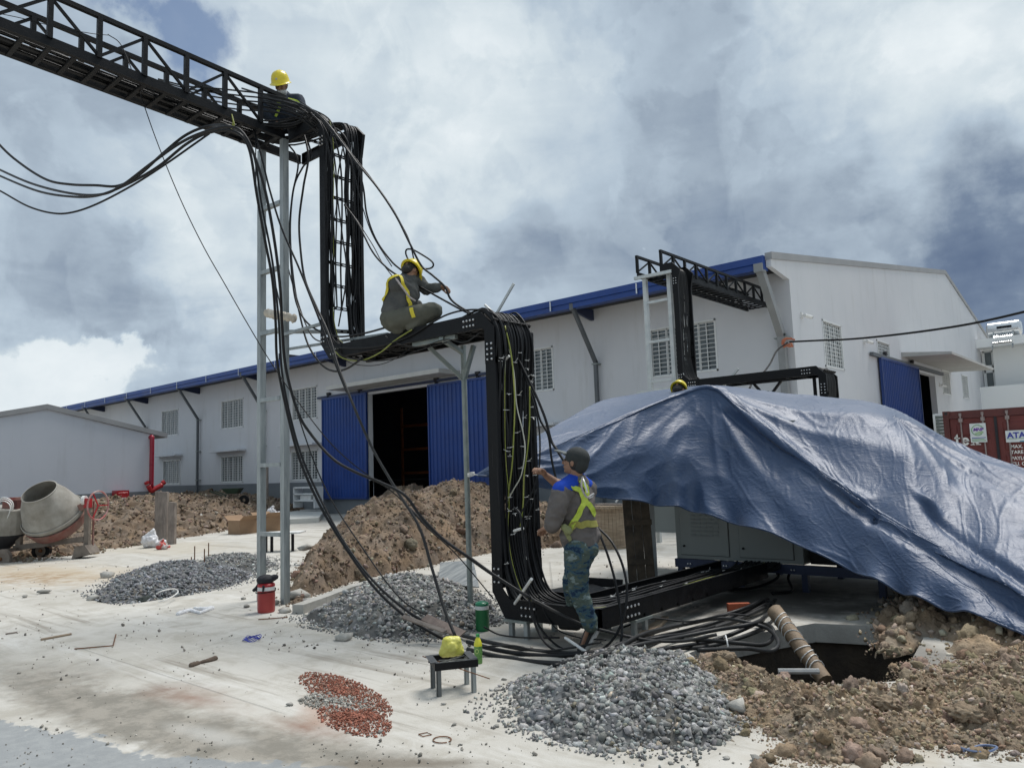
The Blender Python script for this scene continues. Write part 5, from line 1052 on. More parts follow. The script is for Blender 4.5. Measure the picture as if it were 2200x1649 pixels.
disp = (disp + fold) * np.clip(U * 9, 0.02, 1)
edge = np.exp(-(1 - Vv) * 14) * .05 * np.sin(U * 60 + 3 * np.sin(U * 17))
A_ = A_ + nr * (disp + edge)[..., None]
idx = np.arange(nu * nv).reshape(nu, nv); Fq = np.stack([idx[:-1, :-1], idx[1:, :-1], idx[1:, 1:], idx[:-1, 1:]], -1).reshape(-1, 4)
to = A_[0, 0].copy(); tm = raw_mesh('tarpaulin', A_.reshape(-1, 3) - to, Fq, TARP, smooth=True)
tarp = link('tarpaulin', tm, label='large blue wrinkled tarpaulin draped over the generator and tied to the thin pole', cat='tarpaulin'); tarp.location = tuple(to)
sd = tarp.modifiers.new('thickness', 'SOLIDIFY'); sd.thickness = .006
bk = []
for i_, p in enumerate(A_[int(nu * 6.5 / 16):, 0] - to): w_ = .06 * math.sin(i_ * .35) + .03 * math.sin(i_ * .9); bk.append([p, p + [0, .25, -.12], p + [0, .55 + w_, -.7], p + [0, .6 + w_ * 2, -(p + to)[2] + .45]])
bk = np.array(bk); n0_, n1_ = bk.shape[:2]; ib = np.arange(n0_ * n1_).reshape(n0_, n1_); fl = link('added_shade_flap', raw_mesh('added_shade_flap', bk.reshape(-1, 3), np.stack([ib[:-1, :-1], ib[1:, :-1], ib[1:, 1:], ib[:-1, 1:]], -1).reshape(-1, 4), TARP, smooth=True), tarp)  # unseen flap added behind the generator to block light under the tarpaulin
m = MB(); m.tube(A_[6:, -1] - to, .011, 6); hm = m.build('hem', TARP, tarp); hm.data.shade_smooth()
c = PY(1012, 1021, 5.87) - to; m = MB()
for k_ in range(3): m.tube([c + np.array([.036 * math.cos(t), .036 * math.sin(t), .012 * k_ + .01 * math.sin(t)]) for t in np.linspace(0, 2 * pi, 12)], .005, 5)
m.tube(spline([c, c + [.06, .0, .01], c + [.1, .01, .0]], 5), .005, 5); m.build('tie_cord', WHITE, tarp)
# ridge pole holding the tarpaulin up
m = MB(); m.tube([PY(1520, 845, 9.3) - [0, 0, .12], PY(1880, 905, 10.3) - [0, 0, .15]], .04, 8); m.build('ridge_pole', GALVD, label='galvanised ridge pole beneath the peak of the tarpaulin', cat='pole')

# ================================================================ HEAPS of soil and gravel
def heap(name, poly, prof, m_, label, seed, nx=220, amp=.10, freq=2.2, clods=2500, cs=(.012, .07), lib=None, tint=None, kind='stuff', smooth=True, base_tint=1.0, big=(40, .07, .2)):
    """soil ridge: base outline poly (ground px), height function prof(x,y)"""
    pts = np.array([G(*p)[:2] for p in poly]); lo, hi = pts.min(0), pts.max(0); c = pts.mean(0)
    ny = max(20, int(nx * (hi[1] - lo[1]) / (hi[0] - lo[0])))
    gx, gy = np.meshgrid(np.linspace(lo[0], hi[0], nx), np.linspace(lo[1], hi[1], ny), indexing='ij'); Q = np.stack([gx, gy], -1)
    e0 = pts; e1 = np.roll(pts, -1, 0); dmin = np.full(gx.shape, 1e9); inside = np.zeros(gx.shape, bool)
    for a, b in zip(e0, e1):
        ab = b - a; t = np.clip(((Q - a) @ ab) / (ab @ ab), 0, 1); dd = np.linalg.norm(Q - a - t[..., None] * ab, axis=-1); dmin = np.minimum(dmin, dd)
        cond = ((a[1] > gy) != (b[1] > gy)); xx = (b[0] - a[0]) * (gy - a[1]) / (b[1] - a[1] + 1e-12) + a[0]; inside ^= cond & (gx < xx)
    sd_ = np.where(inside, dmin, -dmin)
    P3 = np.stack([gx, gy, gx * 0 + seed], -1)
    sd_ = sd_ + .12 * fbm(P3 * 2.0, 3)
    z = prof(gx, gy, np.clip(sd_, 0, None)); edge = np.clip(sd_ / .3, 0, 1)
    wpp = P3 + .25 / freq * fbm(P3 * freq * 1.3, 2)[..., None]; bil = np.abs(noise3(wpp * freq)) * 1.3 + np.abs(noise3(wpp * freq * 2.3 + 5)) * .75 + np.abs(noise3(wpp * freq * 5.1 + 9)) * .42 + np.abs(noise3(wpp * freq * 11 + 3)) * .2 - .7
    z = z + edge * amp * (.55 * fbm(P3 * freq * .5, 3, .55) + bil)
    z = np.where(sd_ < 0, -.05, z * np.clip(sd_ / .12, 0, 1) - .01)
    V = np.stack([gx, gy, z], -1); idx = np.arange(nx * ny).reshape(nx, ny); F = np.stack([idx[:-1, :-1], idx[1:, :-1], idx[1:, 1:], idx[:-1, 1:]], -1).reshape(-1, 4)
    zz_ = z.ravel()[F]; keep = (zz_.max(1) > -.045); F = F[keep]
    used = np.unique(F); rmp = np.full(nx * ny, -1); rmp[used] = np.arange(len(used)); F = rmp[F]; VV = V.reshape(-1, 3)[used]
    g = np.random.default_rng(seed); col = np.clip(base_tint + .28 * fbm(VV * 1.1 + seed, 3)[:, None] + np.zeros((1, 3)), .25, 1.4) * (1 + .10 * fbm(VV * 2.7 + 9, 2)[:, None] * np.array([1, .2, -1]))
    o = np.array([*c, 0]); r = link(name, raw_mesh(name, VV - o, F, m_, col, smooth=smooth)); r.location = tuple(o); tag(r, label, None, None, kind)
    def zat(x, y):
        i = np.clip(((x - lo[0]) / (hi[0] - lo[0]) * (nx - 1)).astype(int), 0, nx - 1); j = np.clip(((y - lo[1]) / (hi[1] - lo[1]) * (ny - 1)).astype(int), 0, ny - 1); return z[i, j], sd_[i, j]
    if clods:
        X_ = g.uniform(lo[0] - .15, hi[0] + .15, clods * 4); Y_ = g.uniform(lo[1] - .15, hi[1] + .15, clods * 4); zc_, sc_ = zat(X_, Y_); ok = sc_ > -.12; X_, Y_, zc_, sc_ = (q[ok][:clods] for q in (X_, Y_, zc_, sc_))
        S = cs[0] + (cs[1] - cs[0]) * g.random(len(X_)) ** 3.8; S = np.where(sc_ < 0, S * .5, S)
        cc = g.uniform(.95, 1.5, (len(X_), 1)) * (1 + g.uniform(-.08, .08, (len(X_), 3)))
        pale = g.random(len(X_)) < .10; cc[pale] *= np.array([1.45, 1.6, 1.8])
        q = link('soil_clods', scatter_mesh('soil_clods', np.stack([X_ - o[0], Y_ - o[1], np.maximum(zc_, 0) + S * .25], -1), S, lib or CLODS_S, m_, cc, seed), r); q['kind'] = 'stuff'
        nb = big[0]; gb = g.permutation(len(X_))[:nb]; nb = len(gb); Sb = big[1] + (big[2] - big[1]) * g.random(nb) ** 2; q = link('soil_lumps', scatter_mesh('soil_lumps', np.stack([X_[gb] - o[0], Y_[gb] - o[1], np.maximum(zc_[gb], 0) + Sb * .05], -1), Sb, BIGC, m_, cc[gb] * .9, seed + 5), r); q['kind'] = 'stuff'
    return r, zat
cap_ = lambda h, w: (lambda x, y, s: h * (1 - np.exp(-s / w)))
# far left soil bank behind the mixer
BK1 = [(-120, 1212), (60, 1206), (190, 1190), (330, 1164), (430, 1150), (540, 1128), (680, 1098), (690, 1088), (600, 1082), (400, 1094), (230, 1108), (0, 1128), (-120, 1135)]
h1, z1 = heap('soil_bank', BK1, lambda x, y, s: (.22 + .66 * np.clip((y - 7.4) / 2.8, 0, 1)) * (1 - np.exp(-s / 1.5)), SOILM, 'long bank of dug brown soil in front of the warehouse', 11, nx=420, amp=.22, freq=1.1, clods=26000, cs=(.014, .10), big=(70, .06, .17))
BK2 = [(612, 1276), (640, 1300), (720, 1262), (800, 1240), (900, 1222), (960, 1205), (1020, 1192), (1120, 1182), (1220, 1172), (1260, 1150), (1190, 1120), (1100, 1105), (960, 1105), (840, 1108), (770, 1118), (700, 1165), (650, 1210)]
h2, z2_ = heap('soil_mound', BK2, lambda x, y, s: (1.02 + .28 * np.sin(x * 1.7 + 1) * np.cos(y * 1.3)) * (1 - np.exp(-s / .85)), SOILM, 'large mound of loose brown soil in the middle of the yard', 23, nx=420, amp=.17, freq=1.5, clods=34000, cs=(.009, .055), big=(90, .04, .13))
BK3 = [(1480, 1432), (1500, 1412), (1560, 1420), (1640, 1462), (1760, 1480), (1880, 1476), (1950, 1455), (2010, 1425), (2160, 1400), (2330, 1400), (2360, 1520), (2300, 1600), (2150, 1612), (1960, 1618), (1800, 1648), (1700, 1650), (1680, 1600), (1590, 1548), (1540, 1520), (1500, 1470)]
h3, z3 = heap('soil_ridge', BK3, cap_(.12, .25), SOILF, 'rough ridge of tan clay soil in the right foreground', 37, nx=520, amp=.12, freq=2.9, clods=20000, cs=(.004, .030), big=(150, .02, .075))
BK4 = [(1890, 1400), (2000, 1370), (2060, 1410), (2300, 1440), (2500, 1400), (2500, 1300), (2200, 1240), (1980, 1260), (1880, 1330)]
h4, z4 = heap('soil_mound', BK4, cap_(.34, .5), SOILF, 'shaded heap of brown soil beneath the right side of the tarpaulin', 41, nx=260, amp=.11, freq=2.6, clods=2500, cs=(.012, .07), big=(60, .05, .12))
def gravel_pile(poly, hgt, wd_, n, size, label, seed, m_=GRAVEL, spill=500, flat=.0, name='gravel', cc0=(1, 1, 1)):
    r, zf = heap(name, poly, (lambda x, y, s: hgt * (1 - np.exp(-s / wd_))), m_, label, seed, nx=120, amp=.05, freq=3.5, clods=0, base_tint=.45)
    pts = np.array([G(*p)[:2] for p in poly]); lo, hi = pts.min(0) - .35, pts.max(0) + .35; g = np.random.default_rng(seed + 1)
    X_ = g.uniform(lo[0], hi[0], n * 6); Y_ = g.uniform(lo[1], hi[1], n * 6); zc_, s_ = zf(X_, Y_)
    inb = (X_ > lo[0] + .35) & (X_ < hi[0] - .35) & (Y_ > lo[1] + .35) & (Y_ < hi[1] - .35)
    ok = (s_ > -.02) & inb; X1, Y1, Z1 = X_[ok][:n], Y_[ok][:n], zc_[ok][:n]; S1_ = size * g.lognormal(0, .38, len(X1)).clip(.35, 2.3); Z1 = Z1 + S1_ * .1
    near = (s_ < 0) & (s_ > -.30) & inb & (g.random(len(s_)) < np.exp(s_ / .10)); X2, Y2 = X_[near][:spill], Y_[near][:spill]; S2_ = size * g.uniform(.3, .95, len(X2)); Z2 = S2_ * .35
    o = np.array(r.location); P_ = np.stack([np.r_[X1, X2], np.r_[Y1, Y2], np.r_[Z1, Z2]], -1) - o; SS = np.r_[S1_, S2_]
    b = g.lognormal(-.03, .34, (len(P_), 1)).clip(.4, 2.0) * (1 + g.uniform(-.04, .04, (len(P_), 3))) * np.array(cc0); gr_ = g.random(len(P_)) < .05; b[gr_] *= np.array([.92, 1.02, 1.0]); br = g.random(len(P_)) < .03; b[br] *= np.array([1.3, 1.12, .9])
    q = link('loose_stones', scatter_mesh('loose_stones', P_, SS, LUMPS, m_, b, seed), r); q['kind'] = 'stuff'; return r, zf
gravel_pile([(1085, 1500), (1120, 1470), (1190, 1432), (1280, 1410), (1400, 1408), (1480, 1412), (1530, 1440), (1580, 1500), (1600, 1560), (1560, 1598), (1440, 1618), (1320, 1622), (1200, 1606), (1110, 1556)], .22, .40, 6500, .0205, 'heap of grey crushed stone in the front of the yard', 61, spill=900)
gravel_pile([(650, 1330), (700, 1300), (780, 1262), (880, 1250), (980, 1262), (1060, 1300), (1075, 1335), (1010, 1362), (900, 1372), (790, 1376), (720, 1362)], .29, .42, 7500, .0235, 'heap of grey crushed stone around the thin pole', 71, spill=800)
gravel_pile([(185, 1285), (250, 1240), (330, 1216), (420, 1210), (520, 1224), (545, 1240), (480, 1262), (380, 1282), (280, 1296), (220, 1294)], .17, .40, 7000, .024, 'heap of dark crushed stone left of the tall posts', 81, spill=500, cc0=(.72, .74, .8))
gravel_pile([(420, 1205), (470, 1190), (560, 1192), (600, 1215), (560, 1232), (480, 1225)], .10, .3, 1500, .024, 'low spread of pale gravel around the rebar stubs', 83, spill=500)
BRK = mat('crushed_red_brick', (.22, .08, .05), (.34, .15, .105), rough=.9, scale=20, bump=.4, attr='col')
# crushed red brick patch
def chips(name, c, a, b, n, size, m_, label, seed, cols, power=1.0, lib=LUMPS, height=.02):
    g = np.random.default_rng(seed); c3 = G(*c); va = (G(*a) - c3); vb = (G(*b) - c3); rr = g.random(n) ** power; th = g.uniform(0, 2 * pi, n); P_ = rr[:, None] * (np.cos(th)[:, None] * va + np.sin(th)[:, None] * vb)
    keep = fbm(P_ * 4.5 + seed, 3) > -1.3 + rr * .75; P_ = P_[keep]; S = size * g.lognormal(0, .4, len(P_)).clip(.4, 2.6); P_[:, 2] = S * .35 + g.random(len(P_)) * height * (1 - rr[keep])
    cc = np.array(cols)[g.integers(0, len(cols), len(P_))] * g.uniform(.75, 1.25, (len(P_), 1)); q = link(name, scatter_mesh(name, P_, S, lib, m_, cc, seed)); q.location = tuple(c3); tag(q, label, None, None, 'stuff'); return q
chips('brick_chips', (735, 1487), (838, 1512), (712, 1447), 3400, .0072, BRK, 'scatter of crushed red brick on the concrete', 91, [(1, 1, 1), (1.1, .95, .9), (.9, 1.1, 1.1)], .8)
chips('brick_chips', (760, 1545), (840, 1552), (742, 1512), 1500, .008, BRK, 'smaller scatter of red brick pieces below the grey mortar', 92, [(1, 1, 1), (1.1, 1.0, .95)], .8)
chips('mortar_chips', (720, 1510), (800, 1512), (700, 1490), 900, .010, GRAVEL, 'grey mortar crumbs among the red brick', 93, [(1.2, 1.15, 1.05), (1.5, 1.45, 1.35)], .8)
# pebbles strewn over the yard
g = np.random.default_rng(5); n = 2600; px = g.uniform(-50, 2250, n); py = 1330 + 330 * g.random(n) ** .8; dens = fbm(np.stack([px / 160, py / 50, px * 0], -1), 3); ok = dens + .55 * g.random(n) > .28
px, py = px[ok], py[ok]; P_ = np.array([G(a, b) for a, b in zip(px, py)]); inpit = (px > 1470) & (px < 2000) & (py < 1480); P_ = P_[~inpit]; S = .0055 * g.lognormal(0, .55, len(P_)).clip(.35, 4); P_[:, 2] = S * .4
tag(link('gravel', scatter_mesh('gravel', P_, S, LUMPS, GRAVEL, g.lognormal(-.1, .35, (len(P_), 1)).clip(.4, 1.6) * np.array([[1.15, 1.08, .98]]), 6)), 'small pebbles and grit strewn over the near concrete', None, None, 'stuff')
n = 1500; px = g.uniform(-50, 1500, n); py = g.uniform(1180, 1400, n); dens = fbm(np.stack([px / 130, py / 40, px * 0 + 5], -1), 3); ok = dens + .5 * g.random(n) > .3; P_ = np.array([G(a, b) for a, b in zip(px[ok], py[ok])]); S = .011 * g.lognormal(0, .5, len(P_)).clip(.35, 3); P_[:, 2] = S * .4
tag(link('gravel', scatter_mesh('gravel', P_, S, LUMPS, GRAVEL, g.lognormal(0, .35, (len(P_), 1)).clip(.4, 1.8) * np.array([[1.15, 1.05, .95]]), 8)), 'loose stones strewn over the far concrete', None, None, 'stuff')
# big rocks that can be told apart
def rock(px, py, w, label, seed, pale=1.0, flat=.7, zoff=0.):
    V, F = ROCKS[seed % 12]; V = V.copy(); c = G(px, py); dep = (RC[:, 2] @ (c - CAMP)); s = w * dep / FOC / 2
    V = V * s * np.array([1.15, 1.0, flat]) * 1.1; o = c + np.array([0, 0, s * .3 + zoff]); q = link('rock', raw_mesh('rock', V, F, ROCK, np.full((len(V), 3), pale))); q.location = tuple(o); q.rotation_euler = (0, 0, seed * 1.3); return tag(q, label, 'rock')
rocks = [(1585, 1528, 66, 'big pale angular rock between the front gravel and the tan soil', 1.15), (1562, 1552, 40, 'brown lump of rock at the right foot of the front gravel heap', .7), (638, 1288, 60, 'pale rock beside the foot of the right tall post', 1.), (665, 1305, 52, 'concrete lump in front of the foundation pit kerb', .95),
         (702, 1322, 60, 'broad broken concrete lump left of the middle gravel', 1.05), (735, 1300, 50, 'concrete lump at the edge of the small pit', .9), (748, 1332, 46, 'pale lump at the left foot of the middle gravel heap', 1.1), (590, 1298, 34, 'rock leaning behind the red jug', 1.0), (612, 1315, 30, 'small rock right of the red jug', 1.1),
         (524, 1287, 14, 'upper of two small rocks left of the red jug', .8), (530, 1304, 18, 'lower of two small rocks left of the red jug', .8), (96, 1274, 26, 'small block at the far left beyond the yard joint', .9), (54, 1283, 14, 'small grey stone at the left beside the block', .8), (200, 1288, 30, 'rock at the left foot of the dark gravel heap', 1.1),
         (740, 1374, 44, 'pale concrete shard in front of the middle gravel heap', 1.1), (942, 1368, 40, 'lumpy rock under the loose board', .9), (560, 1160, 0, '', 1), (427, 1138, 46, 'greenish rock half buried in the far soil bank', .85), (232, 1240, 36, 'pale rock beyond the dark gravel heap', 1.), (1068, 1482, 20, 'small rock right of the black stool', 1.1),
         (1083, 1460, 13, 'pebble sized stone right of the stool, upper one', .9), (974, 1558, 16, 'lone stone below the stool', .8), (1067, 1560, 16, 'lone stone left of the front gravel heap', .85), (953, 1513, 12, 'little stone at the foot of the stool leg', .8), (817, 1573, 16, 'small grey stone at the lower right of the red brick', .8), (1055, 1410, 12, 'tiny stone by the green bottle', .8),
         (622, 1515, 18, 'flat grey stone left of the mortar crumbs', 1.), (1625, 1635, 34, 'tan lump at the bottom edge between gravel and soil', .75), (1560, 1630, 18, 'small stone near the bottom edge', .9), (1440, 1640, 16, 'small dark stone at the very bottom edge', .8), (990, 1600, 10, 'tiny stone near the oval wire scrap', .8), (655, 1212, 40, 'pale rock standing on the left skirt of the middle mound', 1.)]
for i, (a, b, w_, lab, pale) in enumerate(rocks):
    if w_: rock(a, b, w_, lab, 200 + i, pale, zoff=.0 if i not in (17, 31) else .25)
for i, (x, y, s_, lab) in enumerate(((1560, 1432, .15, 'rounded tan clay boulder at the rim of the pit'), (1620, 1452, .17, 'large crumbly clay boulder left of the tilted pipe'), (1830, 1580, .15, 'clay boulder low in the front of the tan ridge'), (2080, 1560, .17, 'flat sided clay boulder at the right of the ridge'), (2010, 1480, .15, 'clay boulder high on the right of the ridge'), (1740, 1560, .13, 'clay boulder near the left end of the ridge'), (1905, 1530, .14, 'clay boulder in the middle of the ridge'), (2150, 1450, .12, 'clay boulder on the ridge top at the right'))):
    V, F = rough_lumps(1, 400 + i, 4, .42, 2.6)[0]; V = V * s_ * .5 * np.array([1.1, .95, .75]); c = G(x, y + 12)
    q = link('clay_boulder', raw_mesh('clay_boulder', V, F, SOILF, np.full((len(V), 3), 1.05), smooth=True)); zz0 = z3(np.array([c[0]]), np.array([c[1]]))[0][0]; q.location = (c[0], c[1], max(0, zz0) + s_ * .15); tag(q, lab, 'clay boulder')
# ================================================================ PROPS
def jug(px, py, r_, h, body, lidm, name, label, tilt=0):
    o = G(px, py); q = empty(name, o, label=label, cat='jug')
    m = MB(); m.lathe([(0, 0), (r_ * .9, 0), (r_ * .97, .01), (r_, .03), (r_, h * .72), (r_ * 1.01, h * .725), (r_ * 1.01, h * .735)], 24, close=True); smooth_angle(m.build('jug_body', body, q))
    m = MB(); m.lathe([(r_ * 1.01, h * .735), (r_ * 1.0, h * .85), (r_ * .96, h * .86)], 24); smooth_angle(m.build('collar_band', WHITE, q))
    m = MB(); m.lathe([(r_ * .96, h * .86), (r_ * 1.0, h * .865), (r_ * 1.0, h * .93), (r_ * .85, h * .97), (r_ * .5, h * 1.0), (0, h)], 24); smooth_angle(m.build('lid', lidm, q))
    m = MB(); m.tube(spline([(-r_ * 1.02, 0, h * .82), (-r_ * 1.1, -.02, h * .72), (-r_ * 1.0, -r_ * .5, h * .66), (0, -r_ * 1.12, h * .68), (r_ * 1.0, -r_ * .5, h * .70), (r_ * 1.1, 0, h * .74), (r_ * 1.02, 0, h * .82)], 5), .005, 5)
    if name == 'red_jug': hb = m.build('handle', BLACK, q)
    return q
rj = jug(572, 1314, .098, .335, REDJ, REDP, 'red_jug', 'red drink cooler jug with white collar at the foot of the tall post'); rj.rotation_euler = (0, 0, HEAD)
jug(1037, 1354, .066, .275, GREENJ, mat('green_lid_plastic', (.01, .17, .08), (.015, .2, .1), rough=.35), 'green_jug', 'green cylindrical drink jug beside the tray stand')
# black cap dropped on the red jug
def blobmesh(name, prims, voxel, m_, parent=None, wr=0, wf=9, ws=(1, 1, 1), smooth_it=2, seed=0, origin=(0, 0, 0), **k):
    """one continuous surface from tapered limbs and ellipsoids: ('c',p,q,r1,r2) or ('e',centre,axes3x3)"""
    m = MB(); o = np.array(origin, float)
    for p in prims:
        if p[0] == 'c':
            a, b, r1, r2 = np.array(p[1], float), np.array(p[2], float), p[3], p[4]; d = b - a; L_ = np.linalg.norm(d) + 1e-9; pr = []
            for t in np.linspace(0, pi / 2, 5): pr.append((r1 * math.sin(t), -r1 * math.cos(t)))
            for t in np.linspace(pi / 2, 0, 5): pr.append((r2 * math.sin(t), L_ + r2 * math.cos(t)))
            pr[0] = (1e-4, pr[0][1]); pr[-1] = (1e-4, pr[-1][1]); m.lathe(pr, 14, a - o, ax=d, close=True)
        else:
            c, A = np.array(p[1], float), np.array(p[2], float); pr = [(math.sin(t) + 1e-4, -math.cos(t)) for t in np.linspace(0, pi, 11)]; s = MB(); s.lathe(pr, 18, close=True); V = s.v[0] @ A + c - o; m.add(V, s.f)
    me = m.mesh(name, m_); ob = bpy.data.objects.new(name, me); COL.objects.link(ob)
    rm = ob.modifiers.new('r', 'REMESH'); rm.mode = 'VOXEL'; rm.voxel_size = voxel
    if smooth_it: sm = ob.modifiers.new('s', 'SMOOTH'); sm.factor = .5; sm.iterations = smooth_it
    dg = bpy.context.evaluated_depsgraph_get(); dg.update(); me2 = bpy.data.meshes.new_from_object(ob.evaluated_get(dg)); bpy.data.objects.remove(ob)
    n = len(me2.vertices); co = np.empty(n * 3, np.float32); me2.vertices.foreach_get('co', co); co = co.reshape(-1, 3)
    if wr:
        nn = np.empty(n * 3, np.float32); me2.vertices.foreach_get('normal', nn); nn = nn.reshape(-1, 3)
        q = co * np.array(ws) * wf + seed; w = (1 - 2 * np.abs(noise3(q + .6 * noise3(q * .7)[:, None]))) * .7 + .5 * noise3(q * 2.1); co = co + nn * (w * wr)[:, None]
        me2.vertices.foreach_set('co', co.astype(np.float32).ravel())
    me2.materials.clear(); me2.materials.append(m_); me2.shade_smooth(); me2.name = name
    r = link(name, me2, parent, **k); return r
BLKCLOTH = mat('black_cloth', (.010, .010, .014), (.022, .022, .028), rough=.8, scale=18, bump=.3)
o = np.array(rj.location); t_ = np.array([0, 0, .30])
blobmesh('black_cap', [('e', o + t_ + CR * -.01 + [0, 0, .06], np.array([CR * .10, CF * .09, [0, 0, .06]])), ('c', o + t_ + CR * .02 + [0, 0, .06], o + t_ + CR * .11 + [0, 0, .09], .05, .03), ('c', o + t_ + CR * -.02 + [0, 0, .04], o + t_ + CR * -.13 + [0, 0, -.045] - CF * .03, .035, .02), ('c', o + t_ - CF * .10 + [0, 0, .0], o + t_ - CF * .115 + [0, 0, -.06], .014, .007)], .009, BLKCLOTH, wr=.006, wf=14, origin=o, label='black cloth cap dropped on top of the red jug', cat='cap').location = tuple(o)
# low stool
s1, s2 = G(944, 1496), G(1019, 1487); ex = (s2 - s1); W0 = np.linalg.norm(ex); ex /= W0; ey = np.array([-ex[1], ex[0], 0]); zs = .20
st = empty('low_stool', s1, math.atan2(ex[1], ex[0]), label='low black stool welded from angle steel with grey legs', cat='stool'); Dp = .22
for x in (0, W0):
    for y in (0, Dp): m = MB(); m.box((x - .016, y - .004, 0), (x + .016, y + .004, zs)); m.box((x - .016, y - .004, 0), (x - .008, y + .026, zs)); m.build('leg', GALV if x > 0 else mat('grey_painted_leg', (.09, .10, .10), (.13, .14, .14), rough=.5), st)
for (a, b) in (((-.03, -.012, zs), (W0 + .03, -.012, zs)), ((-.03, Dp + .012, zs), (W0 + .03, Dp + .012, zs)), ((-.02, 0, zs), (-.02, Dp, zs)), ((W0 + .02, 0, zs), (W0 + .02, Dp, zs))):
    m = MB(); m.bar(a, b, .008, .05); m.build('apron', BLACK, st)
for (a, b, w_) in (((-.03, .0, zs + .028), (-.03 + .001, Dp, zs + .028), .05), ((W0 + .0, -.01, zs + .03), (W0 + .001, Dp, zs + .03), .055), ((.02, .02, zs + .02), (W0 - .02, .16, zs + .02), .022), ((.02, .10, zs + .016), (W0 - .02, .05, zs + .016), .022), ((-.02, -.012, zs + .027), (W0 + .02, -.012, zs + .027), .02), ((-.02, Dp, zs + .027), (W0 + .02, Dp, zs + .027), .03)):
    m = MB(); m.bar(a, b, w_, .004); m.build('slat', mat('worn_black_steel', (.022, .026, .032), (.07, .075, .08), rough=.5, scale=40, bump=.2), st)
YB = mat('yellow_plastic_bag', (.55, .52, .08), (.68, .64, .16), rough=.4, scale=9)
o = s1 + ex * .125 + ey * .17 + [0, 0, zs + .03]
blobmesh('yellow_bag', [('c', o + [0, 0, .02] - ex * .055, o + [0, 0, .02] + ex * .06, .032, .032), ('c', o + [0, 0, .09] - ex * .028, o + [0, 0, .09] + ex * .036, .036, .036), ('c', o + [0, 0, .02] - ex * .055, o + [0, 0, .09] - ex * .025, .032, .034), ('c', o + [0, 0, .02] + ex * .06, o + [0, 0, .09] + ex * .034, .032, .034), ('e', o + [0, 0, .055], np.array([ex * .06, ey * .055, [0, 0, .055]]))], .006, YB, wr=.006, wf=26, origin=o, label='yellow plastic bag tied on top of the low stool', cat='plastic bag').location = tuple(o)
o = G(1028, 1424); bt = empty('drink_bottle', o, label='plastic drink bottle with green cap and label behind the stool', cat='bottle')
m = MB(); m.lathe([(0, 0), (.030, 0), (.033, .01), (.031, .05), (.0335, .08), (.033, .135)], 18, close=True); smooth_angle(m.build('bottle_label', mat('leafy_green_label', (.05, .16, .03), (.16, .33, .08), rough=.35, scale=60), bt))
m = MB(); m.lathe([(.033, .135), (.032, .155), (.022, .185), (.013, .20), (.013, .207)], 18); smooth_angle(m.build('bottle_neck', mat('yellow_tea', (.60, .58, .03), (.7, .66, .05), rough=.15), bt))
m = MB(); m.lathe([(.0155, .205), (.0155, .228), (0, .229)], 14); m.build('cap', mat('green_cap', (.03, .25, .07), (.04, .3, .09), rough=.35), bt)
m = MB(); m.tube([(.012 * math.cos(t) - .008, -.033, .10 + .017 * math.sin(t)) for t in np.linspace(0, 2 * pi, 14)], .0022, 4); m.build('label_mark', mat('pale_green_ink', (.5, .6, .2), (.6, .7, .3)), bt).rotation_euler = (0, 0, HEAD)
def stick(name, pts, r_, m_, label, cat, seg=6):
    P_ = np.array(pts); m = MB(); m.tube(P_ - P_[0], r_, seg); q = m.build(name, m_, label=label, cat=cat); q.location = tuple(P_[0]); return q
stick('rebar', [G(908, 1409, .22), G(1052, 1457, .14)], .0035, RUST, 'thin bar poking out both sides of the stool', 'steel bar')
stick('twig', [G(160, 1393, .01), G(243, 1386, .01), G(249, 1362, .01)], .006, RUST, 'bent dark wire lying on the near left concrete', 'wire')
stick('wood_strip', [G(88, 1373, .01), G(153, 1361, .01)], .012, WOOD, 'pale wooden strip on the left concrete', 'wood strip')
stick('wood_strip', [G(12, 1361, .01), G(37, 1357, .01)], .008, WOODG, 'short grey stick at the far left edge of the concrete', 'wood strip')
stick('plastic_pipe', [G(1214, 1369, .12), G(1268, 1406, .02)], .013, WHITE, 'white plastic pipe leaning beside the shoe of the standing man', 'pipe')
stick('plastic_pipe', [G(1672, 1441, .03), G(1752, 1441, .03), G(1760, 1441, .03)], .02, mat('dusty_grey_pipe', (.30, .31, .31), (.4, .4, .39), rough=.6, scale=9), 'grey plastic pipe lying along the near rim of the pit', 'pipe')
stick('twig', [G(555, 1330, .01), G(618, 1325, .01)], .006, RUST, 'thin rusty rod on the ground below the red jug', 'steel bar')
for i, (x, yb, yt) in enumerate(((418, 1212, 1173), (439, 1216, 1179), (448, 1202, 1166), (411, 1210, 1196), (842, 1268, 1240), (853, 1258, 1215))):
    b = G(x, yb); t = b + [0, 0, (yb - yt) * (RC[:, 2] @ (b - CAMP)) / FOC]; stick('rebar_stub', [b - [0, 0, .1], t], .011, RUST, ('leftmost tall rebar stub by the dark gravel heap', 'middle rebar stub by the dark gravel heap', 'right hand rebar stub by the dark gravel heap', 'shortest rebar stub at the far left of the stubs', 'dark rebar stub in the kerb of the small pit', 'pale rebar stub behind the middle gravel heap')[i], 'rebar')
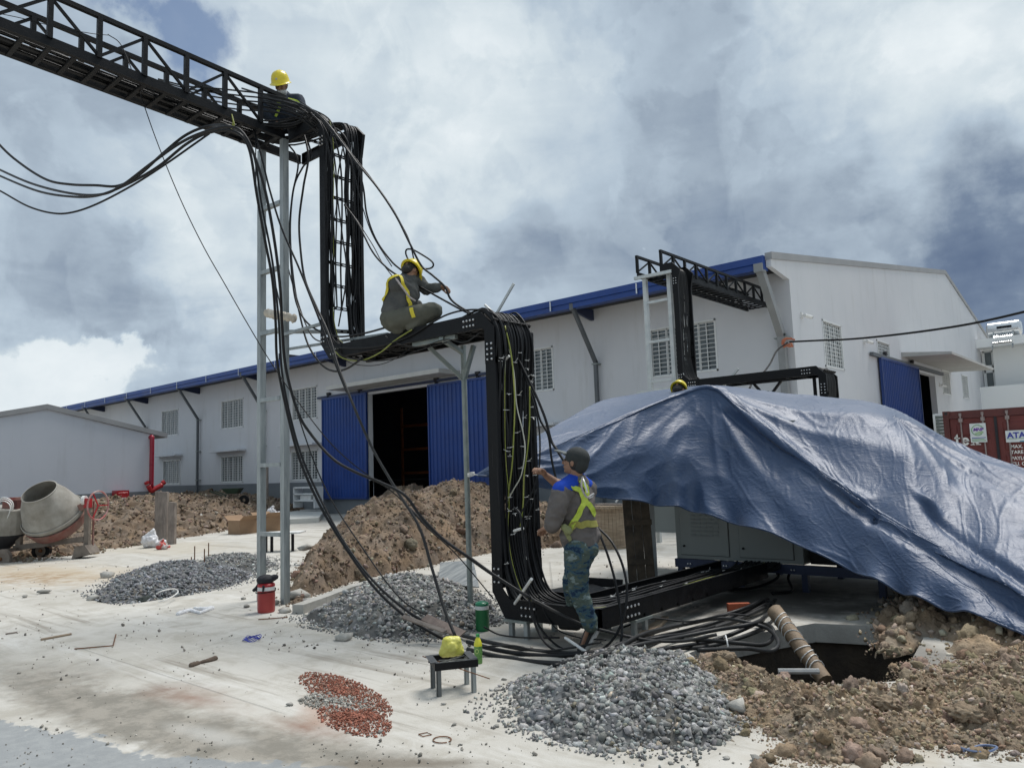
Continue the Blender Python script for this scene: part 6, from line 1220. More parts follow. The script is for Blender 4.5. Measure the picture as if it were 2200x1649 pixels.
# cable drum
o = G(1320, 1180); dep = RC[:, 2] @ (o - CAMP); hd = 92 * dep / FOC; rd = 47 * dep / FOC
dr = empty('cable_drum', o + CF * rd, label='weathered wooden cable drum standing upright behind the man', cat='cable drum')
for z0, z1 in ((0, .05), (hd - .05, hd)):
    for i in range(9):
        x0_ = -rd + i * 2 * rd / 9; x1_ = x0_ + 2 * rd / 9 - .008; pts = [(x, y) for x, y in ((x0_, -1), (x1_, -1), (x1_, 1), (x0_, 1))]
        f = lambda x: math.sqrt(max(.01, rd * rd - min(rd * .999, abs(x)) ** 2)); m = MB(); m.prism([(x0_, -f(x0_), z0), (x1_, -f(x1_), z0), (x1_, f(x1_), z0), (x0_, f(x0_), z0)], (0, 0, z1 - z0)); m.build('plank', WOOD, dr)
for i in range(26):
    a = i * 2 * pi / 26; r_ = rd * .74; c_, s_ = math.cos(a), math.sin(a); t = np.array([-s_, c_, 0]); n_ = np.array([c_, s_, 0]); w2 = r_ * pi / 26 * .94; m = MB(); m.prism([n_ * r_ - t * w2 + [0, 0, .05], n_ * r_ + t * w2 + [0, 0, .05], n_ * (r_ - .03) + t * w2 + [0, 0, .05], n_ * (r_ - .03) - t * w2 + [0, 0, .05]], (0, 0, hd - .10)); m.build('stave', WOOD, dr)
m = MB(); m.box((-.3, -.1, hd), (.3, .1, hd + .03)); m.build('top_batten', WOODG, dr)
stick('plastic_pipe', [o + CF * rd + [0, 0, hd + .05] + CR * .12, o + CF * rd + [0, 0, hd + .38] + CR * .38], .02, WHITE, 'pale stick leaning on top of the wooden cable drum', 'pipe')
# timber and scraps
def board(pts, th, m_, name, label, cat, n=1):
    P_ = [np.array(p, float) for p in pts]; o = P_[0].copy(); r = None
    m = MB(); nn = np.cross(P_[1] - P_[0], P_[3] - P_[0]); nn /= np.linalg.norm(nn); m.prism([p - o for p in P_], nn * th); q = m.build(name, m_, label=label, cat=cat); q.location = tuple(o); return q
board([G(905, 1330, .20), G(918, 1318, .24), G(1001, 1354, .10), G(985, 1368, .06)], .02, mat('pinkish_old_board', (.20, .15, .13), (.33, .26, .22), rough=.9, scale=6, bump=.3, stretch=(4, 1, 1)), 'loose_board', 'pinkish board lying on the middle gravel heap above the stool', 'board')
board([G(862, 1325, .22), G(868, 1319, .24), G(960, 1352, .13), G(952, 1357, .12)], .02, WOODG, 'loose_board', 'narrow grey board beside the pinkish board on the gravel', 'board')
board([G(1374, 1366, .01), G(1400, 1366, .01), G(1437, 1331, .01), G(1424, 1330, .01)], .035, WOOD, 'timber_offcut', 'tan timber offcut on the ground in front of the low tray', 'board')
b0 = G(1590, 1318); m = MB(); m.box((-.11, 0, 0), (.11, .07, .10)); q = m.build('red_brick', mat('orange_red_brick', (.28, .06, .022), (.36, .09, .04), rough=.85, scale=12, bump=.3), label='single orange red brick lying in the shade of the tarpaulin', cat='brick'); q.location = tuple(b0); q.rotation_euler = (0, 0, HEAD)
pa, pb = G(1773, 1462, -.25), G(1664, 1311, .18); m = MB(); m.tube([pa - pa, (pb - pa) * .5, pb - pa], [.062, .066, .070], 12); q = smooth_angle(m.build('wrapped_tube', mat('tan_wrapped_cardboard', (.17, .12, .075), (.30, .215, .14), rough=.7, scale=8, bump=.4), label='tan tube bound with string leaning out of the pit', cat='tube')); q.location = tuple(pa)
dd_ = (pb - pa) / np.linalg.norm(pb - pa); L_ = np.linalg.norm(pb - pa); a_ = np.cross(dd_, [0, 0, 1]); a_ /= np.linalg.norm(a_); b_2 = np.cross(a_, dd_)
for i in range(9):
    c = dd_ * L_ * (.15 + .09 * i); m = MB(); m.tube([c + (a_ * math.cos(t) + b_2 * math.sin(t)) * .070 + dd_ * .03 * math.sin(t + i) for t in np.linspace(0, 2 * pi, 14)], .0045, 4); m.build('string_binding', WHITE, q)
sh = [G(942, 1254, .02), G(1030, 1262, .10), G(1017, 1204, .22), G(946, 1209, .12)]
board(sh, .012, mat('smeared_grey_sheet', (.12, .135, .145), (.34, .35, .34), rough=.5, scale=3, bump=.2, stretch=(6, 1, 1), detail=9), 'grey_sheet', 'grey sheet smeared with cement propped behind the thin pole', 'sheet')
# long pale slab, cardboard boxes, plastic bags
o = G(655, 1124); q = board([G(612, 1126), G(685, 1122), G(702, 1098), G(626, 1096)], .16, mat('white_insulation_board', (.50, .50, .47), (.60, .60, .56), rough=.85, scale=2), 'white_slab', 'thick white slab lying behind the tall posts', 'slab')
def carton(px0, px1, py, h, label, dz=0, dpt=.5):
    a, b = G(px0, py), G(px1, py - 4); d = b - a; W1 = np.linalg.norm(d); r = empty('cardboard_box', a, math.atan2(d[1], d[0]), label=label, cat='box'); m = MB(); m.box((0, 0, 0), (W1, dpt, h)); m.build('box_body', CARD, r)
    for y0, a_ in ((0, -.35), (dpt, .35)): m = MB(); m.add([(0, y0, h), (W1, y0, h), (W1, y0 + a_ * .5, h + .12), (0, y0 + a_ * .5, h + .12), (0, y0 + .006, h), (W1, y0 + .006, h), (W1, y0 + a_ * .5 + .006, h + .12), (0, y0 + a_ * .5 + .006, h + .12)], [(0, 1, 2, 3), (7, 6, 5, 4), (0, 3, 7, 4), (1, 5, 6, 2), (2, 6, 7, 3)]); m.build('flap', CARD, r)
    return r
carton(515, 552, 1148, .38, 'brown cardboard box left of the tall post'); carton(568, 608, 1143, .42, 'brown cardboard box between the tall posts under a white bag')
WP = mat('white_thin_plastic', (.62, .62, .64), (.74, .74, .75), rough=.4, scale=8)
def bag(c, s, label, m_=WP, seed=1, extra=()):
    c = np.array(c, float); blobmesh('plastic_bag', [('e', c + [0, 0, s * .5], np.array([CR * s * .6, CF * s * .45, [0, 0, s * .5]])), ('c', c + [0, 0, s * .7], c + CR * s * .25 + [0, 0, s * 1.25], s * .35, s * .12), ('c', c + [0, 0, s * .3] + CR * s * .3, c + CR * s * 1.1 + [0, 0, s * .35], s * .3, s * .12), *extra], max(.012, s * .07), m_, wr=s * .16, wf=2.6 / s, origin=c, seed=seed, label=label, cat='plastic bag').location = tuple(c)
bag(G(583, 1137) + [0, 0, .42], .20, 'white plastic bag standing on the cardboard box between the posts', seed=2); bag(G(322, 1176), .30, 'white plastic bag at the foot of the upright boards', seed=3)
bag(G(345, 1180), .17, 'red and white crumpled sack beside the upright boards', mat('red_white_sack', (.55, .50, .48), (.50, .06, .05), rough=.5, scale=6, lo=.45, hi=.52), seed=4)
bag(G(537, 1112) + [0, 0, .1], .13, 'crumpled black rubbish on the left cardboard box', BLKCLOTH, seed=6)
for i, (x0_, x1_, yb, yt, lab) in enumerate(((336, 362, 1166, 1058, 'broad grey shuttering board standing upright by the soil bank'), (365, 379, 1168, 1080, 'narrow brown post standing right of the shuttering board'))):
    a, b = G(x0_, yb), G(x1_, yb); dep = RC[:, 2] @ (a - CAMP); h_ = (yb - yt) * dep / FOC; board([a, b, b + [0, 0, h_], a + [0, 0, h_ * 1.02]], .07, WOODG, 'upright_board', lab, 'board')
a, b = PY(565, 1050, 17.2), PY(577, 1050, 17.2); board([a - [0, 0, .4], b - [0, 0, .4], b + [0, 0, 1.05], a + [0, 0, 1.1]], .05, WOODG, 'upright_board', 'reddish brown plank leaning on the warehouse wall behind the posts', 'board')
# small black trestle seen between the posts
o = G(568, 1186); tr = empty('small_trestle', o, HEAD, label='small black trestle with a white top seen between the posts', cat='trestle')
for x in (0, .12, .55): m = MB(); m.box((x, 0, 0), (x + .05, .05, .36)); m.build('leg', BLACK, tr)
m = MB(); m.box((-.03, -.05, .36), (.75, .4, .39)); m.build('trestle_top', WHITE, tr)
# wheelbarrow and white rack by the wall
o = np.array([*PY(500, 1060, 14.6)]); wbw = empty('wheelbarrow', (o[0], o[1], o[2] - .42), HEAD, label='dark green wheelbarrow on top of the soil bank', cat='wheelbarrow'); GRN = mat('dark_green_paint', (.004, .022, .010), (.006, .03, .014), rough=.5)
m = MB(); m.prism([(-.34, -.24, .62), (.34, -.24, .62), (.2, -.2, .42), (-.14, -.2, .42)], (0, .44, 0)); m.build('tray', GRN, wbw)
m = MB(); m.bar((-.3, -.2, .36), (-.75, -.25, .55), .035); m.bar((-.3, .2, .36), (-.75, .25, .55), .035); m.bar((-.2, -.2, .36), (-.2, -.2, .02), .035); m.bar((-.2, .2, .36), (-.2, .2, .02), .035); m.build('frame', GRN, wbw); m = MB(); m.lathe([(.06, -.04), (.18, -.04), (.18, .04), (.06, .04), (.06, -.04)], 16, (.42, 0, .18), ax=(0, 1, 0)); m.build('wheel', BLACK, wbw)
a, b = PY(640, 1066, 17.4), PY(684, 1066, 17.4); o = (a + b) / 2; rk2 = empty('white_rack', (o[0], o[1], .3), label='low white rack against the warehouse plinth', cat='rack'); hw2 = (b[0] - a[0]) / 2
for z in (.25, .5, .75): m = MB(); m.box((-hw2, -.2, z), (hw2, .2, z + .06)); m.build('shelf_bar', WFRAME, rk2)
for x in (-hw2, hw2): m = MB(); m.box((x - .03, -.2, 0), (x + .03, .2, .8)); m.build('side_frame', WFRAME, rk2)
m = MB(); m.box((-.3, -.15, .31), (.4, .15, .48)); m.build('stored_tub', WHITE, rk2)
# red hose cabinet and riser on the low annex
a, b = PX(250, 1088, XL + .5), PX(272, 1086, XL + .5); zt_ = PX(260, 1053, XL + .5)[2]; zb_ = PX(260, 1094, XL + .5)[2]
hc = empty('hose_cabinet', (XL + .3, a[1], 0), label='red fire hose cabinet against the low annex', cat='hose cabinet'); wd_ = b[1] - a[1]
m = MB(); m.box((-.25, 0, zb_ - .5), (.18, wd_ * 1.25, zt_)); m.build('cabinet_body', REDP, hc); m = MB(); m.box((.18, .06, zb_ - .0), (.21, wd_ * 1.25 - .06, zt_ - .08)); dd = m.build('cabinet_door', REDP, hc, bevel=.01); m = MB(); m.box((.211, wd_ * .35, zb_ + .18), (.214, wd_ * .95, zt_ - .28)); m.build('notice_pane', WHITE, dd)
py_ = 14.02; zr0, zr1 = PX(330, 1048, XL + .15)[2], PX(323, 938, XL + .15)[2]; yr = PX(326, 990, XL + .15)[1]
rs = empty('fire_riser', (XL + .15, yr, 0), label='red fire riser pipe with twin valves at the corner of the low annex', cat='pipe')
m = MB(); m.tube(spline([(-.25, 0, zr1 - .05), (-.05, 0, zr1), (0, 0, zr1 - .15), (0, 0, (zr0 + zr1) / 2), (0, 0, zr0)], 6), .09, 10); m.build('riser_pipe', mat('deep_red_pipe_paint', (.24, .006, .025), (.30, .01, .03), rough=.35), rs).data.shade_smooth()
m = MB(); m.tube(spline([(0, -.12, zr0 + .12), (0, 0, zr0 - .1), (.02, .15, zr0 - .02), (.05, .42, zr0 + .12)], 5), .10, 9); m.build('valve_branch', REDP, rs).data.shade_smooth()
for y, z in ((-.16, zr0 + .18), (.45, zr0 + .18)): m = MB(); m.lathe([(0, 0), (.10, 0), (.10, .10), (0, .10)], 10, (0, y, z), ax=(0, y, .3)); m.build('valve_wheel', REDP, rs)

# concrete mixer
o = G(112, 1200); dep = RC[:, 2] @ (o - CAMP); s = dep / FOC; mxr = empty('concrete_mixer', o, HEAD, label='dusty concrete mixer with a tilted drum and red frame', cat='concrete mixer')
DR = mat('cement_coated_drum', (.22, .205, .175), (.36, .345, .31), rough=.9, scale=3, bump=.35, detail=9, dirt=((.42, .41, .38), 5, .6, .6)); RFD = mat('dusty_red_frame', (.20, .055, .045), (.27, .17, .14), rough=.8, scale=4, detail=8); MUD = mat('muddy_grey_frame', (.14, .115, .095), (.22, .19, .16), rough=.9, scale=5, bump=.2)
def ml(px, py, d=0.): return np.array([(px - 112) * s, d, (1200 - py) * s])
ax = np.array([-.10, -.62, .78]); ax /= np.linalg.norm(ax); c = ml(110, 1104, 0)
R0 = 60 * s
m = MB(); prof = [(.02, -R0 * .78), (R0 * .55, -R0 * .74), (R0 * .86, -R0 * .50), (R0 * .99, -R0 * .12), (R0 * 1.0, R0 * .05), (R0 * .97, R0 * .10), (R0 * .80, R0 * .62), (R0 * .58, R0 * 1.02), (R0 * .60, R0 * 1.05), (R0 * .56, R0 * 1.06), (R0 * .76, R0 * .60), (R0 * .90, R0 * .05), (R0 * .8, -R0 * .45), (.02, -R0 * .7)]
m.lathe(prof, 40, c, ax=ax); drum = smooth_angle(m.build('drum', DR, mxr), 35)
m = MB(); m.lathe([(R0 * 1.03, -R0 * .12), (R0 * 1.06, -R0 * .10), (R0 * 1.06, R0 * .0), (R0 * 1.03, R0 * .02)], 40, c, ax=ax, close=False); m.build('ring_gear', DR, drum)
m = MB(); m.lathe([(R0 * .5, -R0 * .86), (R0 * .92, -R0 * .58), (R0 * 1.05, -R0 * .22), (R0 * 1.01, -R0 * .2), (R0 * .9, -R0 * .5), (R0 * .5, -R0 * .8)], 30, c, ax=ax); m.build('drum_cradle', RFD, mxr)
m = MB(); m.bar(ml(150, 1105), ml(186, 1085), .09, .14); m.bar(ml(48, 1118), ml(75, 1128), .09, .16); m.build('yoke', RFD, mxr)
m = MB(); m.bar(ml(186, 1075), ml(186, 1190), .09, .1); m.build('upright', MUD, mxr); m = MB(); m.bar(ml(186, 1074), ml(186, 1094), .11, .12); m.build('bearing_block', REDP, mxr)
m = MB(); m.bar(ml(193, 1080, .1), ml(193, 1180, .1), .03); m.build('brake_rod', RFD, mxr)
m = MB(); m.bar(ml(40, 1078), ml(40, 1180), .10, .1); m.build('upright', MUD, mxr)
m = MB(); m.bar(ml(30, 1174), ml(180, 1160), .09, .11); m.build('base_beam', MUD, mxr); m = MB(); m.bar(ml(38, 1176, -.4), ml(38, 1176, .6), .07, .07); m.build('axle', MUD, mxr)
m = MB(); m.prism([ml(165, 1200, -.2), ml(205, 1190, -.2), ml(192, 1172, -.2), ml(172, 1174, -.2)], (0, .4, 0)); m.build('foot', MUD, mxr)
for d, px_ in ((-.45, 34), (.5, 58)):
    c2 = ml(px_, 1192 - (6 if d > 0 else 0), d); rw = 20 * s; w = MB(); w.lathe([(rw * .6, -.06), (rw, -.05), (rw, .05), (rw * .6, .06)], 24, c2, ax=(0, 1, 0)); wo_ = w.build('wheel', BLACK if d > 0 else MUD, mxr); w = MB(); w.lathe([(0, -.03), (rw * .6, -.05), (rw * .6, .05), (0, .03)], 20, c2, ax=(0, 1, 0)); w.build('rim', MUD, wo_); w = MB(); w.lathe([(0, -.08), (.03, -.08), (.04, -.02)], 10, c2, ax=(0, 1, 0)); w.build('hub', RUST, wo_)
m = MB(); m.box(ml(14, 1112, -.2), ml(34, 1066, .25)); m.build('motor_cover', RFD, mxr); m = MB(); m.box(ml(36, 1108, -.2), ml(45, 1072, .2)); m.build('gear_box', mat('dark_red_paint', (.07, .02, .018), (.11, .035, .03), rough=.7), mxr)  # gear box in a darker red than the motor cover
m = MB(); m.lathe([(0, 0), (.42, 0), (.42, .5), (.40, .52), (0, .52)], 24, ml(8, 1140), ax=(.1, -.1, 1)); m.build('hopper_pan', DR, mxr); m = MB(); m.lathe([(.1, -.35), (.38, -.05), (.40, 0)], 24, ml(8, 1140), ax=(.1, -.1, 1)); m.build('pan_underside', DARKIN, mxr)
for k_, (rx, rz_) in enumerate(((19, 25), (17, 24), (15, 22))):
    m = MB(); m.tube([ml(25 + k_ + rx * math.cos(t) + 2 * math.sin(3 * t), 1090 + k_ * 2 - rz_ * math.sin(t), -.3 - .03 * k_) for t in np.linspace(0, 2 * pi, 26)], .011, 5); m.build('power_lead', WHITE, mxr)
hc_ = ml(208, 1090, 0); a = HEAD; m = MB(); m.tube([hc_ + np.array([.06 * math.cos(t) * 1.0, .30 * math.cos(t), .30 * math.sin(t)]) for t in np.linspace(0, 2 * pi, 25)][:-1], .018, 6, closed=True); hwv = m.build('hand_wheel', mat('worn_white_red', (.40, .36, .34), (.35, .08, .07), rough=.6, scale=4), mxr)
for t in (0, 2.1, 4.2): m = MB(); m.bar(hc_, hc_ + np.array([.06 * math.cos(t), .30 * math.cos(t), .30 * math.sin(t)]), .02); m.build('spoke', REDP, hwv)
m = MB(); m.lathe([(.05, -.03), (.10, -.03), (.10, .03), (.05, .03)], 14, ml(178, 1078), ax=(1, 0, 0)); m.build('pulley', WHITE, mxr)
m = MB(); m.bar(ml(140, 1196, .1), ml(90, 1172, .1), .015); m.build('tie_rod', RUST, mxr)
# soft scraps on the ground
def flat_blob(name, px, r_, m_, label, cat, seed=0):
    P_ = [G(a, b, .012) for a, b in px]; o = P_[0]; blobmesh(name, [('c', a, b, r_ * (1 + .3 * math.sin(i * 2 + seed)), r_ * (1 + .3 * math.sin(i * 2 + 2 + seed))) for i, (a, b) in enumerate(zip(P_, P_[1:]))], .008, m_, wr=r_ * .3, wf=25, origin=o, seed=seed, label=label, cat=cat).location = tuple(o)
flat_blob('white_cloth', [(384, 1318), (408, 1310), (430, 1316), (456, 1306), (440, 1308), (418, 1306)], .022, WP, 'white cloth strip lying on the concrete in front of the dark gravel heap', 'cloth', 1)
flat_blob('dark_rag', [(412, 1428), (430, 1422), (448, 1418), (462, 1414)], .018, mat('brown_rag', (.09, .065, .05), (.16, .12, .09), rough=.95), 'dark stringy rag on the left concrete', 'rag', 2)
flat_blob('shade_net_roll', [(305, 1290), (325, 1284), (350, 1278), (378, 1272)], .045, mat('dark_green_net', (.015, .022, .02), (.03, .04, .035), rough=.9, bump=.4), 'dark rolled net lying on the front of the dark gravel heap', 'net', 3)
m = MB(); P_ = spline([G(340, 1292, .05), G(360, 1286, .07), G(382, 1272, .09), (G(374, 1264, .14)), (G(350, 1268, .16)), G(335, 1275, .13)], 6); m.tube(P_, .008, 5); m.build('string_loop', WHITE, label='white cord looping over the rolled net', cat='cord')
BW = mat('blue_wire_sheath', (.02, .03, .30), (.03, .05, .4), rough=.4)
c = G(539, 1375); m = MB()
for k_ in range(4): m.tube([np.array([(.085 - .008 * k_) * math.cos(t), .07 * math.sin(t) + .01 * k_, .01 + .006 * k_ + .01 * math.sin(3 * t + k_)]) for t in np.linspace(0, 2 * pi, 22)], .0035, 5)
m.build('blue_wire_coil', BW, label='small coil of blue wire on the concrete', cat='wire').location = tuple(c)
c = G(950, 1590); m = MB(); m.tube([np.array([.055 * math.cos(t), .05 * math.sin(t), .006]) for t in np.linspace(0, 6.0, 22)], .0035, 5); m.build('wire_ring', RUST, label='oval ring of wire on the near concrete', cat='wire').location = tuple(c)
c = G(912, 1578); m = MB(); m.tube([np.array(p) for p in ((-.03, -.02, .005), (.02, -.03, .005), (.04, .02, .005), (-.01, .03, .005), (-.03, -.02, .005))], .003, 4); m.build('wire_square', RUST, label='bent square of wire left of the oval ring', cat='wire').location = tuple(c)
BS = mat('faded_blue_strap', (.10, .14, .26), (.18, .23, .34), rough=.6)
m = MB(); m.tube(spline([G(2050, 1598, .01), G(2080, 1610, .03), (G(2120, 1614, .02)), G(2142, 1604, .03), G(2110, 1600, .02), G(2070, 1612, .02)], 6), .006, 5); m.build('blue_strap', BS, label='faded blue strap loop at the lower right soil edge', cat='strap')

# grey rolling shutter door beyond the container
a, b = PY(2009, 893, 24.6), PY(2030, 935, 24.6); m = MB()
for z in np.arange(0, a[2], .09): m.box((0, 0, z), (.9, .03, z + .075))
sh_ = m.build('roller_shutter', mat('grey_green_shutter', (.17, .20, .18), (.21, .24, .22), rough=.6), label='grey green slatted shutter left of the maroon container', cat='shutter'); sh_.location = (a[0], 24.6, 0)
m = MB(); m.box((-.06, -.01, 0), (0, .1, a[2] + .05)); m.box((0, -.01, a[2]), (.9, .1, a[2] + .06)); m.build('shutter_frame', WHITEW, sh_)
# ================================================================ PEOPLE
JACK = mat('grey_brown_work_jacket', (.105, .095, .092), (.15, .138, .132), rough=.9, scale=7, bump=.25, spec=.2)
JACKD = mat('dark_grey_work_jacket', (.065, .068, .068), (.105, .108, .102), rough=.9, scale=7, bump=.25, spec=.2)
JACKN = mat('navy_work_shirt', (.025, .035, .055), (.045, .055, .07), rough=.9, scale=7, bump=.25, spec=.2)
BYOKE = mat('bright_blue_cotton', (.012, .05, .36), (.02, .07, .45), rough=.85, scale=9, bump=.2, spec=.2)
OLIVE = mat('olive_grey_trousers', (.085, .088, .072), (.12, .122, .10), rough=.9, scale=6, bump=.3, spec=.2)
HARN = mat('yellow_green_webbing', (.38, .50, .04), (.50, .60, .08), rough=.6, scale=30, bump=.1)
HARNY = mat('yellow_webbing', (.58, .48, .02), (.66, .56, .05), rough=.6, scale=30, bump=.1)
BELT = mat('olive_yellow_belt', (.26, .25, .05), (.33, .31, .08), rough=.7, scale=30)
CAPM = mat('charcoal_cap_cloth', (.016, .020, .020), (.028, .032, .032), rough=.85, scale=30, bump=.2); CAPG = mat('grey_cap_bill', (.10, .115, .115), (.14, .15, .15), rough=.8)
ROPE = mat('grey_white_rope', (.30, .27, .27), (.45, .42, .40), rough=.9, scale=60, bump=.5)
SOLE = mat('worn_pale_sole', (.36, .35, .33), (.46, .45, .42), rough=.8, scale=20); SHOE = mat('black_work_shoe', (.012, .012, .013), (.03, .03, .03), rough=.6, scale=20, bump=.2)
MASK = mat('pale_face_mask', (.36, .38, .40), (.46, .48, .50), rough=.8, scale=10); EYE = mat('dark_eye', (.01, .008, .008), (.02, .015, .012), rough=.2)
def camo():
    m = bpy.data.materials.new('blue_green_camouflage'); m.use_nodes = True; n = m.node_tree.nodes; l = m.node_tree.links; b = n['Principled BSDF']; t = n.new('ShaderNodeTexCoord')
    mp = n.new('ShaderNodeMapping'); mp.inputs['Scale'].default_value = (1, 1, 1.9); l.new(t.outputs['Object'], mp.inputs[0])
    q = n.new('ShaderNodeTexNoise'); q.inputs['Scale'].default_value = 6.5; q.inputs['Detail'].default_value = 4; q.inputs['Roughness'].default_value = .65; q.inputs['Distortion'].default_value = .3; l.new(mp.outputs[0], q.inputs['Vector'])
    r = n.new('ShaderNodeValToRGB'); r.color_ramp.interpolation = 'CONSTANT'; e = r.color_ramp.elements; e[0].position = 0; e[0].color = (.014, .032, .065, 1); e[1].position = .60; e[1].color = (.17, .22, .22, 1)
    for p, c in ((.43, (.045, .085, .11, 1)), (.50, (.075, .10, .085, 1))): a = e.new(p); a.color = c
    l.new(q.outputs['Fac'], r.inputs[0]); l.new(r.outputs[0], b.inputs['Base Color']); b.inputs['Roughness'].default_value = .9; b.inputs['Specular IOR Level'].default_value = .2
    w = n.new('ShaderNodeTexNoise'); w.inputs['Scale'].default_value = 22; w.inputs['Detail'].default_value = 6; l.new(t.outputs['Object'], w.inputs['Vector']); bp = n.new('ShaderNodeBump'); bp.inputs['Strength'].default_value = .35; bp.inputs['Distance'].default_value = .02; l.new(w.outputs['Fac'], bp.inputs['Height']); l.new(bp.outputs[0], b.inputs['Normal']); return m
CAMO = camo()
nrm = lambda v: np.asarray(v, float) / np.linalg.norm(v)
def head_prims(c, f, up, s=1.0):
    """c = head centre, f = facing, up; returns skin prims"""
    f = nrm(f); up = nrm(np.array(up) - f * (np.array(up) @ f)); r = np.cross(f, up); s *= 1.0
    P = [('e', c + up * .02 * s - f * .008 * s, np.array([r * .074, f * .092, up * .098]) * s), ('e', c - up * .045 * s + f * .028 * s, np.array([r * .055, f * .058, up * .062]) * s), ('e', c - up * .085 * s + f * .055 * s, np.array([r * .026, f * .026, up * .022]) * s),
         ('c', c + up * .008 * s + f * .078 * s, c - up * .028 * s + f * .104 * s, .010 * s, .015 * s), ('e', c + up * .022 * s + f * .075 * s, np.array([r * .05, f * .016, up * .012]) * s), ('e', c - up * .058 * s + f * .083 * s, np.array([r * .024, f * .012, up * .009]) * s)]
    for k in (-1, 1): P += [('e', c + r * k * .075 * s - up * .008 * s - f * .006 * s, np.array([r * .010, f * .018, up * .031]) * s), ('e', c + r * k * .038 * s - up * .026 * s + f * .066 * s, np.array([r * .02, f * .018, up * .02]) * s)]
    return P, f, up, r
def hand_prims(w, d, n_, s=1.0, curl=.6, side=1):
    """w wrist, d pointing direction, n_ palm normal (fingers curl towards it)"""
    d = nrm(d); n_ = nrm(np.array(n_) - d * (np.array(n_) @ d)); a = np.cross(d, n_) * side
    P = [('c', w, w + d * .03, .024 * s, .026 * s), ('e', w + d * .055, np.array([d * .045, a * .040, n_ * .017]) * s)]
    for i, (off, L_, r_) in enumerate(((.030, .078, .0088), (.010, .086, .009), (-.011, .080, .0088), (-.031, .062, .0078))):
        b = w + d * .088 * s + a * off * s; c1 = curl * (1 + .12 * i); v1 = nrm(d * math.cos(c1 * .7) + n_ * math.sin(c1 * .7) + a * off * 2.2); v2 = nrm(d * math.cos(c1 * 1.7) + n_ * math.sin(c1 * 1.7)); v3 = nrm(d * math.cos(c1 * 2.5) + n_ * math.sin(c1 * 2.5))
        p1 = b + v1 * L_ * .45 * s; p2 = p1 + v2 * L_ * .32 * s; p3 = p2 + v3 * L_ * .22 * s; P += [('c', b - d * .02, p1, r_ * 1.15 * s, r_ * 1.05 * s), ('c', p1, p2, r_ * 1.05 * s, r_ * s), ('c', p2, p3, r_ * s, r_ * .9 * s)]
    t0 = w + d * .025 * s + a * .028 * s; v = nrm(a * .8 + d * .6 + n_ * .3); t1 = t0 + v * .04 * s; t2 = t1 + nrm(d * .7 + a * .3 + n_ * .6) * .034 * s; P += [('c', t0, t1, .014 * s, .011 * s), ('c', t1, t2, .011 * s, .0095 * s)]
    return P
def limb(a, b, c, r0, r1, r2): return [('c', a, b, r0, r1), ('c', b, c, r1, r2)]
def ribbon(name, pts, w, bvh, m_, parent, o, off=.008, n=8):
    P = spline(pts, n); V = []; ns = []
    for p in P:
        loc, no, _, _ = bvh.find_nearest(Vector(p - o)); V.append(np.array(loc)); ns.append(np.array(no))
    V = np.array(V); ns = np.array(ns)
    for _ in range(2): V[1:-1] = (V[:-2] + V[1:-1] * 2 + V[2:]) / 4; ns[1:-1] = (ns[:-2] + ns[1:-1] + ns[2:]) / 3
    ns /= np.linalg.norm(ns, axis=1)[:, None]; T = np.gradient(V, axis=0); T /= np.linalg.norm(T, axis=1)[:, None] + 1e-9; S_ = np.cross(T, ns); V = V + ns * off
    rows = np.stack([V - S_ * w / 2 - ns * .004, V - S_ * w / 2 + ns * .002, V + S_ * w / 2 + ns * .002, V + S_ * w / 2 - ns * .004], 1); k = len(V); m = MB(); m.add(rows.reshape(-1, 3), [(i * 4 + j, i * 4 + (j + 1) % 4, i * 4 + 4 + (j + 1) % 4, i * 4 + 4 + j) for i in range(k - 1) for j in range(4)] + [(0, 1, 2, 3), (k * 4 - 1, k * 4 - 2, k * 4 - 3, k * 4 - 4)])
    return m.build(name, m_, parent)
def bvh_of(ob):
    me = ob.data; return BVHTree.FromPolygons([v.co[:] for v in me.vertices], [p.vertices[:] for p in me.polygons])
def helmet(c, f, up, parent, o, s=1.0, name='hard_hat', m_=YELLOWP):
    f = nrm(f); up = nrm(np.array(up) - f * (np.array(up) @ f)); r = np.cross(f, up); m = MB(); seg = 36
    prof = [(1e-3, .150), (.03, .148), (.06, .139), (.09, .120), (.112, .088), (.124, .045), (.128, .005), (.140, -.004), (.150, -.008), (.150, -.013), (.120, -.010), (.112, .03), (.09, .09), (.05, .125), (1e-3, .135)]
    V = []
    for (R_, z) in prof:
        for k in range(seg):
            a = k * 2 * pi / seg; x = R_ * math.cos(a) * .90; y = R_ * math.sin(a) * 1.06
            if R_ > .132: y += .035 * max(0, math.sin(a)) ** 2; z2 = z - .014 * max(0, math.sin(a)) ** 2
            else: z2 = z
            if .02 < R_ < .12 and z > .04 and abs(x) < .022: z2 += .007 * (1 - abs(x) / .022)
            V.append((r * x + f * y + up * z2) * s + c - o)
    F = [(i * seg + k, i * seg + (k + 1) % seg, (i + 1) * seg + (k + 1) % seg, (i + 1) * seg + k) for i in range(len(prof) - 1) for k in range(seg)]
    m.add(V, F); h = smooth_angle(m.build(name, m_, parent), 60); m = MB(); m.lathe([(0, .004), (.014 * s, .003), (.016 * s, 0)], 10, c - o + f * .128 * s + up * .05 * s, ax=f); m.build('badge', MASK, h); return h
def eyes(c, f, up, r, parent, o, s=1):
    for k in (-1, 1): m = MB(); pr = [(math.sin(t) * .011 * s + 1e-4, -math.cos(t) * .011 * s) for t in np.linspace(0, pi, 7)]; m.lathe(pr, 10, c - o + r * k * .031 * s + f * .080 * s + up * .006 * s); m.build('eye', EYE, parent)

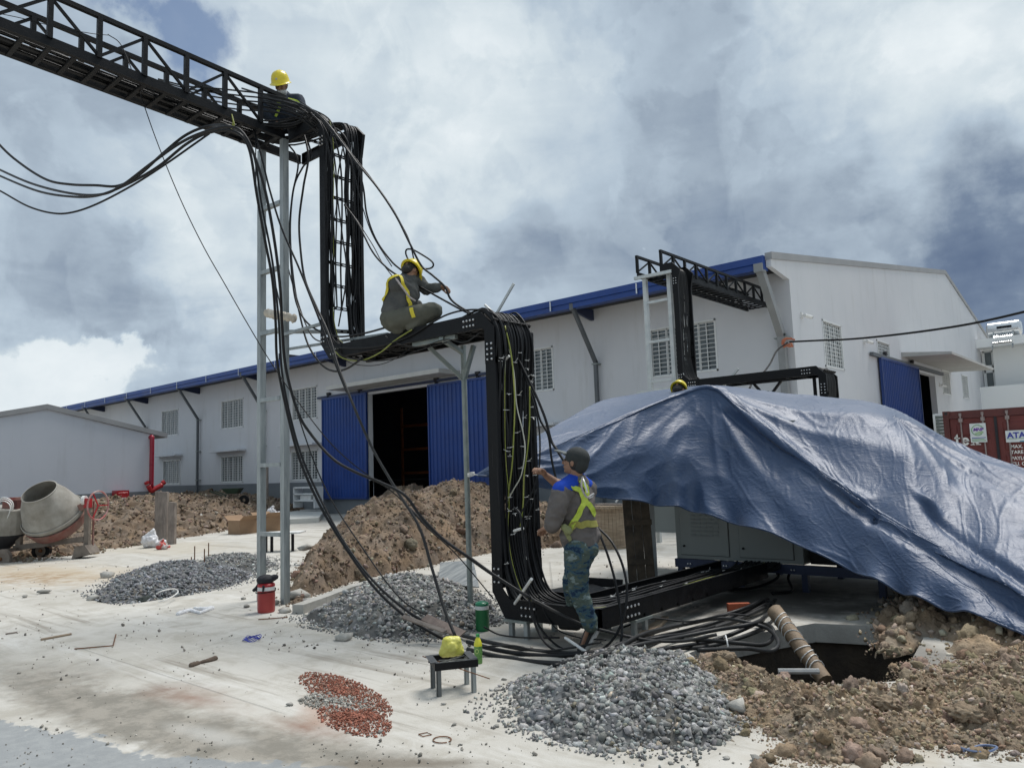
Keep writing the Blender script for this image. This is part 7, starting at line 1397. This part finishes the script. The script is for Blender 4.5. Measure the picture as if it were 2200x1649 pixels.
# ---- 1: the man standing at the tray, back to the camera
D0 = 6.38
def A(px, py, d=0.): return AT(px, py, D0 + d)
pA = empty('person', (*A(1250, 1395)[:2], 0), label='standing man in dark cap, blue shouldered grey jacket and camouflage trousers, reaching up', cat='person'); oA = np.array(pA.location)
hc = A(1236, 993, .0); fA = nrm(-CR * .80 + CF * .42 + np.array([0, 0, .26])); upA = nrm(np.array([0, 0, 1.]) + CR * .12)
hp, fA, upA, rA = head_prims(hc, fA, upA)
shL, shR = A(1207, 1058, -.10), A(1262, 1052, .14); nk = A(1240, 1030, .02); chest = A(1238, 1082, .03); waist = A(1246, 1136, .02); hip = A(1247, 1172, .02)
elL, wrL = A(1189, 1122, -.12), A(1180, 1136, .14)
elR, wrR = A(1196, 1038, .30), A(1172, 1020, .26)
hipL, hipR = A(1240, 1184, -.08), A(1254, 1184, .11)
knL, anL = A(1243, 1268, -.04), A(1268, 1340, -.06); knR, anR = A(1228, 1250, .16), A(1238, 1325, .32)
toL = A(1246, 1398, -.06); 
skin = hp + [('c', nk - upA * .06, hc - upA * .04 - fA * .02, .058, .054), ('c', nk, chest, .07, .11), ('c', chest, waist, .12, .11), ('c', waist, hip, .11, .12)] + limb(shL, elL, wrL, .05, .04, .028) + limb(shR, elR, wrR, .048, .042, .027) + limb(hipL, knL, anL, .08, .055, .038) + limb(hipR, knR, anR, .08, .055, .038)
skin += [('c', anL, toL, .02, .015)]
hd = nrm(A(1158, 1004, .2) - wrR); skin += hand_prims(wrR, hd, -CR * .5 + np.array([0, 0, -.3]) - CF * .6, 1.0, .62, -1) + hand_prims(wrL, nrm(-CR * .5 + CF * .8), np.array([0, 0, -1.]), 1., .7, 1)
body = blobmesh('body', skin, .0065, SKIN, pA, origin=oA, smooth_it=1)
eyes(hc, fA, upA, rA, body, oA)
hair = blobmesh('hair', [('e', hc + upA * .016 - fA * .024, np.array([rA * .084, fA * .088, upA * .098]))], .007, HAIR, body, origin=oA)
cp = [('e', hc + upA * .045 - fA * .010, np.array([rA * .092, fA * .108, upA * .088]))]; capo = blobmesh('baseball_cap', cp + [('e', hc + upA * .0 - fA * .055, np.array([rA * .080, fA * .060, upA * .085]))], .007, CAPM, pA, origin=oA)
blobmesh('cap_bill', [('e', hc + upA * .055 + fA * .140, np.array([rA * .070, fA * .075, upA * .012])), ('e', hc + upA * .050 + fA * .09, np.array([rA * .078, fA * .03, upA * .016]))], .006, CAPG, capo, origin=oA)
m = MB(); m.lathe([(0, .003), (.006, .002), (.007, 0)], 8, hc - oA + upA * .135 - fA * .01, ax=upA); m.build('button', MASK, capo)
# jacket
jk = [('c', nk - [0, 0, .03], chest, .095, .150), ('e', chest + [0, 0, .02], np.array([CR * .165 + CF * .06, CF * .115, [0, 0, .17]])), ('c', chest, waist, .150, .135), ('c', waist, A(1245, 1160, .02), .140, .150), ('c', shL, shR, .075, .07),
      ('c', shL, A(1197, 1092, -.13), .082, .078), ('c', A(1197, 1092, -.13), elL, .078, .066), ('c', elL, elL * .45 + wrL * .55, .066, .056), ('c', shR, elR * .55 + shR * .45, .08, .065),
      ('c', A(1222, 1150, -.05), A(1268, 1150, .06), .075, .085), ('c', A(1216, 1160, -.0), A(1224, 1150, .0), .045, .06)]
jacket = blobmesh('work_jacket', jk, .009, JACK, pA, wr=.013, wf=7.5, ws=(1, 1, 1.5), origin=oA, smooth_it=2)
yk = blobmesh('shoulder_yoke', [('c', shL + [0, 0, .022] - CF * .008, nk + [0, 0, .002], .073, .075), ('c', shL + [0, 0, .024] - CR * .004, shL - [0, 0, .03] - CR * .02, .075, .068), ('c', nk - [0, 0, .012], shR + [0, 0, .024], .078, .066), ('c', shR + [0, 0, .02], shR * .7 + elR * .3 + [0, 0, .015], .072, .062), ('c', nk + [0, 0, .0], nk + [0, 0, .035], .062, .058)], .008, BYOKE, jacket, wr=.003, wf=14, origin=oA)
bv = bvh_of(jacket)
ribs = [([A(1228, 1032, -.1), A(1243, 1042, -.15), A(1258, 1062, -.15), A(1262, 1075, -.15)], .042, HARN), ([A(1248, 1030, -.1), A(1262, 1044, -.1), A(1266, 1060, -.12), A(1264, 1075, -.15)], .042, HARN),
        ([A(1262, 1074, -.15), A(1250, 1095, -.15), A(1234, 1118, -.15), A(1222, 1132, -.15)], .045, HARN), ([A(1264, 1074, -.15), A(1273, 1090, -.1), A(1279, 1106, -.05)], .045, HARN), ([A(1218, 1134, -.15), A(1240, 1131, -.16), A(1262, 1126, -.14), A(1282, 1124, -.02)], .055, BELT)]
for p, w_, mm in ribs: ribbon('harness_strap', p, w_, bv, mm, pA, oA, off=.010)
m = MB(); m.tube(spline([A(1252, 1024, -.15) - oA, A(1249, 1040, -.19) - oA, A(1253, 1056, -.2) - oA, A(1262, 1068, -.2) - oA, A(1272, 1062, -.17) - oA, A(1276, 1060, -.16) - oA], 6), .009, 6); m.build('lanyard', ROPE, pA)
m = MB(); m.tube(spline([A(1252, 1026, -.15) - oA, A(1257, 1040, -.19) - oA, A(1262, 1058, -.2) - oA], 6), .008, 6); m.tube([A(1266, 1066, -.2) - oA, A(1276, 1060, -.19) - oA, A(1274, 1066, -.19) - oA, A(1266, 1070, -.2) - oA], .004, 5, closed=True); m.build('carabiner', BOLT, pA)
blobmesh('tool_pouch', [('c', A(1212, 1132, -.14), A(1222, 1140, -.16), .028, .03), ('c', A(1216, 1140, -.12), A(1224, 1158, -.12), .022, .016)], .008, mat('olive_pouch', (.16, .18, .08), (.24, .25, .12), rough=.9), pA, wr=.006, wf=30, origin=oA)
tr_ = [('c', A(1247, 1160, .02), hip, .128, .135), ('e', A(1254, 1178, .0), np.array([CR * .125, CF * .13, [0, 0, .11]])), ('c', hipL, knL, .108, .080), ('c', knL, anL * .75 + knL * .25, .082, .068), ('c', anL * .75 + knL * .25, anL, .070, .066), ('c', hipR, knR, .105, .08), ('c', knR, anR, .08, .062), ('c', A(1240, 1200, .02), A(1236, 1225, .02), .11, .09)]
blobmesh('camouflage_trousers', tr_, .009, CAMO, pA, wr=.009, wf=9, ws=(1, 1, 2.2), origin=oA)
up_ = nrm(anL - toL); sole_n = nrm(CR * .8 + CF * .2 - np.array([0, 0, .55]))
shoe = blobmesh('shoe', [('c', A(1268, 1352, .0), A(1254, 1384, -.03), .042, .040), ('c', A(1254, 1384, -.03), A(1247, 1397, -.05), .038, .03), ('c', anL - [0, 0, .0], A(1268, 1358, .0), .045, .04)], .006, SHOE, pA, origin=oA)
blobmesh('sole', [('c', A(1282, 1356, -.02), A(1268, 1384, -.05), .022, .022), ('c', A(1268, 1384, -.05), A(1256, 1398, -.06), .022, .018), ('c', A(1287, 1350, .03), A(1262, 1396, -.0), .018, .018)], .006, SOLE, shoe, origin=oA)
blobmesh('shoe', [('c', anR, anR - [0, 0, .05] + fA * .02, .045, .045), ('c', anR - [0, 0, .07], anR - [0, 0, .08] + nrm(fA * [1, 1, 0]) * .14, .045, .036)], .007, SHOE, pA, origin=oA)

# ---- 2: the man squatting on the lower tray
def squat(place, D1, label, hatonly=False):
    def Q(px, py, d=0.): return place(px, py, D1 + d)
    b0 = Q(870, 715); p = empty('person', b0, label=label, cat='person'); o = np.array(b0)
    hc = Q(881, 583, .0); f = nrm(CR * .42 + CF * .72 - np.array([0, 0, 1.0])); up = nrm(np.array([0, 0, .8]) + CR * .4 + CF * .7); hp, f, up, r = head_prims(hc, f, up)
    sL, sR = Q(852, 610, -.16), Q(893, 602, .10); nk = Q(874, 600, .0); ch = Q(866, 628, -.02); ws = Q(856, 662, -.04); hp_ = Q(857, 680, -.02)
    eR, wR = Q(916, 621, .10), Q(943, 617, .02); eL, wL = Q(868, 655, .12), Q(898, 655, .25); hL, hR = Q(852, 684, -.13), Q(862, 684, .10); kL, kR = Q(930, 666, -.16), Q(934, 668, .12); aL, aR = Q(884, 700, -.14), Q(886, 700, .13); tL, tR = Q(905, 712, -.17), Q(908, 711, .15)
    sk = hp + [('c', nk, hc - up * .03, .055, .052), ('c', nk, ch, .07, .11), ('c', ch, ws, .115, .11), ('c', ws, hp_, .11, .13)] + limb(sR, eR, wR, .05, .04, .028) + limb(sL, eL, wL, .05, .04, .028) + limb(hL, kL, aL, .08, .055, .038) + limb(hR, kR, aR, .08, .055, .038) + [('c', aL, tL, .035, .03), ('c', aR, tR, .035, .03)]
    sk += hand_prims(wR, nrm(Q(958, 617, .0) - wR), -np.array([0, 0, 1.]) - CF * .4, 1.0, .75, 1) + hand_prims(wL, nrm(CR * .8 - np.array([0, 0, .4])), -np.array([0, 0, 1.]), 1., .8, -1)
    body = blobmesh('body', sk, .0075, SKIN, p, origin=o, smooth_it=1); eyes(hc, f, up, r, body, o)
    blobmesh('hair', [('e', hc + up * .020 - f * .016, np.array([r * .079, f * .084, up * .080])), ('e', hc - up * .035 - f * .045, np.array([r * .066, f * .052, up * .060]))], .008, HAIR, body, origin=o)
    helmet(hc + up * .034 + f * .006, f, up, p, o, .90)
    jk = [('c', nk - [0, 0, .03], ch, .11, .165), ('e', ch, np.array([CR * .17 + CF * .05, CF * .14, [0, 0, .17]])), ('c', ch, ws, .172, .168), ('c', ws, Q(854, 672, -.03), .168, .17), ('c', sL, sR, .085, .08), ('c', sR, Q(905, 612, .11), .085, .072), ('c', Q(905, 612, .11), eR, .072, .062), ('c', eR, wR, .062, .045), ('c', sL, eL, .09, .065), ('c', eL, wL, .062, .045)]
    j = blobmesh('work_jacket', jk, .010, JACKD, p, wr=.014, wf=7.5, ws=(1, 1, 1.3), origin=o); bv = bvh_of(j)
    for pts, w_ in (([Q(858, 592, -.2), Q(868, 605, -.25), Q(878, 622, -.25), Q(884, 640, -.22)], .040), ([Q(838, 600, -.2), Q(828, 618, -.2), Q(822, 632, -.15), Q(819, 645, -.1)], .035), ([Q(884, 640, -.22), Q(886, 655, -.2), Q(886, 668, -.2)], .04), ([Q(858, 594, -.2), Q(836, 606, -.2), Q(826, 618, -.2)], .035)):
        ribbon('harness_strap', pts, w_, bv, HARNY, p, o, off=.012)
    m = MB(); m.tube(spline([Q(847, 594, -.2) - o, Q(856, 606, -.27) - o, Q(868, 622, -.28) - o, Q(880, 638, -.26) - o, Q(892, 646, -.2) - o], 6), .010, 6); m.build('lanyard', ROPE, p)
    tp_ = [('e', Q(856, 684, -.02), np.array([CR * .20, CF * .2, [0, 0, .155]])), ('c', Q(854, 668, -.02), Q(856, 684, -.02), .15, .17), ('c', hL, kL, .115, .085), ('c', kL, aL, .085, .060), ('c', hR, kR, .115, .085), ('c', kR, aR, .085, .06)]
    t = blobmesh('work_trousers', tp_, .010, OLIVE, p, wr=.008, wf=8, origin=o); bt = bvh_of(t)
    ribbon('leg_strap', [Q(880, 655, -.3), Q(886, 672, -.3), Q(890, 684, -.3)], .04, bt, HARNY, p, o, off=.02)
    for a, t_ in ((aL, tL), (aR, tR)): blobmesh('shoe', [('c', a - [0, 0, .01], t_, .047, .036), ('c', a, a + [0, 0, .04], .05, .05)], .008, SHOE, p, origin=o)
    return p
squat(AT, 8.30, 'man with yellow helmet and yellow harness squatting on the lower tray, holding a cable')

# ---- 3: the man crouching in the high bridge, facing the camera
D2 = 10.15
def T(px, py, d=0.): return AT(px, py, D2 + d)
pC = empty('person', T(612, 270), label='man with yellow helmet and face mask crouching on the high bridge', cat='person'); oC = np.array(pC.location)
hc = T(604, 184, -.02); f = nrm(-CF * .8 - CR * .1 - np.array([0, 0, .5])); hp, f, up, r = head_prims(hc, f, np.array([0, 0, 1.]) - CF * .3)
nk = T(609, 205, .10); ch = T(609, 228, .12); ws = T(608, 258, .14); sA, sB = T(579, 214, .10), T(641, 216, .10); eA, wA = T(570, 246, -.02), T(596, 262, -.02); eB, wB = T(652, 244, -.04), T(636, 266, -.04)
hA, hB = T(596, 268, .12), T(622, 268, .12); kA, kB = T(588, 248, .02), T(630, 250, .02); aA, aB = T(604, 278, .04), T(626, 278, .04)
sk = hp + [('c', nk, hc - up * .03, .055, .052), ('c', nk, ch, .07, .11), ('c', ch, ws, .12, .12)] + limb(sA, eA, wA, .05, .04, .028) + limb(sB, eB, wB, .05, .04, .028) + limb(hA, kA, aA, .08, .055, .04) + limb(hB, kB, aB, .08, .055, .04)
sk += hand_prims(wA, nrm(CR * .6 - CF * .3 - np.array([0, 0, .5])), np.array([0, 0, -1.]), 1., .7, -1) + hand_prims(wB, nrm(-CR * .5 - CF * .3 - np.array([0, 0, .6])), np.array([0, 0, -1.]), 1., .7, 1)
bodyC = blobmesh('body', sk, .008, SKIN, pC, origin=oC, smooth_it=1); eyes(hc, f, up, r, bodyC, oC)
blobmesh('hair', [('e', hc + up * .016 - f * .026, np.array([r * .082, f * .082, up * .092]))], .008, HAIR, bodyC, origin=oC); helmet(hc + up * .038, f, up, pC, oC, 1.02)
blobmesh('face_mask', [('e', hc - up * .075 + f * .040, np.array([r * .064, f * .066, up * .040])), ('c', hc - up * .09 - f * .0, nk + up * .03, .06, .062)], .008, MASK, bodyC, wr=.003, wf=25, origin=oC)
j = blobmesh('work_shirt', [('c', nk - [0, 0, .03], ch, .10, .165), ('e', ch, np.array([CR * .18, CF * .12, [0, 0, .17]])), ('c', ch, ws, .165, .155), ('c', sA, sB, .08, .08), ('c', sA, eA, .085, .062), ('c', eA, wA, .062, .045), ('c', sB, eB, .085, .062), ('c', eB, wB, .062, .045)], .011, JACKN, pC, wr=.008, wf=9, origin=oC); bv = bvh_of(j)
ribbon('harness_strap', [T(591, 203, -.1), T(589, 214, -.2), T(592, 230, -.2)], .035, bv, HARN, pC, oC, off=.012); ribbon('harness_strap', [T(622, 200, -.1), T(629, 208, -.2), T(632, 222, -.2)], .035, bv, HARN, pC, oC, off=.012)
blobmesh('work_trousers', [('c', hA, kA, .10, .08), ('c', kA, aA, .08, .06), ('c', hB, kB, .10, .08), ('c', kB, aB, .08, .06), ('c', hA, hB, .12, .12)], .011, JACKN, pC, wr=.006, wf=9, origin=oC)
for a in (aA, aB): blobmesh('shoe', [('c', a, a - CF * .16 - [0, 0, .02], .045, .038)], .009, SHOE, pC, origin=oC)

# ---- 4: the man behind the tarpaulin, only his helmet shows; he squats on the generator roof
s2 = AT(1457, 822, 9.8)
_hp = AT(881, 575, 8.3); _b = AT(870, 715, 8.3); sh_v = AT(1458, 838, 10.6) - AT(881, 583, 8.3)
squat(lambda px, py, d: AT(px, py, d) + sh_v, 8.30, 'man mostly hidden behind the tarpaulin peak, only his yellow helmet showing')
# platform he works from
m = MB(); c = AT(870, 722, 8.3) + sh_v; pf = empty('work_platform', (c[0], c[1], 0), HEAD, label='steel platform hidden behind the tarpaulin on which the fourth man squats', cat='platform')
m.box((-.5, -.5, c[2] - .06), (.6, .6, c[2] - .02)); m.build('deck', GALV, pf)
for x in (-.45, .55):
    for y in (-.45, .55): m = MB(); m.box((x - .03, y - .03, 0), (x + .03, y + .03, c[2] - .06)); m.build('leg', GALV, pf)
